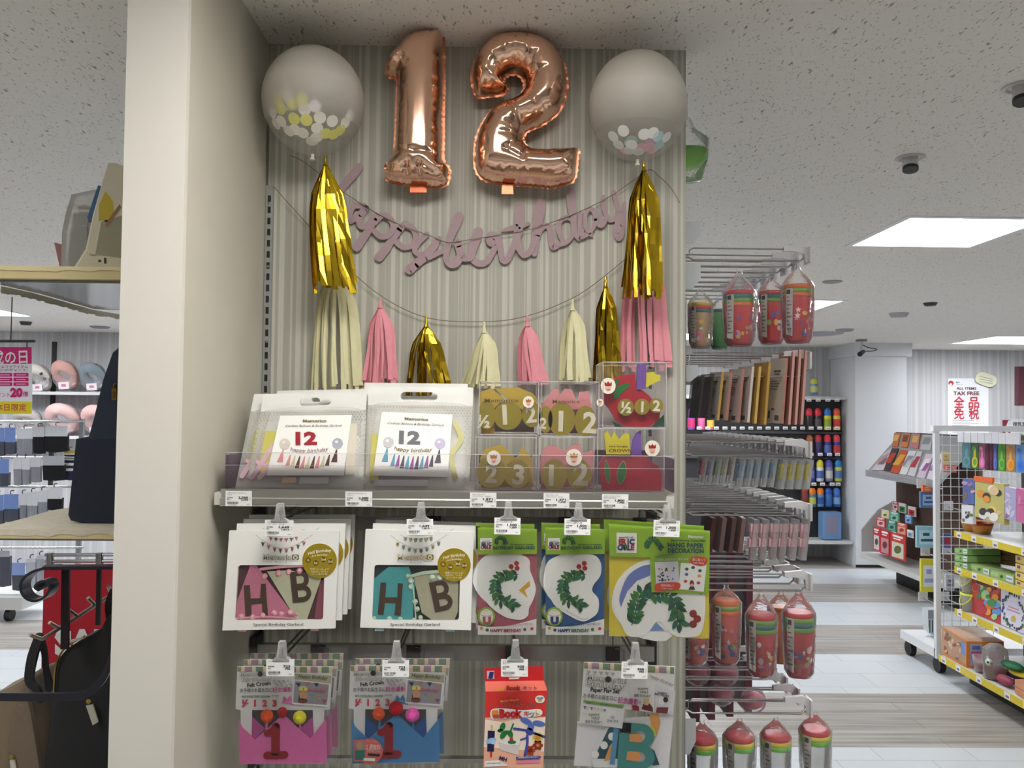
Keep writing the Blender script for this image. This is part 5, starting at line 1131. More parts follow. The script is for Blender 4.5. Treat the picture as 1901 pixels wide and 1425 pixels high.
    s.text('www.', *q(250, 1380), 2.6, INK, -2, 'l', .01, 30, lay=5); s.text('MH', *q(425, 1345), 7, mat((60, 40, 90), .4), 15, 'c', .05)
    m.build('carton', t)
    h = MB(); a, b, cc, d = [P(*q(*p), Y=yy) for p, yy in (((235, 490), YP+dep*.55), ((872, 482), YP+dep*.55), ((905, 590), YP), ((240, 600), YP))]
    h.prism([a, d, cc, b], [v-Vector((0, -.0006, .0006)) for v in (a, d, cc, b)], mat((222, 112, 96), .4))
    nn = (d-a).cross(b-a).normalized(); nn = nn if nn.y < 0 else -nn; sl = Sheet(h, a+nn*.0006, nn); sl.text('Book', *q(545, 580), 7.4, mat((150, 40, 40), .4), 0, 'c', .06, 27); sl.text('キット', *q(720, 578), 6, mat((90, 60, 90), .4), 0, 'c', .04, 25); sl.poly(rounded(*q(375, 550), *q(440, 590), 2), mat((206, 140, 60), .5), 1); h.build('sloped_top', t)
    e = MB(); se = Sheet(e, (0, YP+dep*.55, 0)); se.slab(Q((228, 345), (862, 325), (875, 484), (235, 492)), red, .001); se.poly(Q((255, 378), (335, 375), (335, 462), (258, 466)), mat((200, 206, 224), .4), 1); se.text('I', *q(294, 455), 11, mat((40, 40, 110), .4), 0, 'c', .06, 8, shear=.2); se.poly(Q((490, 450), (610, 446), (596, 466), (496, 468)), WHITE, 1); e.build('hang_tab', t)
kit_box()
def flag_pack():
    Q = c11; q = lambda x, y: c11((x, y))[0]
    base = P(*q(680, 300), Y=YP); t = thing('paper_flag_pack', 'paper flag set pack with a teal letter B, hanging at lower right', 'flag pack', (base.x, YP, base.z))
    m = MB(); s = Sheet(m, (0, YP+.004, 0)); s.slab(Q((130, 930), (1165, 850), (1110, 1440), (90, 1400)), mat((226, 226, 230), .6), .002); m.build('backing_card', t)
    for pts, cc, dz, dots in (([(440, 985), (640, 985), (640, 1420), (300, 1420), (265, 1290)], (226, 228, 230), 0, 0), ([(470, 985), (640, 985), (640, 1325), (345, 1325), (335, 1260)], (26, 78, 92), 1, 0), ([(520, 990), (575, 1000), (530, 1390), (475, 1385)], (84, 150, 190), 3, 0), ([(480, 1180), (530, 1130), (480, 1340), (415, 1350)], (226, 160, 90), 2, 0), ([(900, 850), (1000, 830), (1025, 930), (990, 1060), (960, 1090)], (224, 160, 80), 0, 0), ([(900, 1200), (960, 1240), (1015, 1390), (940, 1400)], (26, 78, 92), 1, 0), ([(870, 950), (960, 1000), (980, 1090), (900, 1080)], (200, 210, 50), 2, 0)):
        k = MB(); sk = Sheet(k, (0, YP+.0024-.0004*dz, 0)); sk.slab(Q(*pts), mat(cc, .7), .0004)
        if cc == (26, 78, 92) and pts[0][0] < 600:
            for x, y in ((415, 1180), (500, 1085), (320, 1280)): sk.ell(*q(x, y), 7, 7.4, PAPER, 1)
        k.build('paper_flag', t)
    b = MB(); sb = Sheet(b, (0, YP+.0008, 0)); bm = mat((60, 142, 138), .6)
    for k_, poly in enumerate(B_shape(590, 930, 400, 500, 4)): sb.slab(Q(*poly), bm, .0006, .1*k_)
    sb.slab(Q((600, 935), (850, 950), (900, 1010), (700, 1050), (560, 1040)), bm, .0006); sb.poly(Q((690, 1060), (800, 1060), (825, 1090), (820, 1150), (690, 1140)), mat((230, 160, 90), .6), 2); sb.poly(Q((665, 1245), (790, 1250), (815, 1290), (800, 1350), (655, 1340)), mat((230, 160, 90), .6), 2); b.build('letter_card', t)
    h = MB(); sh = Sheet(h, (0, YP, 0)); sh.slab(Q((200, 282), (1180, 330), (1160, 850), (640, 790), (610, 1000), (150, 938)), mat((226, 226, 226), .6), .001); striped_top(sh, Q, 200, 285, 1170, 350, 335, 410, 1, 24)
    for i in range(5): sh.poly(Q((225+65*i, 372+5*i), (275+65*i, 378+5*i), (250+65*i, 415+5*i)), mat((170, 168, 160), .6), 2)
    for tx, y, x in (('Memorial', 490, 440), ('Birthday', 555, 430)): sh.text(tx, *q(x, y), 9.4, mat((140, 136, 130), .6), 6, 'c', .05, 76); sh.text(tx, *q(x, y), 9.2, mat((226, 224, 222), .6), 6, 'c', 0, 75, lay=4)
    sh.ell(*q(460, 468), 5.6, 5.6, BLACK, 6); sh.text('Paper Flag Set', *q(425, 610), 8.0, mat((36, 34, 34), .6), 4, 'c', .035, 54); sh.text(FULLJ, *q(370, 680), 6.6, mat((60, 56, 56), .6), 6, 'c', .012, 62); sh.text('記念撮影', *q(672, 730), 8.6, mat((200, 84, 160), .6), 8, 'c', .05, 38); sh.text('を', *q(805, 735), 5, GREYINK, 6, 'c')
    sh.poly(Q((195, 690), (630, 745), (620, 782), (190, 722)), mat((134, 176, 90), .6), 2); sh.text('立体キットで一味違う飾り付けできるよ', *q(410, 748), 2.8, mat((60, 96, 50), .6), 7, 'c', .02, 66)
    for i, cc in enumerate(((90, 110, 150), (206, 206, 210), (190, 110, 120), (206, 206, 210), (206, 206, 140), (196, 206, 206), (110, 140, 150))): sh.poly(Q((192+36*i, 752+6*i), (226+36*i, 758+6*i), (206+36*i, 792+5*i)), mat(cc, .6), 2)
    for tx, x, y in (('HAPPY', 312, 865), ('HALF', 325, 900), ('BIRTHDAY', 305, 940), ('HAPPY', 838, 585), ('HALF', 850, 620), ('BIRTHDAY', 832, 660)): sh.text(tx, *q(x, y), 4.6, mat((120, 124, 110), .6), 3, 'c', .02)
    sh.text('1st', *q(505, 890), 5, GREYINK, 4, 'c', .02); sh.text('2nd 3rd', *q(505, 930), 5, GREYINK, 4, 'c', .02, 20)
    sh.poly(Q((690, 480), (965, 510), (955, 825), (715, 800)), mat((232, 230, 230), .6), 2); sh.poly(Q((820, 790), (840, 730), (900, 720), (940, 770), (945, 822)), mat((110, 24, 34), .6), 3); sh.ell(*q(872, 715), 5.4, 6, mat((220, 186, 160), .6), 4); sh.ell(*q(872, 695), 5.4, 3.6, mat((214, 196, 120), .6), 5); sh.poly(Q((718, 745), (790, 755), (795, 810), (722, 800)), mat((150, 30, 44), .6), 3)
    sh.poly(Q((965, 520), (1185, 600), (1160, 850), (968, 828)), mat((216, 216, 222), .6), 3); sh.text('HAPPY', *q(1045, 630), 4, INK, 10, 'c', .02, lay=5); sh.text('BIRTHDAY', *q(1040, 650), 4, INK, 10, 'c', .02, lay=5); sh.ell(*q(1080, 688), 4.6, 5, BLACK, 5); sh.ell(*q(1040, 700), 6, 8, mat((236, 232, 230), .6), 4); sh.poly(Q((985, 770), (1110, 770), (1100, 838), (975, 828)), mat((120, 30, 40), .6), 4)
    sh.text('Happy Birthday', *q(1030, 490), 5, mat((150, 140, 110), .6), 22, 'c', .01, 48, lay=5, shear=.25); h.build('header_card', t)
    f = MB(); sf = Sheet(f, (0, YP-.004, 0)); A = Q((185, 272), (1205, 330), (1130, 1440), (60, 1390)); sf.poly(A, PACKF, 0); f.poly([sf.q(*a, 0, -.0115) for a in A], PACKF); f.build('cello_bag', t)
flag_pack()
# ------------------------------------------------------------------ side rack with hooks, right behind the display wall
XP = .404
DARKP = mat((52, 50, 54), .6); RACKW = mat((206, 210, 214), .45); HOOKM = mat((190, 190, 194), .2, 1.0)
t = thing('hook_rack', 'dark panelled side rack behind the display wall carrying rows of chrome hooks', 'display rack', (XP-.02, 2.5, 0))
m = MB(); m.box((XP-.035, 1.83, 0), (XP, 3.35, 1.86), DARKP); m.build('back_panel', t)
for yy in (1.835, 2.58, 3.32):
    m = MB(); m.box((XP, yy-.012, 0), (XP+.004, yy+.012, 1.86), mat((150, 152, 156), .4, .5)); m.build('slotted_post', t)
for (x0, y0, x1, y1) in ((1262, 412, 1302, 452), (1262, 488, 1301, 536), (1262, 678, 1296, 708), (1262, 1334, 1292, 1400)):
    m = MB(); s = Sheet(m, (0, 1.90, 0)); s.slab([(x0, y0), (x1, y0), (x1, y0+(y1-y0)*.62), (x0+(x1-x0)*.6, y1), (x0, y1)], RACKW, .003); m.build('shelf_bracket', t)
ROWN = ['topmost hook row', 'second hook row from the top', 'third hook row from the top', 'fourth hook row from the top', 'fifth hook row from the top', 'lowest hook row']
def side_hook_proto(zl, zu):
    L = .341; x0 = XP
    t = thing('chrome_hook', '', 'display hook', (x0, 2.0, zl), 'chrome hooks of the side rack')
    a = MB(); y = 2.0
    a.tube([(x0+.002, y, zl+.006), (x0+.050, y, zl+.006), (x0+.060, y, zl), (x0+.15, y, zl), (x0+L-.02, y, zl), (x0+L, y, zl+.018)], .0026, HOOKM, 6); a.build('peg', t)
    b = MB(); b.tube([(x0+.002, y, zl+.006), (x0+.050, y, zl+.012), (x0+.050, y, zu-.006), (x0+.060, y, zu), (x0+.15, y, zu), (x0+L-.03, y, zu)], .0020, HOOKM, 6); arm = b.build('label_arm', t)
    c = MB(); X = x0+L-.03
    pr = [(X-.03, zu+.006), (X+.012, zu+.010), (X+.030, zu+.002), (X+.030, zu-.030), (X+.022, zu-.034), (X+.018, zu-.012), (X-.005, zu-.006), (X-.03, zu-.006)]
    c.prism([(p[0], y-.006, p[1]) for p in pr][::-1], [(p[0], y+.006, p[1]) for p in pr][::-1], HOLDER)
    c.box((X+.026, y-.021, zu-.036), (X+.031, y+.021, zu+.004), HOLDER); sub(c, 'price_holder', arm)
    return t
HROWS = [(485, 463, 9, .085), (700, 657, 7, .09), (847, 822, 14, .062), (957, 937, 14, .062), (1096, 1066, 8, .08), (1324, 1298, 6, .085)]
for r_, (yl, yu, n, sp) in enumerate(HROWS):
    zl, zu = P(1500, yl, Y=2.0).z, P(1500, yu, Y=2.0).z
    pro = side_hook_proto(zl, zu); pro['label'] = 'chrome double wire hook nearest the camera in the %s' % ROWN[r_]
    for k in range(1, n): copy_tree(pro, (0, sp*k, 0), 'chrome double wire hook, %s from the front in the %s' % (ORD[k], ROWN[r_]))

# card packs, edge on, on the second hook row
def side_card(px, y0, y1, Yn, Yf, th, face, edge, label, lean=.012, printed=True, group='flat card packs on the side rack', nm='card_pack', cat='card pack'):
    n0, n1 = P(px, y0, Y=Yn), P(px, y1, Y=Yn); X = n0.x; t = MB()
    T0, T1, B0, B1 = Vector((X, Yn, n0.z)), Vector((X, Yf, n0.z+.004)), Vector((X-lean, Yn, n1.z)), Vector((X-lean, Yf, n1.z))
    d = Vector((th, 0, 0)); t.prism([T1, B1, B0, T0], [T1+d, B1+d, B0+d, T0+d], face, edge)
    if printed:
        def fp(u, v): return T1+(T0-T1)*u+(B1-T1)*v-Vector((.0005, 0, 0))
        g = mat((96, 90, 86), .7)
        for u0, u1, v0, v1 in ((.3, .75, .18, .21), (.35, .7, .23, .25), (.15, .6, .34, .35), (.15, .7, .38, .39), (.15, .65, .42, .43), (.15, .6, .46, .47), (.12, .24, .8, .92), (.55, .82, .86, .94), (.3, .5, .76, .79)):
            t.poly([fp(u0, v0), fp(u0, v1), fp(u1, v1), fp(u1, v0)], g)
    o = t.build(nm, None, (X, (Yn+Yf)/2, n0.z)); tag(o, label, cat, group)
# bagged children's cups
BAGF = film(.06, (244, 244, 248), .06, 1.0, 45.0, 1.4)
CUPR = mat((206, 48, 58), .3); CUPO = mat((226, 112, 40), .3); CUPT = mat((40, 112, 112), .3); CUPG = mat((120, 170, 60), .3); CUPY = mat((226, 190, 60), .3); CUPK = mat((214, 90, 80), .35)
def star(s, cx, cy, r, m, lay):
    s.poly([(cx+(r if k % 2 == 0 else r*.45)*math.sin(k*math.pi/5), cy-(r if k % 2 == 0 else r*.45)*math.cos(k*math.pi/5)) for k in range(10)], m, lay)
def decal(mb, c, R, z, ang, w_, h_, m, kind='ell'):
    n = 16 if kind == 'ell' else 10; pts = []
    for k in range(n):
        q = 1 if kind == 'ell' or k % 2 == 0 else .45; a = 2*math.pi*k/n
        th = ang+w_*q*math.sin(a)/R; pts.append((c.x+(R)*math.sin(th), c.y-(R)*math.cos(th), z+h_*q*math.cos(a)))
    mb.poly(pts[::-1], m)
def cup(cx, yt, yb, w_, Y, bands, body, label, htop, deco=True, group='bagged cups on the side rack', card=True, seed=0):
    c = P(cx, yb, Y=Y); k = px_per_m(Y); R = w_/2/k; Hh = (yb-yt)/k; zb = c.z
    t = thing('bagged_cup', label, 'cup', c, group)
    b = MB(); n = len(bands); hb = Hh*(1-.075*n)
    b.lathe([(0, 0), (R*.66, .001), (R*.72, .008), (R*.82, hb*.5), (R*.93, hb-.004), (R*.93, hb)], c, body, 22); 
    rr = random.Random(seed)
    if deco:
        for i in range(13):
            a = -1.1+2.3*rr.random(); z = zb+hb*(.15+.62*rr.random()); Rz = R*(.725+.21*(z-zb-.008)/hb)+.0016
            decal(b, c, Rz, z, a, rr.uniform(.004, .009), rr.uniform(.004, .009), mat(rr.choice(((240, 214, 214), (236, 196, 80), (240, 240, 240), (90, 90, 180), (230, 130, 150), (150, 190, 70))), .4), rr.choice(('ell', 'star')))
    b.build('cup', t)
    z = hb
    for i, m in enumerate(bands):
        q = MB(); h1 = Hh*.075; q.lathe([(R*.97, z), (R, z+.001), (R, z+h1-.001), (R*.96, z+h1)], c, m, 22)
        if i == n-1: q.lathe([(R*.96, z+h1), (R*.7, z+h1+.001), (0, z+h1-.002)], c, m, 22)
        z += h1; q.build('rim_ring' if i < n-1 else 'lid', t)
    f = MB(); jit = [1+.09*rr.uniform(-1, 1) for _ in range(40)]
    zt = (yt-htop)/k; hh = Hh+(htop/k)
    f.lathe([(0, -.003), (R*.74, -.003), (R*.96, .01), (R*1.08, Hh*.5), (R*1.12, Hh*.97), (R*.8, Hh+(hh-Hh)*.30), (R*.30, Hh+(hh-Hh)*.68), (R*.14, hh*.985), (R*.20, hh)], c, BAGF, 18, sx=1.02, sy=1)
    for i, v in enumerate(f.v):
        d = v-c; f.v[i] = c+Vector((d.x*jit[i % 18]*1.0, d.y*jit[(i*7) % 18], d.z))
    f.build('clear_bag', t)
    if card:
        e = MB(); A = [(-1.15, .92), (-.62, .92), (-.66, .08), (-1.15, .12)]; m = mat((206, 200, 196), .5)
        e.poly([(c.x+R*1.04*math.sin(a), c.y-R*1.04*math.cos(a), zb+Hh*v) for a, v in A][::-1], m)
        for i in range(9):
            v = .2+.07*i; e.poly([(c.x+R*1.05*math.sin(a), c.y-R*1.05*math.cos(a), zb+Hh*u) for a, u in ((-1.08, v+.02), (-.72-.1*(i % 3), v+.02), (-.72-.1*(i % 3), v), (-1.08, v))][::-1], mat((110, 100, 100), .6))
        e.poly([(c.x+R*1.05*math.sin(a), c.y-R*1.05*math.cos(a), zb+Hh*u) for a, u in ((-1.1, .90), (-.8, .90), (-.8, .82), (-1.1, .82))][::-1], BLACK); e.build('label_card', t)
    return t
cup(1480, 528, 634, 52, 2.00, [CUPO, CUPG, CUPO], CUPR, 'bagged red cup with orange lid, nearest one on the top hook row', 38, seed=1)
cup(1372, 540, 640, 54, 2.01, [CUPO, CUPG, CUPT, CUPR], CUPR, 'bagged red cup with teal and yellow rings, inner one on the top hook row', 40, seed=2)
cup(1432, 540, 636, 46, 2.14, [CUPG, CUPT, CUPR], CUPR, 'bagged red cup half hidden between the two front cups on the top row', 30, seed=3)
cup(1300, 562, 644, 40, 2.00, [CUPT, CUPR, CUPY], mat((190, 160, 120), .35), 'bagged small cup with yellow lid next to the wall edge on the top row', 30, seed=4)
cup(1336, 574, 646, 34, 2.16, [CUPT], mat((110, 190, 120), .35), 'bagged green cup low between two others on the top hook row', 30, False, seed=5, card=False)
cup(1483, 1136, 1252, 54, 2.00, [CUPG, CUPT, CUPG, CUPR], CUPR, 'bagged red cup with teal ring, nearest on the fifth hook row', 42, seed=6)
cup(1413, 1140, 1250, 54, 2.00, [CUPG, CUPT, CUPG, CUPR], CUPR, 'bagged red cup with teal ring, second on the fifth hook row', 42, seed=7)
cup(1348, 1114, 1228, 48, 2.00, [CUPO, CUPG, CUPO], CUPK, 'bagged red cup with orange lid beside the wide yellow pack', 26, seed=8)
cup(1290, 1120, 1228, 46, 2.00, [CUPO, CUPG, CUPO], CUPK, 'bagged red cup with orange lid half hidden under the wide yellow pack', 26, seed=9)
cup(1450, 1126, 1226, 44, 2.22, [CUPO, CUPO], CUPO, 'bagged orange cup peeking between the two red cups on the fifth row', 30, False, seed=10, card=False)
LIDY = mat((240, 220, 60), .3); LIDG = mat((120, 206, 70), .3); CLB = film(.35, (206, 206, 206), .15)
for i, (cx, yt, w_, nm) in enumerate(((1514, 1354, 52, 'nearest on the lowest hook row'), (1441, 1364, 52, 'second on the lowest hook row'), (1373, 1366, 52, 'third on the lowest hook row'), (1303, 1370, 50, 'innermost on the lowest hook row'))):
    cup(cx, yt, yt+112, w_, 2.0, [LIDG, LIDY, CUPR], CLB, 'bagged clear cup with red, yellow and green lid, %s' % nm, 30, False, 'bagged clear cups with striped lids', seed=20+i)
for i, (x0, y0, x1, y1) in enumerate(((1280, 1232, 1310, 1262), (1328, 1236, 1366, 1262), (1326, 1274, 1352, 1296), (1384, 1280, 1412, 1320))):
    q = MB(); c = P((x0+x1)/2, (y0+y1)/2, Y=2.45); q.ball(c, .03, mat((206, 110, 128), .35, noise=.2, scale=60), 14, 9, sx=1.1, sy=.7, sz=.85)
    f = MB(); f.ball(c, .036, BAGF, 12, 8, sx=1.1, sy=.8, sz=1.1)
    t = thing('bagged_bib', 'crumpled pink item in clear bag behind the lowest hooks, %s from the left' % ORD[i], 'bagged item', (c.x, c.y, c.z-.04), 'pink bagged items deep in the rack'); q.build('pink_cloth', t); f.build('clear_bag', t)
for i, (px, y0, y1) in enumerate(((1290, 1024, 1340), (1318, 1024, 1336), (1352, 1024, 1330), (1386, 1024, 1322))):
    side_card(px, y0, y1, 2.52, 2.66, .02, mat((86, 44, 54), .5, noise=.2, scale=30), mat((110, 56, 66), .5), 'dark maroon pack hanging deep in the side rack, %s from the wall edge' % ORD[i], .004, False, 'dark maroon packs deep in the side rack', 'maroon_pack', 'hanging pack')
# green bowl in film hung high behind the wall edge
c = P(1272, 305, Y=2.02); t = thing('bagged_bowl', 'green round bowl in clear film hanging high behind the wall edge', 'bowl', (c.x, c.y, c.z-.05))
q = MB(); q.lathe([(.0, .0), (.03, .002), (.048, .022), (.052, .04), (.049, .04), (.044, .022), (0, .006)], (c.x, c.y-.02, c.z-.015), mat((126, 196, 62), .35), 26); q.build('bowl', t)
q = MB(); q.lathe([(0, -.05), (.036, -.045), (.05, .0), (.056, .05), (.02, .08), (.006, .11)], (c.x, c.y-.02, c.z), BAGF, 16); q.build('clear_bag', t)
q = MB(); q.tube([(c.x, c.y-.02, c.z+.105), (c.x, c.y-.02, CEIL)], .0012, HOOKM, 5); q.build('hanging_wire', t)

CW = mat((214, 208, 200), .55); CB = mat((176, 120, 108), .6); CY = mat((190, 150, 70), .55); CDK = film(.4, (110, 100, 96), .15)
for i, (px, a, b, face, edge, nm, pr) in enumerate(((1495, 650, 788, CB, mat((204, 160, 150), .6), 'pinkish brown card pack, outermost on the second hook row', 0), (1484, 648, 788, CB, mat((204, 160, 150), .6), 'pinkish brown card pack, second from outside on the second hook row', 0),
        (1472, 652, 788, CB, mat((204, 160, 150), .6), 'pinkish brown card pack, third from outside on the second hook row', 0), (1459, 664, 786, CW, CB, 'white backed card pack with bar code, large one right of the yellow packs', 1),
        (1427, 672, 788, CY, CY, 'yellow brown pack left of the large white backed card', 0), (1409, 680, 786, CY, mat((210, 176, 100), .5), 'yellow brown pack beside the narrow white cards', 0), (1396, 680, 784, CW, CW, 'narrow white card pack left of the yellow packs', 1),
        (1378, 684, 784, CW, CB, 'white card pack in the middle of the second hook row', 1), (1356, 690, 780, CW, CB, 'small white card pack near the wall on the second hook row', 1), (1340, 690, 780, CW, CY, 'grey white card pack next to the dark clear packs', 1), (1322, 694, 776, CDK, CDK, 'dark clear pack, second from the wall on the second hook row', 0), (1304, 696, 776, CDK, CDK, 'dark clear pack nearest the wall edge on the second hook row', 0))):
    side_card(px, a, b, 1.985, 2.10, .006, face, edge, nm, .012, pr)
# blister packs with small spoons
BLF = film(.10, (236, 238, 240), .1, .4, 30)
def spoon_pack(px, y0, y1, col, label, lean, group, shape):
    Yc = 2.02; a, b = P(px, y0, Y=Yc), P(px-8, y1, Y=Yc); X = a.x; t = thing('spoon_pack', label, 'blister pack', (X, Yc, a.z), group)
    f = MB(); T = [Vector((X-.007, Yc-.03, a.z)), Vector((X+.006, Yc-.03, a.z)), Vector((X+.006, Yc+.03, a.z)), Vector((X-.007, Yc+.03, a.z))]
    d = Vector((b.x-a.x, 0, b.z-a.z)); f.prism([p for p in T], [p+d for p in T], BLF); f.build('clear_pack', t)
    q = MB(); m = mat(col, .4); c0 = Vector((X-.002, Yc-.012, a.z))
    if shape == 0:
        pts = [c0+d*u for u in (.14, .22, .30, .40, .50, .62, .70)]; q.tube(pts, [.002, .007, .0045, .006, .004, .0065, .003], m, 10)
        q.tube([c0+d*.7, c0+d*.97], .0018, mat((232, 232, 232), .4), 6)
    else:
        for u, r in ((.22, .0085), (.40, .006), (.58, .0085)):
            p = c0+d*u; q.box((p.x-r, p.y-r, p.z-.010), (p.x+r, p.y+r, p.z+.010), m)
        q.tube([c0+d*.6, c0+d*.95], .0028, m, 8)
    q.build('spoon' if shape == 0 else 'toothbrush', t)
YEL, BLU = (232, 216, 44), (84, 146, 190)
gp = 'small spoon packs on the third hook row'
for i, px in enumerate((1498, 1482, 1467, 1451)): spoon_pack(px, 852, 906, YEL, 'clear pack with a yellow spoon, %s from the outside on the third row' % ORD[i], 0, gp, 0)
for i, px in enumerate((1432, 1418, 1403, 1389, 1374)): spoon_pack(px, 850, 902, BLU, 'clear pack with a blue spoon, %s from the yellow ones on the third row' % ORD[i], 0, gp, 0)
for px, col, nm in ((1356, (130, 60, 60), 'dull red'), (1343, (150, 140, 50), 'olive'), (1331, (70, 130, 70), 'green'), (1317, (96, 60, 140), 'purple'), (1305, (180, 40, 60), 'crimson')): spoon_pack(px, 846, 896, col, 'clear pack with a %s spoon near the wall on the third row' % nm, 0, gp, 0)
for i, px in enumerate((1492, 1472, 1453, 1436, 1417, 1399)): spoon_pack(px, 962, 1036, (240, 196, 204), 'clear pack with a pale pink toothbrush, %s from the outside on the fourth row' % ORD[i], 0, 'pink toothbrush packs on the fourth hook row', 1)
for i, (px, c_) in enumerate(((1378, (150, 120, 116)), (1360, (110, 84, 80)), (1342, (140, 112, 108)), (1322, (96, 60, 60)))): side_card(px, 962, 1026, 1.99, 2.09, .010, film(.55, c_, .2), film(.6, c_, .2), 'brownish clear pack near the wall on the fourth row, %s from the pink ones' % ORD[i], .01, False, 'brownish clear packs on the side rack', 'clear_pack', 'clear pack')

# ------------------------------------------------------------------ far bottle wall
YBW = 9.05
t = thing('bottle_rack', 'black backed wall rack of drink bottles at the far back left of the white pillar', 'wall rack', (P(1420, 1000, Y=YBW).x, 9.4, 0))
X0, X1 = P(1262, 800, Y=9.15).x, P(1561, 800, Y=9.15).x
m = MB(); m.box((X0, 9.15, P(1500, 1003, Y=9.15).z), (X1, 9.455, P(1500, 737, Y=9.15).z), mat((48, 48, 50), .6)); m.build('back_panel', t)
m = MB(); z = P(1500, 738, Y=YBW).z; m.box((X0, YBW-.05, z-.02), (X1, 9.455, z+.015), mat((196, 196, 194), .5)); m.build('top_board', t)
m = MB(); z = P(1500, 1003, Y=8.9).z; m.box((X0, 8.85, z-.03), (X1, 9.455, z), mat((204, 206, 204), .5)); m.build('base_board', t)
for yy in (803, 850, 900):
    m = MB(); z = P(1500, yy, Y=9.11).z; m.box((X0, 9.11, z-.012), (X1, 9.15, z+.012), mat((96, 96, 100), .4, .5)); m.build('hook_bar', t)
def bottle(px, y0, y1, w_, body, capc, label, Y=9.2, band=None):
    k = px_per_m(Y); c = P(px, y1, Y=Y); Hh = (y1-y0)/k; R = w_/2/k
    t = thing('drink_bottle', label, 'drink bottle', c, 'drink bottles on the far wall rack')
    b = MB(); b.lathe([(0, 0), (R*.9, .0), (R, .02), (R, Hh*.62), (R*.85, Hh*.68)], c, mat(body, .35), 14)
    if band: b.lathe([(R*1.02, Hh*.15), (R*1.02, Hh*.5)], c, mat(band, .4), 14)
    b.build('body', t)
    q = MB(); q.lathe([(R*.9, Hh*.66), (R*.92, Hh*.84), (R*.6, Hh*.97), (0, Hh)], c, mat(capc, .3), 14); q.build('cap', t)
COLN = {0: 'nearest the pillar', 1: 'second from the pillar', 2: 'third from the pillar', 3: 'fourth from the pillar', 4: 'fifth from the pillar', 5: 'sixth from the pillar'}
BR = [('top row', 757, 798, [(1553, (226, 206, 60), (226, 84, 50), (210, 60, 50), 'yellow'), (1536, (220, 206, 60), (50, 120, 200), (150, 170, 60), 'yellow'), (1518, (40, 34, 40), (220, 40, 60), (90, 80, 84), 'black'), (1502, (44, 34, 40), (200, 40, 60), None, 'black'), (1319, (226, 120, 160), (236, 160, 190), (240, 200, 90), 'pink'), (1302, (220, 110, 160), (230, 150, 190), None, 'pink'), (1283, (150, 90, 180), (190, 120, 200), (220, 60, 120), 'purple')]),
      ('second row', 806, 846, [(1553, (40, 50, 130), (220, 60, 80), (200, 60, 60), 'blue'), (1536, (40, 50, 130), (220, 50, 70), (90, 110, 170), 'blue'), (1519, (50, 40, 90), (190, 50, 60), None, 'navy'), (1503, (120, 60, 40), (160, 90, 50), None, 'brown')]),
      ('third row', 853, 893, [(1556, (190, 200, 60), (40, 130, 200), (90, 120, 190), 'yellow green'), (1539, (130, 130, 170), (90, 90, 170), (210, 210, 200), 'greyish'), (1522, (220, 222, 226), (226, 216, 70), (80, 110, 180), 'white'), (1505, (60, 70, 170), (70, 90, 190), (120, 130, 200), 'blue')]),
      ('lowest row', 905, 940, [(1553, (50, 90, 180), (60, 120, 200), (120, 170, 210), 'blue'), (1538, (60, 110, 180), (50, 90, 190), None, 'blue'), (1523, (90, 150, 190), (240, 130, 40), (60, 90, 170), 'light blue'), (1508, (80, 130, 150), (240, 130, 40), (200, 200, 90), 'teal'), (1494, (120, 50, 46), (140, 60, 50), None, 'dark red')])]
for rn, a, b, L in BR:
    for i, (px, bc, cc, bd, cn) in enumerate(L): bottle(px, a, b, 13.5, bc, cc, '%s drink bottle on the far rack, %s, %s from the pillar' % (cn, rn, ORD[i]), 9.03, bd)
bottle(1511, 702, 732, 14, (120, 150, 190), (206, 206, 80), 'blue and yellow bottle standing alone on top of the far rack'  , 9.1, (200, 210, 120))
m = MB(); s = Sheet(m, (0, 8.92, 0)); s.slab(rounded(1527, 950, 1562, 1001, 3), mat((110, 150, 196), .4), .12); s.poly(rounded(1534, 956, 1556, 990, 2), mat((140, 136, 160), .5), 1); tag(m.build('lunch_box', None, P(1545, 1001, Y=8.92)), 'light blue case standing on the base board of the far rack', 'case')
TT = mat((232, 232, 232), .5); TI = mat((140, 140, 140), .6)
for rn, yy, L in (('first', 742, (1554, 1537, 1519, 1502)), ('second', 794, tuple(1554-16*i for i in range(17))), ('third', 843, (1555, 1540, 1523, 1506)), ('fourth', 898, (1556, 1545, 1527, 1511, 1495))):
    for i, px in enumerate(L):
        m = MB(); s = Sheet(m, (0, 8.93, 0)); s.slab([(px-4.4, yy-2.6), (px+4.4, yy-2.6), (px+4.4, yy+3), (px-4.4, yy+3)], TT, .004); s.rect(px-2.6, yy+.4, px+3, yy+1.8, TI, 1)
        tag(m.build('shelf_tag', None, P(px, yy, Y=8.92)), 'tiny white tag on the far bottle rack, %s tag row, %s from the pillar' % (rn, ORD[i] if i < 16 else 'last'), 'price tag', 'tiny tags on the far bottle rack')

# ------------------------------------------------------------------ posters on the back wall
RED = mat((196, 40, 56), .6)
m = MB(); s = Sheet(m, (0, 9.59, 0), eps=.002); s.slab([(1759, 702), (1835, 702), (1835, 806), (1759, 806)], mat((240, 240, 244), .6), .006)
s.ell(1765.5, 711, 5, 4.6, RED, 1); s.ell(1765, 713, 2.6, 2.2, WHITE, 2); s.text('Japan', 1775, 710, 2.2, INK, 0, 'l', .03); s.text('Tax-free Shop', 1775, 714, 1.6, GREYINK)
s.text('ALL ITEMS', 1794, 723, 4.6, mat((120, 70, 80), .6), 0, 'c', .03, 37); s.text('TAX FREE', 1794, 733, 6.6, mat((120, 70, 80), .6), 0, 'c', .035, 48)
for ch, x, y in (('全', 1780.5, 755), ('品', 1808, 755), ('免', 1780.5, 776), ('税', 1808, 776)): s.text(ch, x, y, 16, RED, 0, 'c', .06, 19)
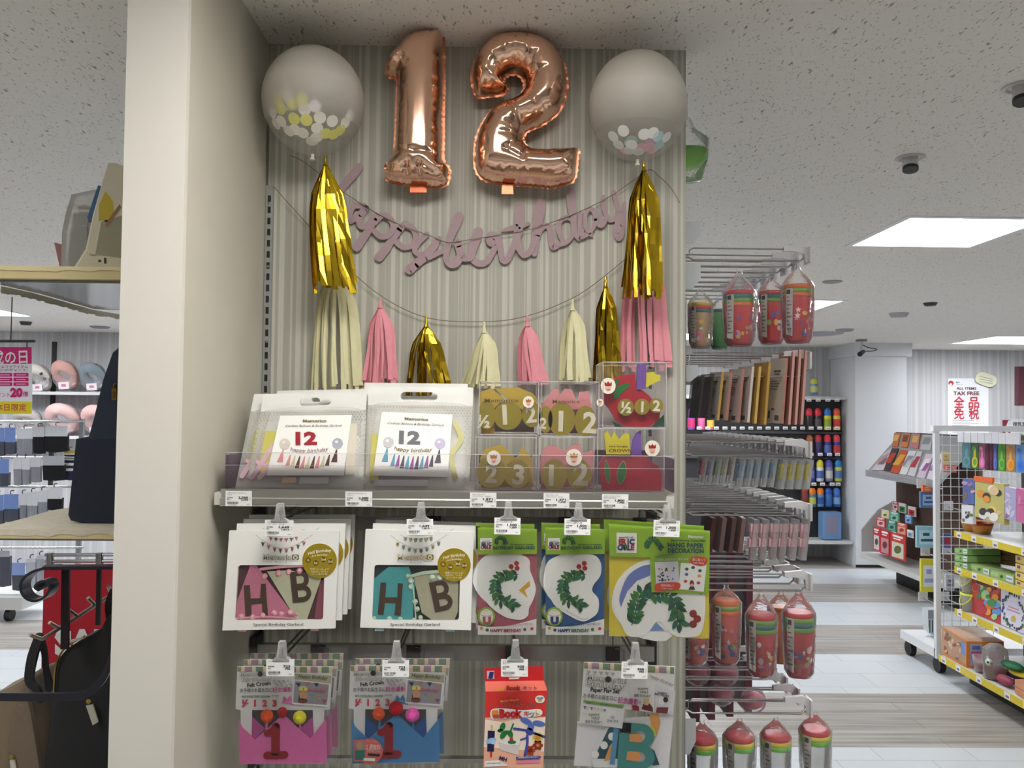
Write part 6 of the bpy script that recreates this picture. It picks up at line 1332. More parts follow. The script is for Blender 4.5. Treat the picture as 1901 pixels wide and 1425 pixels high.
for i in range(9): s.rect(1768, 780+2.8*i, 1768+rnd.uniform(30, 60), 781+2.8*i, mat((170, 170, 176), .6), 1)
tag(m.build('tax_free_poster', None, P(1797, 806, Y=9.59)), 'white ALL ITEMS TAX FREE poster with red characters on the back wall', 'poster')
m = MB(); s = Sheet(m, (0, 9.56, 0), eps=.002); s.slab(smooth_line([(1812, 697), (1822, 690), (1836, 694), (1849, 700), (1849, 712), (1838, 718), (1824, 714), (1812, 708)], 3, True), mat((228, 226, 196), .6), .004)
for i in range(3): s.stroke([(1818, 698+5*i), (1843, 704+4*i)], .8, GREYINK, 1, 0, 0)
tag(m.build('paper_note', None, P(1830, 718, Y=9.56)), 'pale yellow cloud shaped note overlapping the tax free poster', 'note')
m = MB(); s = Sheet(m, (0, 9.59, 0), eps=.002); s.slab([(1884, 680), (1930, 680), (1930, 752), (1884, 752)], mat((120, 74, 84), .6), .006); s.poly([(1892, 680), (1930, 680), (1930, 752), (1890, 752)], mat((104, 58, 70), .6), 1); tag(m.build('wall_poster', None, P(1900, 752, Y=9.59)), 'dark red poster cut by the right edge on the back wall', 'poster')
m = MB(); s = Sheet(m, (0, 9.50, 0), eps=.002); s.slab([(1861, 778), (1930, 778), (1930, 806), (1861, 806)], mat((206, 206, 208), .6), .004); s.poly([(1861, 779), (1876, 779), (1876, 806), (1861, 806)], mat((120, 34, 46), .6), 1); s.poly([(1864, 800), (1872, 780), (1876, 780), (1876, 795), (1870, 806)], mat((200, 200, 204), .6), 2); s.text('授乳室', 1893, 790, 6, mat((60, 60, 64), .6), 0, 'c', .03); s.rect(1884, 793, 1901, 794.4, GREYINK, 1)
tag(m.build('wall_sign', None, P(1890, 806, Y=9.5)), 'small grey sign with dark red left side above the right hand rack', 'sign')
# ------------------------------------------------------------------ ceiling fittings
def spot(px, py, r, lab):
    c = P(px, py, Z=CEIL); t = thing('spotlight', lab, 'spotlight', c, 'adjustable ceiling spotlights')
    m = MB(); m.lathe([(r*1.0, 0), (r*1.02, -.003), (r*.8, -.006), (r*.78, 0)], c, mat((206, 204, 200), .4), 26); m.build('trim_ring', t)
    m = MB(); d = Vector((-.12, -.25, -1)).normalized(); m.tube([c+Vector((0, 0, .0)), c+d*r*.9], r*.52, mat((214, 214, 214), .35), 18); m.build('lamp_barrel', t)
    m = MB(); p = c+d*r*.9; m.tube([p-d*.004, p+d*.006], r*.54, mat((36, 34, 34), .4), 18); m.build('lens', t)
spot(1690, 292, .042, 'adjustable white spotlight with dark lens in the ceiling at upper right'); spot(1898, 160, .042, 'adjustable spotlight cut by the right edge of the view')
def disc(px, py, r, h, col, lab, nm='ceiling_speaker', cat='ceiling fitting'):
    c = P(px, py, Z=CEIL); m = MB(); m.lathe([(0, -h), (r*.8, -h), (r, -.004), (r*1.04, 0)], c, mat(col, .5), 24); tag(m.build(nm, None, c), lab, cat)
disc(1545, 522, .055, .008, (150, 150, 152), 'flat round ceiling fitting right of the top hooks'); disc(1669, 581, .07, .03, (170, 170, 172), 'round ceiling fitting left of the dark sensor')
disc(1727, 562, .045, .02, (50, 50, 52), 'small dark ceiling sensor at right', 'ceiling_sensor'); disc(1568, 611, .08, .02, (160, 160, 164), 'round ceiling fitting above the pillar, far back'); disc(1520, 619, .22, .012, (170, 170, 174), 'wide round ceiling vent far back beside the pillar', 'ceiling_vent', 'ceiling vent')
disc(48, 597, .05, .03, (40, 40, 42), 'small dark ceiling sensor at left under the cream board', 'ceiling_sensor'); disc(186, 606, .09, .015, (130, 130, 134), 'flat round ceiling fitting beside the column at left')
c = P(1599, 630, Z=CEIL); t = thing('security_camera', 'black security camera on a white ceiling stem in front of the pillar', 'security camera', c)
m = MB(); k = c.y/F; m.lathe([(0, -.02), (10*k, -.02), (10*k, 0)], c, mat((130, 130, 130), .5), 16); m.tube([c, c-Vector((0, 0, 22*k))], 2.3*k, RACKW, 10); m.build('ceiling_stem', t)
m = MB(); p = c-Vector((0, 0, 24*k)); m.tube([p+Vector((4*k, 0, 1.5*k)), p+Vector((-4*k, -.05, -2*k)), p+Vector((-11*k, -.10, -5*k))], [3.5*k, 4.2*k, 4.6*k], BLACK, 12); m.build('camera_body', t)
m = MB(); m.tube(smooth_line([tuple(c+Vector((2*k, 0, -10*k))), tuple(c+Vector((14*k, 0, -15*k))), tuple(c+Vector((29*k, 0, -18*k))), tuple(c+Vector((22*k, 0, -21*k))), tuple(c+Vector((4*k, 0, -22*k)))], 5), .8*k, BLACK, 6); m.build('cable', t)
# ------------------------------------------------------------------ magazine unit in front of the pillar
XM = P(1597, 1022, Y=8.2).x; YM0, YM1 = P(1738, 1068, X=XM).y, 8.2
zbs = P(1597, 1026, X=XM).z; ztr = P(1612, 876, Y=8.1).z; XBK = XM+.36; zbk = P(1653, 803, X=XBK).z
GREYP = mat((186, 184, 182), .5)
t = thing('magazine_rack', 'grey rack with a sloping magazine tray above a booklet shelf, beside the white pillar', 'magazine rack', (XM+.2, (YM0+YM1)/2, 0))
m = MB(); m.box((XM, YM0, zbs-.045), (XBK+.1, YM1, zbs), mat((206, 206, 202), .5)); m.build('base_shelf', t)
m = MB(); A = [(XM+.02, ztr), (XM+.02, ztr-.03), (XBK, zbk-.05), (XBK, zbk)]
m.prism([(a, YM0, z) for a, z in A], [(a, YM1-.1, z) for a, z in A], mat((160, 160, 162), .45)); m.box((XM+.012, YM0, ztr-.04), (XM+.02, YM1-.1, ztr+.025), film(.5, (190, 190, 196), .2)); m.build('sloping_tray', t)
m = MB(); m.box((XBK, YM0, .12), (XBK+.03, YM1, zbk+.01), mat((86, 66, 54), .6, noise=.2, scale=3, stretch=(1, 30, .5))); m.build('back_panel', t)
m = MB(); m.prism([(XM+.05, YM1+.08, zbs), (XBK, YM1+.08, zbs), (XBK, YM1+.08, zbs+.50), (XM+.22, YM1+.08, zbs+.42), (XM+.05, YM1+.08, zbs+.22)], [(XM+.05, YM1+.10, zbs), (XBK, YM1+.10, zbs), (XBK, YM1+.10, zbs+.50), (XM+.22, YM1+.10, zbs+.42), (XM+.05, YM1+.10, zbs+.22)], GREYP); m.build('end_panel', t)
m = MB(); m.box((XM+.26, YM0, 0), (XBK+.08, YM1-.2, .10), BLACK); m.build('plinth', t)
tn = Vector((-(zbk-ztr), 0, (XBK-XM-.02))).normalized(); tp0 = Vector((XM+.02, 0, ztr))
def magazine(pts, cols, label):
    m = MB(); s = Sheet(m, tp0+tn*.012, tn, .0015); s.slab(pts, mat(cols[0], .35), .010)
    cx = sum(p[0] for p in pts)/4; cy = sum(p[1] for p in pts)/4
    for i, c_ in enumerate(cols[1:]):
        f = .75-.22*i; s.poly([(cx+(x-cx)*f+i, cy+(y-cy)*f*.6-3+5*i) for x, y in pts], mat(c_, .4), i+1)
    tag(m.build('magazine', None, m.v[0]), label, 'magazine', 'magazines on the sloping tray')
for i, (pts, cols, nm) in enumerate(([[(1640, 842), (1656, 830), (1640, 872), (1618, 872)], ((214, 206, 210), (190, 150, 150), (120, 110, 120)), 'pale magazine at the far left end of the sloping tray'],
        [[(1656, 832), (1668, 832), (1652, 874), (1640, 873)], ((70, 60, 60), (200, 70, 50)), 'dark red magazine second from the left on the sloping tray'],
        [[(1672, 834), (1686, 836), (1668, 878), (1652, 876)], ((196, 90, 60), (226, 170, 60)), 'orange magazine third from the left on the sloping tray'],
        [[(1687, 836), (1701, 837), (1682, 881), (1669, 879)], ((226, 226, 228), (150, 150, 156), (200, 200, 200)), 'white magazine with grey pictures on the sloping tray'],
        [[(1703, 837), (1712, 838), (1698, 884), (1684, 881)], ((206, 206, 210), (180, 60, 70)), 'white and red magazine in the middle of the sloping tray'],
        [[(1719, 842), (1733, 842), (1716, 888), (1702, 885)], ((214, 196, 214), (236, 230, 234), (150, 90, 150)), 'lavender magazine toward the right end of the tray'],
        [[(1736, 842), (1752, 843), (1742, 892), (1720, 888)], ((220, 214, 222), (170, 110, 170)), 'pale purple magazine behind the white post'],
        [[(1660, 803), (1672, 803), (1666, 828), (1656, 828)], ((204, 110, 60), (230, 190, 90)), 'orange magazine at the upper left of the sloping tray'],
        [[(1676, 803), (1690, 804), (1684, 830), (1672, 829)], ((206, 126, 60), (120, 60, 40)), 'brown orange magazine in the upper tray row'],
        [[(1694, 804), (1708, 805), (1704, 832), (1690, 830)], ((200, 120, 130), (220, 190, 90)), 'pink and yellow magazine in the upper tray row'],
        [[(1714, 806), (1732, 807), (1726, 836), (1708, 834)], ((196, 196, 198), (150, 150, 150)), 'grey magazine at the upper right of the sloping tray'])): magazine(pts, cols, nm)
def booklet(pts, X, cols, label, grp='booklets in the lower rack'):
    m = MB(); n = Vector((-1, 0, .25)).normalized(); s = Sheet(m, (X, 0, P(pts[3][0], pts[3][1], X=X).z), n, .0012); s.slab(pts, mat(cols[0], .4), .012)
    x0, y0 = pts[0]; x1, y1 = pts[2]; w_, h_ = x1-x0, y1-y0; sl = (pts[1][1]-pts[0][1])/(pts[1][0]-pts[0][0])
    def R(u, v): return (x0+w_*u, y0+(pts[3][1]-pts[0][1])*v+sl*w_*u)
    s.poly([R(.1, .35), R(.9, .35), R(.9, .94), R(.1, .94)], mat(cols[1], .4), 1); s.poly([R(.15, .08), R(.85, .08), R(.85, .16), R(.15, .16)], WHITE, 1); s.ell(*R(.5, .62), w_*.25, h_*.13, mat(cols[2], .4), 2); s.poly([R(.2, .2), R(.7, .2), R(.7, .25), R(.2, .25)], WHITE, 1)
    tag(m.build('booklet', None, m.v[0]), label, 'booklet', grp)
def par(x0, x1, y0, y1, sl): return [(x0, y0), (x1, y0+(x1-x0)*sl), (x1, y1+(x1-x0)*sl), (x0, y1)]
for i, (x0, x1, y0, y1, dx, cols, nm) in enumerate(((1621, 1633, 976, 1020, .06, ((206, 60, 70), (220, 210, 206), (90, 80, 80)), 'red topped booklet, front row at the left end of the lower rack'), (1634, 1651, 980, 1026, .06, ((204, 54, 64), (196, 150, 156), (120, 60, 70)), 'red booklet, front row second from left in the lower rack'), (1653, 1680, 986, 1034, .06, ((200, 66, 56), (210, 204, 186), (100, 110, 70)), 'red booklet with pale cover, front row at right of the lower rack'),
        (1627, 1643, 958, 976, .14, ((206, 70, 80), (226, 200, 200), (190, 60, 70)), 'red booklet in the second row of the lower rack'), (1648, 1663, 964, 984, .14, ((60, 140, 120), (120, 180, 160), (40, 90, 90)), 'green booklet in the second row of the lower rack'), (1665, 1682, 968, 990, .14, ((206, 96, 70), (220, 170, 150), (180, 60, 50)), 'orange booklet in the second row of the lower rack'), (1684, 1694, 982, 996, .14, ((220, 220, 220), (160, 180, 210), (90, 120, 160)), 'white booklet in the second row of the lower rack'),
        (1636, 1650, 944, 960, .22, ((226, 210, 160), (240, 226, 190), (90, 130, 90)), 'cream booklet in the third row of the lower rack'), (1652, 1668, 948, 966, .22, ((110, 176, 150), (150, 200, 180), (60, 120, 110)), 'mint booklet in the third row of the lower rack'), (1680, 1692, 954, 970, .22, ((90, 150, 206), (150, 190, 220), (60, 100, 170)), 'blue booklet in the third row of the lower rack'),
        (1657, 1667, 929, 946, .30, ((190, 60, 70), (220, 200, 200), (110, 40, 60)), 'dark red booklet in the back row of the lower rack'), (1668, 1681, 932, 950, .30, ((226, 226, 220), (60, 130, 70), (30, 90, 40)), 'white and green booklet in the back row of the lower rack'), (1685, 1699, 938, 956, .30, ((226, 222, 220), (190, 60, 60), (120, 40, 40)), 'white and red booklet in the back row of the lower rack'))):
    booklet(par(x0, x1, y0, y1, .30 if dx < .1 else .22), XM+dx, cols, nm)

# ------------------------------------------------------------------ white end rack on casters
YE = 5.17
WH = mat((222, 224, 226), .4)
def pE(x, y): return P(x, y, Y=YE)
xa, xb = pE(1737, 1000).x, pE(1746, 1000).x; zt = pE(1741, 800).z
t = thing('end_rack', 'white wire grid end rack on black casters with a white post', 'end rack', (xa, YE, 0))
m = MB(); m.box((xa, YE, .10), (xb, YE+.03, zt), WH); m.build('post', t)
m = MB(); m.box((xa+.95, YE, .10), (xa+.98, YE+.03, zt), WH); m.build('post', t)
m = MB(); zb0 = .105; m.box((xa-.0, YE+.02, zb0), (xa+.98, YE+.47, zb0+.055), WH); m.build('base_box', t)
m = MB()
for i in range(18): x = xb+.022+i*.052; m.tube([(x, YE+.012, .25), (x, YE+.012, zt-.01)], .0022, WH, 5)
for j in range(26):
    z = .28+j*.052
    if z < zt-.01: m.tube([(xb, YE+.016, z), (xa+.96, YE+.016, z)], .0022, WH, 5)
m.build('wire_grid', t)
m = MB(); m.box((xa-.01, YE-.005, zt), (xa+.99, YE+.035, zt+.035), mat((232, 234, 236), .4)); m.build('top_rail', t)
for x, y in ((xa+.05, YE+.06), (xa+.05, YE+.43), (xa+.9, YE+.06), (xa+.9, YE+.43)):
    m = MB(); m.tube([(x-.018, y, .048), (x+.018, y, .048)], .048, BLACK, 18); m.box((x-.010, y-.012, .08), (x+.010, y+.012, zb0), DARKSTEEL); m.build('caster', t)
# hooks and packs on its far side
for i, (px, py) in enumerate(((1712, 1106), (1752, 1106), (1716, 1022), (1756, 1020), (1709, 897), (1759, 938))):
    c = P(px, py, Y=YE+.30); m = MB(); m.tube([(c.x, YE+.02, c.z-.012), (c.x, YE+.28, c.z-.012), (c.x, YE+.30, c.z)], .004, HOOKM, 6); m.box((c.x-.03, YE+.285, c.z-.03), (c.x+.03, YE+.292, c.z+.03), HOLDER)
    tag(m.build('rack_hook', None, (c.x, YE+.15, c.z)), ('chrome hook with white holder on the end rack, %s' % ('lower left of the post', 'lower right of the post', 'above the yellow pack', 'beside the green boxes', 'level with the sloping tray', 'behind the teal packs')[i]), 'display hook', 'hooks on the white end rack')
def epack(x0, y0, x1, y1, dy, cols, label, nm='hanging_pack', cat='hanging pack'):
    m = MB(); s = Sheet(m, (0, YE+dy, 0), eps=.001); s.slab([(x0, y0), (x1, y0+1), (x1, y1+1), (x0, y1)], mat(cols[0], .4), .02)
    s.rect(x0+(x1-x0)*.12, y0+(y1-y0)*.2, x1-(x1-x0)*.12, y1-(y1-y0)*.15, mat(cols[1], .4), 1); s.rect(x0+(x1-x0)*.3, y0+(y1-y0)*.32, x0+(x1-x0)*.62, y0+(y1-y0)*.46, mat(cols[2], .4), 2); s.rect(x0+(x1-x0)*.2, y0+(y1-y0)*.6, x1-(x1-x0)*.2, y0+(y1-y0)*.72, mat(cols[2], .4), 2)
    tag(m.build(nm, None, m.v[0]), label, cat)
epack(1710, 1037, 1742, 1098, .22, ((214, 206, 60), (222, 222, 226), (150, 160, 200)), 'yellow framed hanging pack left of the white post')
epack(1702, 976, 1740, 1016, .24, ((150, 196, 214), (190, 220, 230), (40, 90, 110)), 'light blue hanging pack left of the white post')
epack(1709, 912, 1742, 942, .24, ((90, 120, 170), (150, 180, 210), (60, 90, 150)), 'blue pack with orange top hanging left of the white post')
epack(1713, 900, 1730, 913, .23, ((222, 110, 60), (226, 130, 70), (240, 200, 170)), 'orange header card above the blue pack left of the post', 'header_card', 'header card')
epack(1756, 1066, 1772, 1096, .10, ((196, 196, 206), (176, 176, 190), (120, 120, 130)), 'grey pack seen through the wire grid right of the post'); epack(1752, 990, 1766, 1016, .12, ((70, 100, 170), (180, 60, 60), (180, 60, 60)), 'blue and red pack seen through the wire grid')
epack(1750, 838, 1764, 862, .12, ((224, 206, 160), (214, 190, 130), (190, 160, 100)), 'cream pack seen through the top of the wire grid'); epack(1752, 862, 1776, 876, .12, ((226, 120, 110), (236, 170, 160), (200, 60, 60)), 'coral pack seen through the wire grid below the cream one')
m = MB(); s = Sheet(m, (0, YE+.25, 0), eps=.001); s.slab([(1723, 1132), (1742, 1132), (1742, 1180), (1734, 1180), (1727, 1174), (1723, 1162)], mat((196, 204, 206), .3), .08)
for x in (1725, 1730, 1735): s.rect(x, 1150, x+2, 1174, mat((50, 84, 80), .4), 1)
s.rect(1723, 1132, 1742, 1148, mat((150, 156, 160), .3), 1); tag(m.build('storage_basket', None, m.v[0]), 'pale basket with dark green stripes on the white rack base', 'basket')

# ------------------------------------------------------------------ gondola shelves running toward the camera
XG = P(1771, 985, Y=5.08).x; XGB = P(1746, 1224, Y=5.06).x; YG0, YG1 = 3.3, 5.08
YELS = mat((224, 200, 50), .45, noise=.12, scale=60)
t = thing('gondola_shelf', 'white gondola with yellow price strips along its shelf edges at the right edge', 'gondola shelving', (XG+.3, 4.2, 0))
m = MB(); m.box((XG+.42, YG0, .1), (XG+.45, YG1, zt-.02), mat((70, 66, 62), .6)); m.build('back_panel', t)
m = MB(); m.box((XGB+.16, YG0, .0), (XG+.4, YG1-.05, .10), DARKSTEEL); m.build('plinth', t)
def gshelf(X, y_top, lab):
    z1 = P(1772 if X == XG else 1747, y_top, Y=5.08).z; zh = .040
    m = MB(); m.box((X+.004, YG0, z1-.025), (XG+.42, YG1, z1-.006), mat((214, 214, 214), .4)); b = m.build('shelf_board', t)
    e = MB(); e.box((X, YG0, z1-zh), (X+.004, YG1, z1), YELS)
    y = YG1-.03; k = 0
    while y > YG0:
        e.box((X-.001, y-.05, z1-zh+.003), (X, y, z1-.003), mat((232, 232, 236), .4)); e.box((X-.0014, y-.04, z1-zh+.010), (X-.001, y-.012, z1-zh+.022), mat((110, 110, 140), .5)); y -= .16+.05*((k*7) % 3); k += 1
    sub(e, 'price_strip', b); return z1
ZG = [gshelf(XG, 984, ''), gshelf(XG, 1050, ''), gshelf(XG, 1128, ''), gshelf(XGB, 1214, '')]
def gface(x0, x1, yl0, yl1, yr0, yr1, dep, cols, label, nm, cat, draw=None, X=None, group=None, zb=None):
    """a box whose visible side lies on the plane X, given by the heights at its left and right ends"""
    X = X or XG+.04
    if zb is not None: yl1 = proj((X, P(x0, yl1, X=X).y, zb+.001))[1]; yr1 = proj((X, P(x1, yr1, X=X).y, zb+.001))[1]
    m = MB(); s = Sheet(m, (X, 0, 0), (-1, 0, 0), .001); q = [(x0, yl0), (x1, yr0), (x1, yr1), (x0, yl1)]
    s.slab(q, mat(cols[0], .35), dep)
    def R(u, v):
        a = yl0+(yr0-yl0)*u; b = yl1+(yr1-yl1)*u; return (x0+(x1-x0)*u, a+(b-a)*v)
    if draw: draw(s, R, cols, (x1-x0), (yl1-yl0))
    o = m.build(nm, None, m.v[0]); tag(o, label, cat, group); return o
def d_spoon(s, R, c_, w_, h_):
    s.stroke([R(.5, .2), R(.5, .5)], w_*.3, mat(c_[1], .35), 1, 0, 3); x, y = R(.5, .74); s.ell(x, y, w_*.42, h_*.22, mat(c_[1], .35), 2); s.ell(x, y, w_*.24, h_*.13, mat(c_[2], .3), 3); x, y = R(.35, .2); s.ell(x, y, w_*.2, h_*.07, mat(c_[2], .4), 2)
sp = 'baby spoon packs on the top hooks of the gondola'
for x0, x1, cols, nm in ((1786, 1802, ((84, 120, 128), (110, 150, 160), (70, 130, 136)), 'teal'), (1803, 1816, ((60, 110, 60), (214, 196, 50), (90, 170, 70)), 'green and yellow'), (1817, 1829, ((150, 90, 110), (230, 120, 176), (236, 150, 196)), 'pink'), (1830, 1836, ((96, 36, 58), (110, 40, 64), (80, 30, 50)), 'dark maroon left'), (1837, 1843, ((90, 32, 54), (110, 40, 64), (80, 30, 50)), 'dark maroon right'), (1844, 1851, ((80, 90, 140), (110, 130, 220), (90, 110, 200)), 'violet blue'), (1853, 1866, ((90, 150, 50), (130, 196, 60), (60, 160, 60)), 'bright green'), (1868, 1884, ((176, 140, 100), (240, 170, 60), (226, 140, 40)), 'orange'), (1886, 1902, ((110, 150, 196), (70, 130, 220), (50, 110, 210)), 'blue'), (1904, 1920, ((90, 160, 90), (90, 190, 90), (60, 160, 60)), 'outermost green')):
    u = (x0-1786)/115; v = (x1-1786)/115; gface(x0, x1, 821+4*u, 868+10*u, 821+4*v, 868+10*v, .01, cols, '%s spoon pack hanging on the top row of the gondola at right' % nm, 'spoon_pack', 'blister pack', d_spoon, XG+.02, sp)
for i in range(9):
    px = 1792+13*i; c = P(px, 811+.4*i, X=XG); m = MB(); m.box((c.x-.03, c.y-.03, c.z-.03), (c.x-.022, c.y+.03, c.z+.03), HOLDER); m.tube([(c.x-.02, c.y, c.z-.02), (XG+.418, c.y, c.z-.02)], .003, HOOKM, 5); tag(m.build('rack_hook', None, c), 'chrome hook with white holder, %s from the post on the gondola top row' % ORD[i], 'display hook', 'hooks along the gondola top row')
def d_pic(seed, pal, n=10, title=None):
    def f(s, R, c_, w_, h_):
        r = random.Random(seed)
        for i in range(n):
            u, v = r.uniform(.12, .88), r.uniform(.16, .9); x, y = R(u, v); k = r.uniform(.07, .17)
            s.ell(x, y, w_*k, h_*k*.8, mat(r.choice(pal), .4), 1+i*.15, r.uniform(0, 180), 12)
        if title: s.poly([R(.15, .05), R(.85, .05), R(.85, .14), R(.15, .14)], mat(title, .4), 4)
    return f
gface(1787, 1809, 888, 934, 890, 936, .02, ((90, 110, 170), 0), 'blue and violet picture pack hanging beside the white post on the gondola', 'picture_pack', 'picture pack', d_pic(3, [(150, 120, 170), (120, 90, 130), (190, 160, 180), (130, 110, 90)], 9), XG+.02)
gface(1810, 1864, 892, 958, 898, 974, .03, ((196, 186, 110), 0), 'large yellow picture pack with orange header hanging on the gondola', 'picture_pack', 'picture pack', d_pic(5, [(226, 196, 150), (60, 60, 60), (230, 226, 220), (226, 150, 60), (170, 130, 60), (230, 200, 90)], 14), XG+.02)
gface(1808, 1842, 883, 892, 886, 897, .012, ((236, 110, 50), 0), 'bright orange header card over the yellow picture pack', 'header_card', 'header card', None, XG+.015)
gface(1865, 1886, 902, 962, 907, 968, .02, ((176, 170, 206), 0), 'lavender picture pack with a pale castle arch at the right edge', 'picture_pack', 'picture pack', d_pic(9, [(206, 200, 226), (190, 150, 190), (220, 210, 226), (150, 110, 140)], 9), XG+.02)
gface(1887, 1901, 905, 966, 909, 972, .03, ((206, 110, 156), 0), 'pink pack next to the lavender one at the right edge', 'picture_pack', 'picture pack', d_pic(10, [(190, 90, 140), (220, 140, 180)], 3), XG+.015)
gface(1785, 1806, 936, 970, 938, 973, .02, ((222, 222, 226), 0), 'white pack hanging under the blue picture pack', 'picture_pack', 'picture pack', d_pic(12, [(120, 120, 80), (70, 70, 74), (200, 206, 210), (110, 130, 70)], 6), XG+.02)
c = P(1815, 992, X=XG+.12); m = MB()
for dy in (-.045, .06): m.lathe([(0, 0), (.045, .0), (.062, .05), (.064, .066), (.058, .066), (.05, .03)], (XG+.12, c.y+dy, ZG[0]-.004), mat((206, 130, 50), .25), 20, mats=[mat((206, 140, 50), .25)]*2+[mat((190, 50, 44), .3)]+[mat((206, 130, 50), .25)]*2)
tag(m.build('bowl_pair', None, (XG+.12, c.y, ZG[0])), 'amber pair of bowls with red rims on the uppermost gondola shelf', 'bowls')
gb = 'small green product boxes on the second gondola shelf'
def d_green(s, R, c_, w_, h_):
    s.poly([R(.05, .2), R(.35, .2), R(.35, .7), R(.05, .7)], mat((170, 196, 140), .4), 1); s.ell(*R(.48, .5), w_*.07, h_*.2, mat((40, 110, 50), .4), 1); s.poly([R(.68, .15), R(.97, .15), R(.97, .8), R(.68, .8)], mat((220, 226, 230), .4), 1); s.poly([R(.7, .4), R(.92, .4), R(.92, .55), R(.7, .55)], mat((110, 130, 150), .4), 2)
for i in range(3): gface(1772, 1796, 1016+12.6*i, 1027.5+12.6*i, 1018+13.6*i, 1030+13.6*i, .20, ((140, 180, 110), 0), 'small green box, %s in the stack next to the wire grid' % ('topmost', 'middle one', 'lowest')[i], 'product_box', 'box', d_green, XG+.012, gb, ZG[1]-.005 if i == 2 else None)
for i, (a, b, y0, y1) in enumerate(((1800, 1837, 1044, 1055), (1838, 1882, 1056, 1068))): gface(a, b, y0, y0+13, y1, y1+14, .10, ((150, 176, 100), 0), 'long green box lying along the second gondola shelf, %s' % ('left one', 'right one')[i], 'product_box', 'box', d_green, XG+.03, gb, ZG[1]-.006)
for i in range(4): gface(1885, 1915, 1030+15*i, 1043+15*i, 1036+17*i, 1051+17*i, .16, ((226, 196, 130), 0), 'small beige yellow box, %s from the top of the stack at the right edge' % ORD[i], 'product_box', 'box', lambda s, R, c_, w_, h_: (s.poly([R(0, .78), R(1, .78), R(1, .98), R(0, .98)], YELS, 1), s.poly([R(.1, .2), R(.3, .2), R(.3, .6), R(.1, .6)], mat((90, 80, 110), .4), 1)), XG+.03, 'beige boxes stacked on the second gondola shelf', ZG[1]-.005 if i == 3 else None)
for i in range(3): gface(1836, 1884, 1018+9*i, 1026+9*i, 1022+10*i, 1031+10*i, .10, ((120, 92, 58), 0), 'brown box deep on the second gondola shelf, %s in its stack' % ('topmost', 'middle one', 'lowest')[i], 'product_box', 'box', lambda s, R, c_, w_, h_: s.poly([R(.05, .2), R(.3, .2), R(.3, .6), R(.05, .6)], mat((160, 130, 80), .5), 1), XG+.22, 'brown boxes deep on the second gondola shelf')
# yellow rimmed pails
LEM = mat((222, 226, 80), .35); PAIL = film(.55, (214, 212, 206), .2)
def pail(c, lab):
    t = thing('toy_pail', lab, 'pail', c, 'clear pails with yellow rims on the third gondola shelf')
    m = MB(); m.lathe([(0, 0), (.042, 0), (.048, .095)], c, PAIL, 20); m.build('pail_body', t)
    m = MB(); m.lathe([(.048, .094), (.051, .096), (.051, .108), (.047, .108), (0, .109)], c, LEM, 20); m.build('rim_lid', t)
    m = MB(); m.tube([c+Vector((-.012-.040*math.sin(a), .052*math.cos(a), .100-.06*math.sin(a))) for a in [math.pi*k/12 for k in range(13)]], .0034, LEM, 6); m.build('handle', t)
    m = MB(); m.ball(c+Vector((0, 0, .04)), .036, mat((150, 110, 130), .5, noise=.4, scale=60), 10, 7, sz=.9); m.build('pail_contents', t)
    return t
c_ = Vector((XG+.058, 5.02, ZG[2]-.0045)); t2 = pail(c_, 'clear toy pail with yellow rim standing on the third gondola shelf')
copy_tree(t2, (0, 0, .112), 'clear toy pail with yellow rim stacked on top of another pail')
gface(1804, 1856, 1070, 1142, 1088, 1164, .035, ((196, 70, 60), 0), 'tall red picture book with fruit and vegetables on the third gondola shelf', 'picture_book', 'book', d_pic(21, [(70, 140, 80), (170, 210, 150), (220, 110, 50), (226, 150, 60), (90, 150, 210), (190, 60, 70), (236, 170, 180)], 26, (120, 30, 44)), XG+.05, None, ZG[2]-.003)
def d_dots(s, R, c_, w_, h_):
    r = random.Random(2)
    for k in range(30):
        a = k*2*math.pi/30; q = r.uniform(.36, .47); x, y = R(.5+q*math.cos(a), .52+q*math.sin(a)); s.ell(x, y, 1.4+r.random()*1.6, 2+r.random()*2.4, mat(r.choice(((60, 50, 80), (50, 90, 80), (90, 60, 70), (60, 60, 150), (70, 110, 80))), .4), 1, 0, 10)
    s.poly([R(.3, .42), R(.72, .42), R(.72, .46), R(.3, .46)], mat((206, 150, 170), .4), 1); s.poly([R(.25, .5), R(.78, .5), R(.78, .54), R(.25, .54)], mat((206, 150, 170), .4), 1); s.ell(*R(.5, .72), 4.6, 6, mat((206, 180, 70), .4), 1)
gface(1858, 1904, 1090, 1166, 1104, 1186, .035, ((222, 218, 234), 0), 'white picture book with a ring of dark dots at the right edge', 'picture_book', 'book', d_dots, XG+.05, None, ZG[2]-.003)
# bottom shelf
XQ = XGB+.03
t = thing('toy_carton', 'orange edged toy carton with printed windows on the bottom gondola shelf', 'carton', P(1790, 1236, X=XQ))
m = MB(); s = Sheet(m, (XQ, 0, 0), (-1, 0, 0), .001); yA, yB = [proj((XQ, P(x_, 1230, X=XQ).y, ZG[3]-.005))[1] for x_ in (1748, 1794)]; s.slab([(1748, 1163), (1794, 1190), (1794, yB), (1748, yA)], mat((190, 150, 120), .35), .22)
r = random.Random(8)
for k in range(22): s.ell(1750+42*r.random(), 0, 0, 0, WHITE, 1) if 0 else None
for k in range(26):
    u, v = r.uniform(.06, .78), r.uniform(.12, .76); x = 1748+46*u; y = 1163+27*u+56*v; s.ell(x, y, r.uniform(1.2, 3.4), r.uniform(2, 5), mat(r.choice(((150, 90, 60), (120, 140, 80), (196, 150, 160), (110, 110, 90), (226, 190, 160), (170, 70, 60), (200, 190, 170))), .4), 1+k*.05, 0, 10)
s.poly([(1784, 1190), (1793, 1195), (1793, 1217), (1784, 1212)], mat((110, 140, 206), .4), 3)
OR = mat((230, 140, 66), .35)
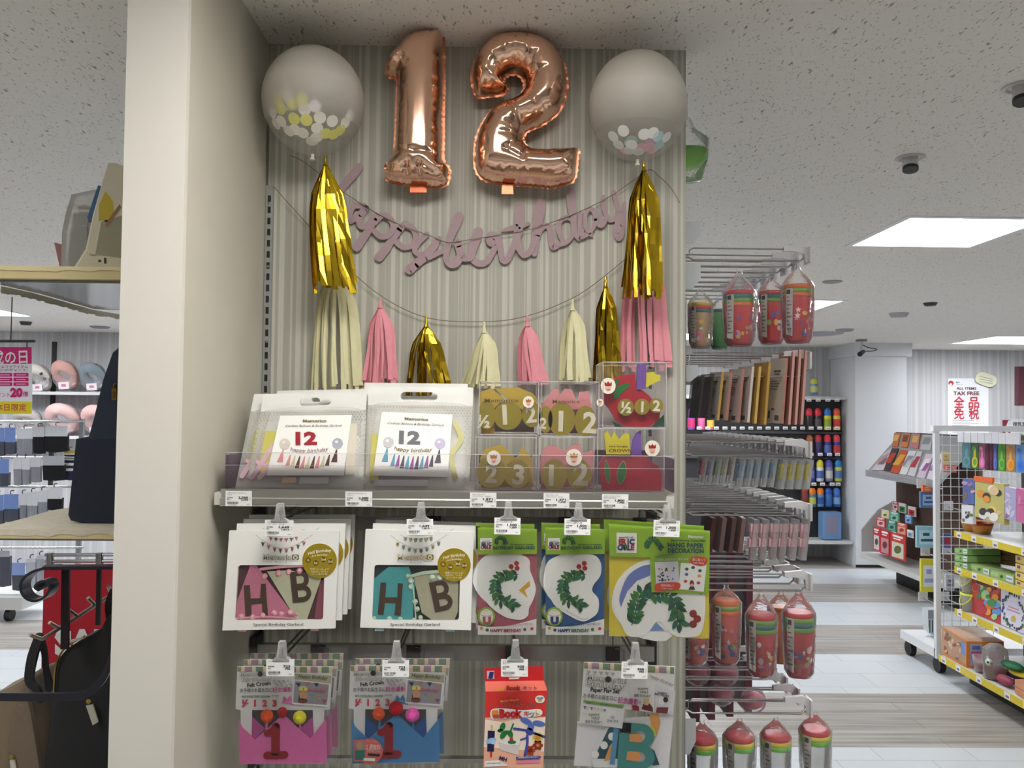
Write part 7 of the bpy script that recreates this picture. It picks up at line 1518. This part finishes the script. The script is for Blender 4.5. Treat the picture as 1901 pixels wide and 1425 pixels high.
for a, b in (((1748, 1163), (1794, 1190)), ((1793, 1190), (1793, yB-2)), ((1748, yA-2), (1794, yB-2))): s.stroke([a, b], 2.6, OR, 4, 0, 0)
m.build('carton', t)
yn = P(1794, 1210, X=XQ).y; zz1, zz0 = P(1794, 1190, X=XQ).z, ZG[3]-.005
m = MB(); m.box((XQ+.002, yn-.003, zz0), (XQ+.218, yn-.001, zz1), OR)
for a, b in ((.02, .09), (.125, .205)):
    m.box((XQ+a, yn-.004, zz0+.012), (XQ+b, yn-.003, zz1-.014), mat((170, 180, 214), .4)); m.box((XQ+a+.006, yn-.005, zz0+.05), (XQ+b-.006, yn-.004, zz1-.055), mat((206, 90, 150), .4)); m.box((XQ+a+.012, yn-.0056, zz1-.045), (XQ+b-.012, yn-.0046, zz1-.025), mat((90, 110, 170), .4))
m.build('window_end', t)
m = MB()
for k in range(4): m.box((XQ+.02+.05*k, yn+.03, zz1), (XQ+.05+.05*k, yn+.30, zz1+.001), mat(((200, 190, 200), (170, 180, 210), (210, 200, 190), (190, 170, 160))[k], .4))
m.build('top_print', t)
c = P(1820, 1250, X=XQ+.03); m = MB(); m.lathe([(0, 0), (.028, 0), (.042, .085), (.044, .088), (.040, .086)], (c.x, c.y, ZG[3]), film(.3, (220, 214, 214), .1), 18); m.lathe([(0, .006), (.026, .006), (.034, .05), (0, .05)], (c.x, c.y, ZG[3]), mat((200, 130, 140), .5), 16); tag(m.build('clear_cup', None, (c.x, c.y, ZG[3])), 'small clear cup with pink contents in front of the orange carton', 'cup')
c = P(1848, 1262, X=XQ+.05); t = thing('toy_tub', 'clear domed toy tub with a small face printed on it, on the bottom gondola shelf', 'toy tub', (c.x, c.y, ZG[3]))
m = MB(); m.lathe([(0, 0), (.06, 0), (.066, .12), (.06, .16), (.03, .185), (0, .19)], (c.x, c.y, ZG[3]), film(.32, (190, 186, 180), .08), 20); m.build('clear_dome', t)
m = MB(); m.lathe([(0, .002), (.054, .004), (.056, .05), (0, .055)], (c.x, c.y, ZG[3]), mat((176, 80, 96), .5, noise=.4, scale=50), 16); m.build('pink_contents', t)
m = MB(); m.ball((c.x-.05, c.y-.03, ZG[3]+.095), .022, mat((196, 200, 190), .4), 12, 8); m.ball((c.x-.066, c.y-.042, ZG[3]+.097), .006, BLACK, 8, 6); m.ball((c.x-.052, c.y-.052, ZG[3]+.095), .007, mat((110, 120, 50), .4), 8, 6); m.build('printed_face', t)
for i, (px, py, cc, w_) in enumerate(((1880, 1262, (30, 110, 70), .07), (1894, 1254, (226, 200, 60), .06), (1888, 1272, (60, 40, 90), .07))):
    c = P(px, py, X=XQ+.08+.03*i); m = MB(); m.ball((c.x, c.y, ZG[3]+.03+.035*(2-i if i < 2 else 0)*(1 if i != 2 else 0)), .035, mat(cc, .6, noise=.2, scale=60), 14, 9, sx=1.3, sy=2.2, sz=.55); tag(m.build('folded_cloth', None, c), '%s folded cloth bundle beside the toy tub on the bottom shelf' % ('green', 'yellow', 'dark purple')[i], 'cloth')
c = P(1866, 1280, X=XQ+.03); m = MB(); m.ball((c.x, c.y, ZG[3]+.026), .03, mat((160, 60, 86), .5, noise=.3, scale=50), 14, 9, sx=1, sy=2.4, sz=.85); tag(m.build('pink_bag', None, c), 'crumpled dark pink bag lying in front of the toy tub', 'bag')
for i in range(2): gface(1884, 1912, 1260+13*i, 1272+13*i, 1276+14*i, 1289+14*i, .14, ((206, 140, 100), 0), 'flat orange brown box, %s of two at the right edge of the bottom shelf' % ('upper', 'lower')[i], 'product_box', 'box', None, XQ, 'orange brown boxes on the bottom gondola shelf')
# ------------------------------------------------------------------ left: cream boards beside the column
YN = 1.50
CLOTH = mat((222, 206, 158), .85, noise=.06, scale=30, bump=.2); FUR = mat((214, 206, 188), .95, noise=.12, scale=60, bump=.6)
GLASSY = mat((150, 152, 150), .12, .3); XB = XC0-.003
def board(ytop, ybot, far, under, label, top_mat, wave):
    zt, zb = P(100, ytop, Y=YN).z, P(100, ybot, Y=YN).z; zf = zb if under else zt
    pts = [P(x, y, Z=zf) for x, y in far]; xl = pts[0].x
    ol = [Vector((XB, YN, 0))]+[Vector((xl+.03*(1-math.sin(a)) if 0 else xl+.02*(1-math.cos(a)), YN+.0+.02*(1-math.sin(a)), 0)) for a in (math.pi/2, math.pi/4, 0)]
    ol = [Vector((XB, YN, 0)), Vector((xl+.02, YN, 0)), Vector((xl+.005, YN+.008, 0)), Vector((xl, YN+.025, 0))]+[Vector((p.x, max(p.y, YN+.03), 0)) for p in pts[1:]]
    ol[-1].x = XB
    t = thing('display_board', label, 'display board', (xl+.1, YN, zb), 'cream cloth covered boards beside the column')
    m = MB(); up = [Vector((p.x, p.y, zt)) for p in ol]; dn = [Vector((p.x, p.y, zb+.004)) for p in ol]
    m.prism([Vector((p.x, p.y, p.z)) for p in up], dn, CLOTH); m.build('cloth_skirt', t)
    c = MB(); r = random.Random(3); L = dens([(p.x, p.y) for p in ol], .02); n = len(L)
    cx = sum(p[0] for p in L)/n; cy = sum(p[1] for p in L)/n
    A = [Vector((x+(x-cx)*.006 if x < XB-.01 else x, y+(y-cy)*.006, zt+.001-.004-.003*r.random()*wave)) for x, y in L]; B = [Vector((x, y, zt+.003)) for x, y in L]
    for i in range(n): j = (i+1) % n; c.add([A[i], A[j], B[j], B[i]], [(0, 1, 2, 3)], top_mat, True)
    c.poly(B, top_mat); c.build('cover_cloth', t)
    g = MB(); a = [Vector((cx+(p.x-cx)*.93 if p.x < XB-.01 else p.x, cy+(p.y-cy)*.93, zb+.003)) for p in ol]; g.prism([p for p in a], [p-Vector((0, 0, .004)) for p in a], GLASSY); g.build('glass_underside', t)
    if under:
        e = MB(); rr = random.Random(6)
        for i in range(len(pts)-1):
            for k in range(8):
                u0, u1 = k/8, (k+1)/8; a = pts[i].lerp(pts[i+1], u0); b = pts[i].lerp(pts[i+1], u1); h = .010+.004*rr.random()
                e.add([a, b, b-Vector((0, 0, h)), a-Vector((0, 0, h))], [(0, 1, 2, 3)], mat((206, 202, 186), .5), True)
        e.build('lace_fringe', t)
    return zt, zb
zA, zAb = board(497, 521, [(2, 531), (60, 543), (120, 560), (170, 574), (226, 584)], True, 'cream cloth covered oval board seen from below, upper one left of the column', mat((226, 212, 168), .85), 1.5)
zB, zBb = board(986, 1004, [(-6, 978), (50, 963), (93, 950), (126, 945), (224, 941)], False, 'board with fluffy white cover seen from above, lower one left of the column', FUR, 2.5)
c1 = zc(0, 280, 3.958); c2 = zc(0, 620, 3.958); cL = zc(0, 940, 2.938)
# things on the upper board
YK = 1.62
def clipx(pts, xm=224): return pts
t = thing('picture_book', 'large picture book with a yellow figure on its cover, leaning by the column', 'book', P(190, 497, Y=YK))
m = MB(); s = Sheet(m, (0, YK, 0)); s.slab(c1((800, 88), (850, 90), (905, 110), (905, 858), (560, 850), (640, 730), (690, 480), (735, 300)), mat((206, 200, 178), .5), .02)
s.poly(c1((725, 400), (775, 295), (830, 370), (835, 450), (800, 540), (760, 505), (725, 515)), mat((190, 170, 40), .6), 1); s.poly(c1((835, 450), (880, 390), (888, 415), (830, 500), (790, 560), (770, 545)), mat((150, 110, 70), .6), 2); s.poly(c1((745, 520), (905, 470), (905, 790), (700, 760)), mat((150, 148, 126), .6), 1)
s.rect(*c1((722, 800), (742, 815))[0], *c1((722, 800), (742, 815))[1], BLACK, 2); s.rect(*c1((765, 785), (780, 828))[0], *c1((765, 785), (780, 828))[1], BLACK, 2); s.text('えほん', *c1((655, 765))[0], 3, INK, 10, 'l', .02); m.build('cover', t)
m = MB(); s = Sheet(m, (0, YK+.021, 0)); s.slab(c1((790, 92), (845, 86), (700, 480), (650, 730), (570, 852), (548, 850), (630, 720), (680, 480)), mat((226, 222, 206), .6), .006); m.build('pages', t)
m = MB(); s = Sheet(m, (0, YK+.032, 0)); s.slab(c1((720, 252), (745, 258), (690, 480), (650, 520), (640, 490)), mat((30, 84, 130), .5), .008); tag(m.build('thin_book', None, P(170, 497, Y=YK+.03)), 'thin blue book squeezed behind the picture book on the upper board', 'book')
t = thing('plastic_pack', 'clear plastic pack with grey contents on the upper cream board', 'plastic pack', P(145, 497, Y=YK+.06))
m = MB(); s = Sheet(m, (0, YK+.055, 0)); s.slab(c1((525, 320), (705, 282), (640, 500), (640, 720), (560, 848), (450, 848), (455, 600), (480, 470)), film(.45, (206, 206, 204), .1, .6, 30), .018); m.build('clear_bag', t)
m = MB(); s = Sheet(m, (0, YK+.060, 0)); s.slab(c1((540, 450), (640, 450), (640, 700), (560, 840), (490, 840), (510, 680)), mat((150, 150, 158), .6, noise=.3, scale=90), .008); s.rect(*c1((570, 405), (660, 432))[0], *c1((570, 405), (660, 432))[1], mat((206, 150, 80), .5), 1); m.build('grey_contents', t)
m = MB(); s = Sheet(m, (0, YK+.09, 0)); s.slab(c1((398, 672), (452, 685), (456, 850), (438, 850)), mat((150, 96, 92), .5), .006); tag(m.build('small_card', None, P(108, 497, Y=YK+.09)), 'small reddish card behind the clear pack on the upper board', 'card')
# navy tote on the lower board
t = thing('tote_bag', 'tall navy tote bag with gold zip pull standing on the white fluffy board', 'tote bag', P(180, 970, Y=1.62))
m = MB(); NAVYB = mat((40, 50, 68), .85, noise=.06, scale=150, bump=.1); out = c2((890, 64), (835, 98), (812, 160), (760, 310), (690, 600), (650, 745), (560, 765), (500, 1330), (520, 1370), (600, 1388), (845, 1392), (872, 1392), (890, 1392))
a = [P(x, y, Y=1.585) for x, y in out]; k = Vector((0, 1, 0)); cen = sum(a, Vector())/len(a)
def inset(pts, f): return [cen+(p-cen)*f for p in pts]
def lim(pts): return [Vector((min(p.x, XB-.002), p.y, p.z)) for p in pts]
R_ = [lim(inset(a, .95)), lim([p+k*.018 for p in a]), lim([p+k*.10 for p in a]), lim([p+k*.12 for p in inset(a, .95)])]
n = len(a); m.poly(R_[0][::-1], NAVYB); m.poly(R_[3], NAVYB)
for i in range(3): m.add(R_[i]+R_[i+1], [(j, j+n, (j+1) % n+n, (j+1) % n) for j in range(n)], NAVYB, True)
bb = m.build('bag_body', t)
m = MB(); s = Sheet(m, (0, 1.5835, 0)); s.slab(c2((560, 768), (872, 768), (872, 1392), (845, 1392), (600, 1386), (520, 1368), (502, 1330)), mat((34, 42, 58), .9, noise=.08, scale=200), .002); sub(m, 'front_pocket', bb)
m = MB(); s = Sheet(m, (0, 1.581, 0)); s.slab(rounded(*c2((820, 395), (856, 485))[0], *c2((820, 395), (856, 485))[1], 2), mat((190, 150, 60), .25, 1.0), .002); s.stroke(c2((838, 400), (835, 370), (850, 365)), 2.6, mat((190, 150, 60), .25, 1.0), 0, .002); s.poly(rounded(*c2((828, 420), (848, 470))[0], *c2((828, 420), (848, 470))[1], 1), mat((60, 50, 30), .5), 1); m.build('zip_pull', t)
# wrought iron bracket below
IRON = mat((66, 66, 76), .36, .7)
t = thing('iron_scroll_stand', 'black wrought iron scroll stand under the fluffy board at left', 'iron stand', P(150, 1290, Y=YN))
m = MB(); s = Sheet(m, (0, YN+.02, 0)); s.slab([(78, 1051.5), (221, 1050.5), (221, 1057), (78, 1058)], IRON, .02); m.build('cross_bar', t)
m = MB(); s = Sheet(m, (0, YN+.02, 0)); s.stroke(cL((290, 336), (230, 340), (165, 362), (120, 405), (112, 455), (140, 500), (190, 515), (240, 495), (268, 455), (262, 420), (235, 408), (205, 418), (192, 440), (208, 452)), [5, 5, 5, 4.6, 4, 5, 7], IRON, 0, .03, 6); m.build('scroll', t)
for x0, x1, y1, kx in ((114, 128, 1205, 0), (179, 187, 1160, 0)):
    m = MB(); s = Sheet(m, (0, YN+.045, 0)); s.slab([(x0, 1056), (x1, 1056), (x1-2, y1), (x0-2, y1)], mat((40, 30, 34), .5, .3), .006); m.build('upright_bar', t)
m = MB(); s = Sheet(m, (0, YN-.03, 0)); s.stroke([(-30, 1293), (60, 1294), (140, 1293), (165, 1284), (188, 1262), (203, 1232), (212, 1200)], [15, 15, 15, 15, 14, 12, 10], IRON, 0, .005, 6); m.build('front_hoop', t)
t = thing('peg_rail', 'slanting metal peg rail holding the bags at lower left', 'peg rail', P(140, 1150, Y=1.56))
BRS = mat((186, 176, 166), .3, .9); m = MB(); pa, pb = P(78, 1186, Y=1.56), P(207, 1104, Y=1.70); pb.x = min(pb.x, XB-.01); m.tube([pa, pb], .0038, BRS, 8); m.build('rail', t)
for (x, y), u in zip(cL((165, 700), (270, 632), (375, 563), (480, 497), (590, 432)), (-.08, .17, .43, .69, .95)):
    m = MB(); b = pa.lerp(pb, max(u+.06, .0)); e = P(x, y, Y=b.y-.02); m.tube([b, e], .0036, BRS, 8); m.build('peg', t)
# red banner behind
YR = 2.6
t = thing('sale_banner', 'red banner with white SALE letters hanging from a chrome frame, behind the iron stand', 'banner', P(150, 1250, Y=YR))
m = MB(); s = Sheet(m, (0, YR, 0), eps=.001); s.slab([(82, 1048), (240, 1046), (240, 1262), (76, 1262)], mat((186, 24, 46), .5), .003); s.text('SALE', 103, 1214, 44, WHITE, 0, 'l', .06); m.build('red_sheet', t)
m = MB()
for y in (1030, 1042): m.tube([P(84, y, Y=YR+.01), P(240, y-1, Y=YR+.01)], .006, HOOKM, 8)
for x in (93, 185): m.tube([P(x, 1026, Y=YR+.01), P(x, 1050, Y=YR+.01)], .012, HOOKM, 8)
m.build('chrome_frame', t)
m = MB()
for x in (93, 240): q = P(x, 1045, Y=YR+.03); m.tube([(q.x, q.y, .0), (q.x, q.y, q.z)], .010, HOOKM, 8)
m.build('stand_leg', t)
# backpacks
def soft(outline, Y, dep, m, name, parent, f=.92, bulge=.03):
    a = [P(x, y, Y=Y) for x, y in smooth_line(outline, 3, True)]; a = [Vector((min(p.x, XB-.004), p.y, p.z)) for p in a]; cen = sum(a, Vector())/len(a); n = len(a); mb = MB()
    rings = []
    for fy, fs in ((0, .70), (.012, .86), (.035, .96), (.5, 1.0), (.9, .97), (1, .86)):
        rings.append([Vector((min((cen+(p-cen)*fs).x, XB-.004), Y+dep*fy, (cen+(p-cen)*fs).z)) for p in a])
    mb.poly(rings[0][::-1], m); mb.poly(rings[-1], m)
    for i in range(len(rings)-1): mb.add(rings[i]+rings[i+1], [(j, j+n, (j+1) % n+n, (j+1) % n) for j in range(n)], m, True)
    return mb.build(name, parent)
GOLDZ = mat((206, 176, 90), .25, 1.0)
t = thing('backpack', 'black backpack with gold zip hanging from the peg rail next to the column', 'backpack', P(150, 1425, Y=1.57), 'backpacks on the peg rail')
BLK = mat((34, 34, 37), .8, noise=.08, scale=120, bump=.1)
soft(cL((600, 600), (560, 650), (500, 690), (430, 725), (350, 780), (305, 850), (290, 960), (285, 1080), (262, 1250), (255, 1500), (600, 1500), (615, 1000)), 1.575, .10, BLK, 'bag_body', t)
m = MB(); s = Sheet(m, (0, 1.571, 0)); s.stroke(cL((292, 1010), (298, 900), (315, 830), (350, 775), (400, 740), (450, 715)), 2.6, GOLDZ, 0, .004, 6); zp = m.build('zip', t)
m = MB(); s = Sheet(m, (0, 1.566, 0)); s.stroke(cL((365, 740), (450, 716)), 4.4, mat((206, 202, 190), .4), 0, .003, 0); s.ell(*cL((460, 710))[0], 3, 3, GOLDZ, 1); s.ell(*cL((482, 1062))[0], 4.6, 4.6, GOLDZ, 1); s.slab(cL((468, 1085), (505, 1078), (535, 1175), (505, 1192)), mat((190, 186, 172), .5), .003); sub(m, 'zip_pull', zp)
m = MB(); s = Sheet(m, (0, 1.60, 0)); s.stroke(cL((205, 715), (235, 790), (245, 890), (268, 990)), [16, 9, 8, 14], BLK, 0, .008, 5); s.stroke(cL((610, 460), (590, 540), (600, 640)), [9, 13, 12], BLK, 0, .02, 5); m.build('shoulder_strap', t)
t = thing('backpack', 'beige backpack with black strap hanging at the lower left corner', 'backpack', P(40, 1425, Y=1.60), 'backpacks on the peg rail')
TAUPE = mat((132, 116, 96), .85, noise=.08, scale=120, bump=.1)
soft(cL((140, 935), (70, 970), (-60, 1040), (-90, 1200), (-80, 1500), (225, 1500), (215, 1300), (190, 1100), (175, 1000)), 1.60, .12, TAUPE, 'bag_body', t)
soft(cL((70, 1110), (120, 1080), (150, 1060), (180, 1200), (215, 1420), (215, 1500), (48, 1500), (50, 1300)), 1.588, .02, mat((120, 106, 90), .85, noise=.08, scale=120), 'front_pocket', t)
m = MB(); s = Sheet(m, (0, 1.585, 0)); s.stroke(cL((205, 720), (170, 830), (155, 950), (195, 1000), (220, 1060)), [15, 17, 15, 12, 10], BLK, 0, .008, 5); m.build('shoulder_strap', t)
m = MB(); s = Sheet(m, (0, 1.584, 0)); s.ell(*cL((60, 1365))[0], 4.4, 5, GOLDZ, 1); s.slab(cL((52, 1385), (78, 1380), (88, 1440), (60, 1445)), mat((206, 202, 190), .5), .003); m.build('zip_pull', t)

# ------------------------------------------------------------------ far left: wall shelves with neck pillows
YL = 8.25
t = thing('pillow_shelf', 'white wall shelves with a slotted post at the far left, holding wrapped neck pillows', 'wall shelf', (P(140, 730, Y=8.5).x, 8.4, P(140, 812, Y=8.5).z))
for y in (727, 809):
    z = P(140, y, Y=8.2).z; m = MB(); m.box((P(-60, y, Y=8.2).x, 8.2, z-.03), (P(260, y, Y=8.2).x, 8.54, z), mat((206, 206, 208), .5)); m.build('shelf_board', t)
m = MB(); x = P(100, 650, Y=8.53).x; m.box((x-.02, 8.525, .6), (x+.02, 8.549, P(100, 634, Y=8.53).z), DARKSTEEL); m.build('slotted_post', t)
WRAP = film(.12, (236, 236, 240), .08, .8, 12)
def pillow(cx, cy, rx, ry, col, label, spots=0, tilt=0.5):
    c = P(cx, cy, Y=8.3); k = px_per_m(8.3); R = rx/k*.63; r = rx/k*.37; t = thing('neck_pillow', label, 'neck pillow', (c.x, c.y, c.z-ry/k), 'wrapped ring pillows on the far wall shelves')
    m = MB(); N, Mn = 26, 12; vs = []; mm = mat(col, .9, noise=.05, scale=20)
    for i in range(N):
        a = 2*math.pi*i/N
        for j in range(Mn):
            b = 2*math.pi*j/Mn; q = R+r*math.cos(b); vs.append(c+Vector((q*math.cos(a), r*.8*math.sin(b)-.10*math.sin(a), q*math.sin(a)*ry/rx)))
    m.add(vs, [(i*Mn+j, i*Mn+(j+1) % Mn, ((i+1) % N)*Mn+(j+1) % Mn, ((i+1) % N)*Mn+j) for i in range(N) for j in range(Mn)], mm, True)
    m.build('cushion_ring', t)
    rr = random.Random(int(cx))
    if spots:
        m = MB()
        for i in range(spots): a = rr.uniform(0, 6.28); p = c+Vector((R*math.cos(a), -r*.8-.10*math.sin(a)-.003, R*math.sin(a)*ry/rx)); m.ball(p, .018, mat((70, 66, 76), .8), 8, 5, sy=.4)
        m.build('spot_print', t)
    f = MB(); f.ball(c, (R+r)*1.01, WRAP, 16, 10, sy=.45, sz=ry/rx*.97); f.build('clear_wrap', t)
    q = MB(); s = Sheet(q, (0, 8.3-r*1.15-.02, 0)); s.slab([(cx-rx*.55, cy+ry*.5), (cx+rx*.25, cy+ry*.45), (cx+rx*.3, cy+ry*.95), (cx-rx*.5, cy+ry*.97)], mat((226, 216, 220), .5), .004); s.rect(cx-rx*.3, cy+ry*.62, cx+rx*.05, cy+ry*.8, mat((200, 110, 140), .5), 1); q.build('paper_tag', t)
pillow(72, 701, 22, 25, (222, 216, 206), 'wrapped cream ring pillow with dark spots, upper shelf at the far left', 7)
pillow(121, 696, 24, 27, (226, 176, 164), 'wrapped salmon ring pillow in the middle of the upper shelf at far left'); pillow(173, 699, 24, 26, (140, 152, 160), 'wrapped grey blue ring pillow at the right of the upper shelf')
pillow(52, 781, 26, 25, (206, 196, 190), 'wrapped pale ring pillow on the lower shelf behind the poster'); pillow(117, 777, 32, 29, (240, 200, 196), 'wrapped pale pink ring pillow in the middle of the lower shelf'); pillow(182, 779, 30, 28, (240, 196, 192), 'wrapped pale pink ring pillow beside the navy tote on the lower shelf')
# poster on a ceiling rail
YPO = 5.9
t = thing('event_poster', 'hanging magenta and white sale poster with a yellow foot at the left edge', 'poster', P(20, 768, Y=YPO))
m = MB(); s = Sheet(m, (0, YPO, 0), eps=.001); MG = mat((206, 22, 112), .5); s.slab([(-36, 644), (59, 644), (59, 768), (-36, 768)], mat((236, 234, 238), .5), .004)
s.poly([(-36, 644), (59, 644), (59, 675), (-36, 675)], MG, 1); s.text('戌の日', 51, 672, 19, WHITE, -2, 'r', .06, 66, lay=2); s.text('マタニティ＆ママアイテム', 52, 683, 4.4, mat((150, 30, 90), .5), 0, 'r', .02, 86); s.text('まとめ買いのチャンス！', 51, 689, 4.4, mat((150, 30, 90), .5), 0, 'r', .02, 80)
for x0, x1 in ((-30, 23), (25, 53)):
    for j in range(3): s.rect(x0, 692+8.6*j, x1, 699+8.6*j, MG, 1); s.rect(x0+5, 694.5+8.6*j, x1-5, 696.5+8.6*j, mat((236, 150, 196), .5), 2)
s.text('20', 42, 736, 15.5, MG, 0, 'r', .06, 23); s.text('倍', 52, 735, 7, MG, 0, 'r', .04); s.text('ポイント', 18, 736, 6.5, MG, 0, 'r', .02, 30); s.poly([(-36, 745), (59, 745), (59, 768), (-36, 768)], mat((226, 214, 30), .5), 1); s.text('本日限定', 49, 761, 9.6, mat((206, 60, 70), .5), 0, 'r', .05, 58, lay=2); m.build('sheet', t)
m = MB(); m.tube([P(-40, 633, Y=YPO), P(65, 633, Y=YPO)], .010, DARKSTEEL, 8)
for x in (-20, 50): m.tube([P(x, 633, Y=YPO), P(x, 646, Y=YPO)], .004, DARKSTEEL, 6)
q = P(20, 633, Y=YPO); m.tube([(q.x, q.y, q.z), (q.x, q.y, CEIL)], .004, DARKSTEEL, 6); m.build('hanging_rail', t)
# legging racks
YH = 6.3
t = thing('legging_rack', 'chrome wire rack at the far left hung with packed leggings and socks', 'clothes rack', (P(-40, 1100, Y=YH).x, YH+.1, 0))
m = MB(); xa_, xb_ = P(-160, 800, Y=YH).x, P(128, 800, Y=YH).x
for y in (782, 849, 903, 1016): m.tube([P(-160, y, Y=YH+.05), P(155, y, Y=YH+.05)], .009, HOOKM, 8)
m.build('rail', t)
m = MB()
for x in (-150, 152): m = MB(); q = P(x, 800, Y=YH+.08); m.box((q.x-.015, q.y-.015, .12), (q.x+.015, q.y+.015, P(x, 778, Y=YH).z), mat((150, 150, 154), .4, .6)); m.build('post', t)
m = MB(); a, b = P(-160, 1108, Y=YH), P(40, 1132, Y=YH); m.box((a.x, YH, b.z), (b.x, YH+.4, a.z), mat((206, 206, 204), .5)); m.build('base_box', t)
q = P(18, 1139, Y=YH+.06); m = MB(); m.tube([(q.x-.02, q.y, .045), (q.x+.02, q.y, .045)], .045, BLACK, 14); m.box((q.x-.01, q.y-.01, .08), (q.x+.01, q.y+.01, b.z), DARKSTEEL); m.build('caster', t)
def leg_pack(x0, x1, y0, y1, hd, col, label, dy=0.0, headc=(214, 216, 222), stripes=False):
    Y = YH+dy; t = thing('legging_pack', label, 'legging pack', P((x0+x1)/2, y0, Y=Y), 'packed leggings on the far left rack')
    m = MB(); s = Sheet(m, (0, Y, 0)); w_ = x1-x0; r = random.Random(int(x0*7+y0))
    s.slab([(x0, y0+hd), (x1, y0+hd), (x1-1, y1+r.uniform(-1, 1)), (x0+w_*.55, y1+1.5), (x0+1, y1)], mat(col, .9, noise=.25 if col[0] > 60 else .1, scale=14, stretch=(4, 4, .6)), .03)
    if stripes:
        for i in range(4): s.rect(x0, y0+hd+10*i, x1-.5, y0+hd+5+10*i, mat((226, 226, 226), .8), 1)
    m.build('folded_garment', t)
    m = MB(); s = Sheet(m, (0, Y-.012, 0)); s.slab([(x0, y0), (x1, y0), (x1, y0+hd+1.5), (x0, y0+hd+1.5)], mat(headc, .5), .004); m.build('header_card', t)
    m = MB(); c = P((x0+x1)/2, y0-3, Y=Y); m.tube([c+Vector((0, .036, .012)), c+Vector((0, 0, .014)), c+Vector((0, -.01, 0)), c+Vector((0, 0, -.012))], .004, DARKSTEEL, 6); m.build('hanger_hook', t)
BLH = (120, 146, 206); GR = (156, 158, 166); BK = (22, 22, 26); DG = (88, 92, 104)
for x0, x1, y0, y1, hd, col, hc, nm in ((-14, 8, 794, 845, 24, DG, BLH, 'dark grey pack with blue header, far left of the top row'), (9, 28, 793, 842, 26, DG, BLH, 'dark grey pack with blue header, second in the top row'), (31, 60, 795, 844, 18, GR, (214, 216, 222), 'light grey pack in the top row left of the black ones'), (61, 82, 792, 841, 17, BK, (200, 202, 208), 'narrow black pack with white header in the top row'), (84, 125, 790, 838, 18, BK, (206, 208, 214), 'wide black pack with white header in the top row')): leg_pack(x0, x1, y0, y1, hd, col, nm, 0, hc)
for x0, x1, y0, y1, hd, col, hc, nm in ((-10, 16, 851, 902, 26, DG, BLH, 'grey pack with blue header in the middle row at far left'), (25, 40, 849, 900, 20, GR, (214, 216, 222), 'left grey pack in the middle row'), (41, 55, 850, 898, 20, GR, (214, 216, 222), 'second grey pack in the middle row'), (56, 75, 848, 894, 17, (150, 150, 160), (206, 206, 210), 'third grey pack in the middle row'), (79, 119, 846, 891, 16, BK, (180, 182, 190), 'wide black pack with grey header in the middle row')): leg_pack(x0, x1, y0, y1, hd, col, nm, .0, hc)
leg_pack(119, 140, 836, 890, 3, (44, 50, 70), 'navy and white striped pack next to the navy tote', .06, (206, 186, 60), True)
for x0, x1, y0, y1, hd, col, hc, nm in ((-16, 6, 918, 972, 28, DG, BLH, 'dark pack with blue header in the bottom row at far left'), (7, 34, 917, 968, 26, DG, BLH, 'dark pack with blue header in the bottom row'), (36, 49, 916, 965, 20, (140, 144, 156), (214, 216, 222), 'left grey pack in the bottom row'), (50, 69, 913, 961, 24, GR, (216, 218, 224), 'middle grey pack in the bottom row'), (70, 87, 910, 957, 20, GR, (216, 218, 224), 'right grey pack in the bottom row'), (88, 115, 904, 946, 20, BK, (220, 220, 224), 'black pack with white header in the bottom row')): leg_pack(x0, x1, y0, y1, hd, col, nm, 0, hc)
for x0, x1, y0, y1, hd, col, hc, nm in ((-10, 18, 1022, 1088, 10, DG, (170, 172, 180), 'dark folded pack below the fluffy board at far left'), (22, 46, 1044, 1095, 22, (90, 92, 104), (140, 160, 214), 'grey pack with blue header low under the fluffy board'), (48, 66, 1036, 1090, 6, (196, 200, 210), (210, 212, 220), 'white pack low under the fluffy board'), (67, 82, 1030, 1084, 6, (176, 180, 190), (206, 208, 216), 'pale grey pack low beside the red banner')): leg_pack(x0, x1, y0, y1, hd, col, nm, .1, hc)
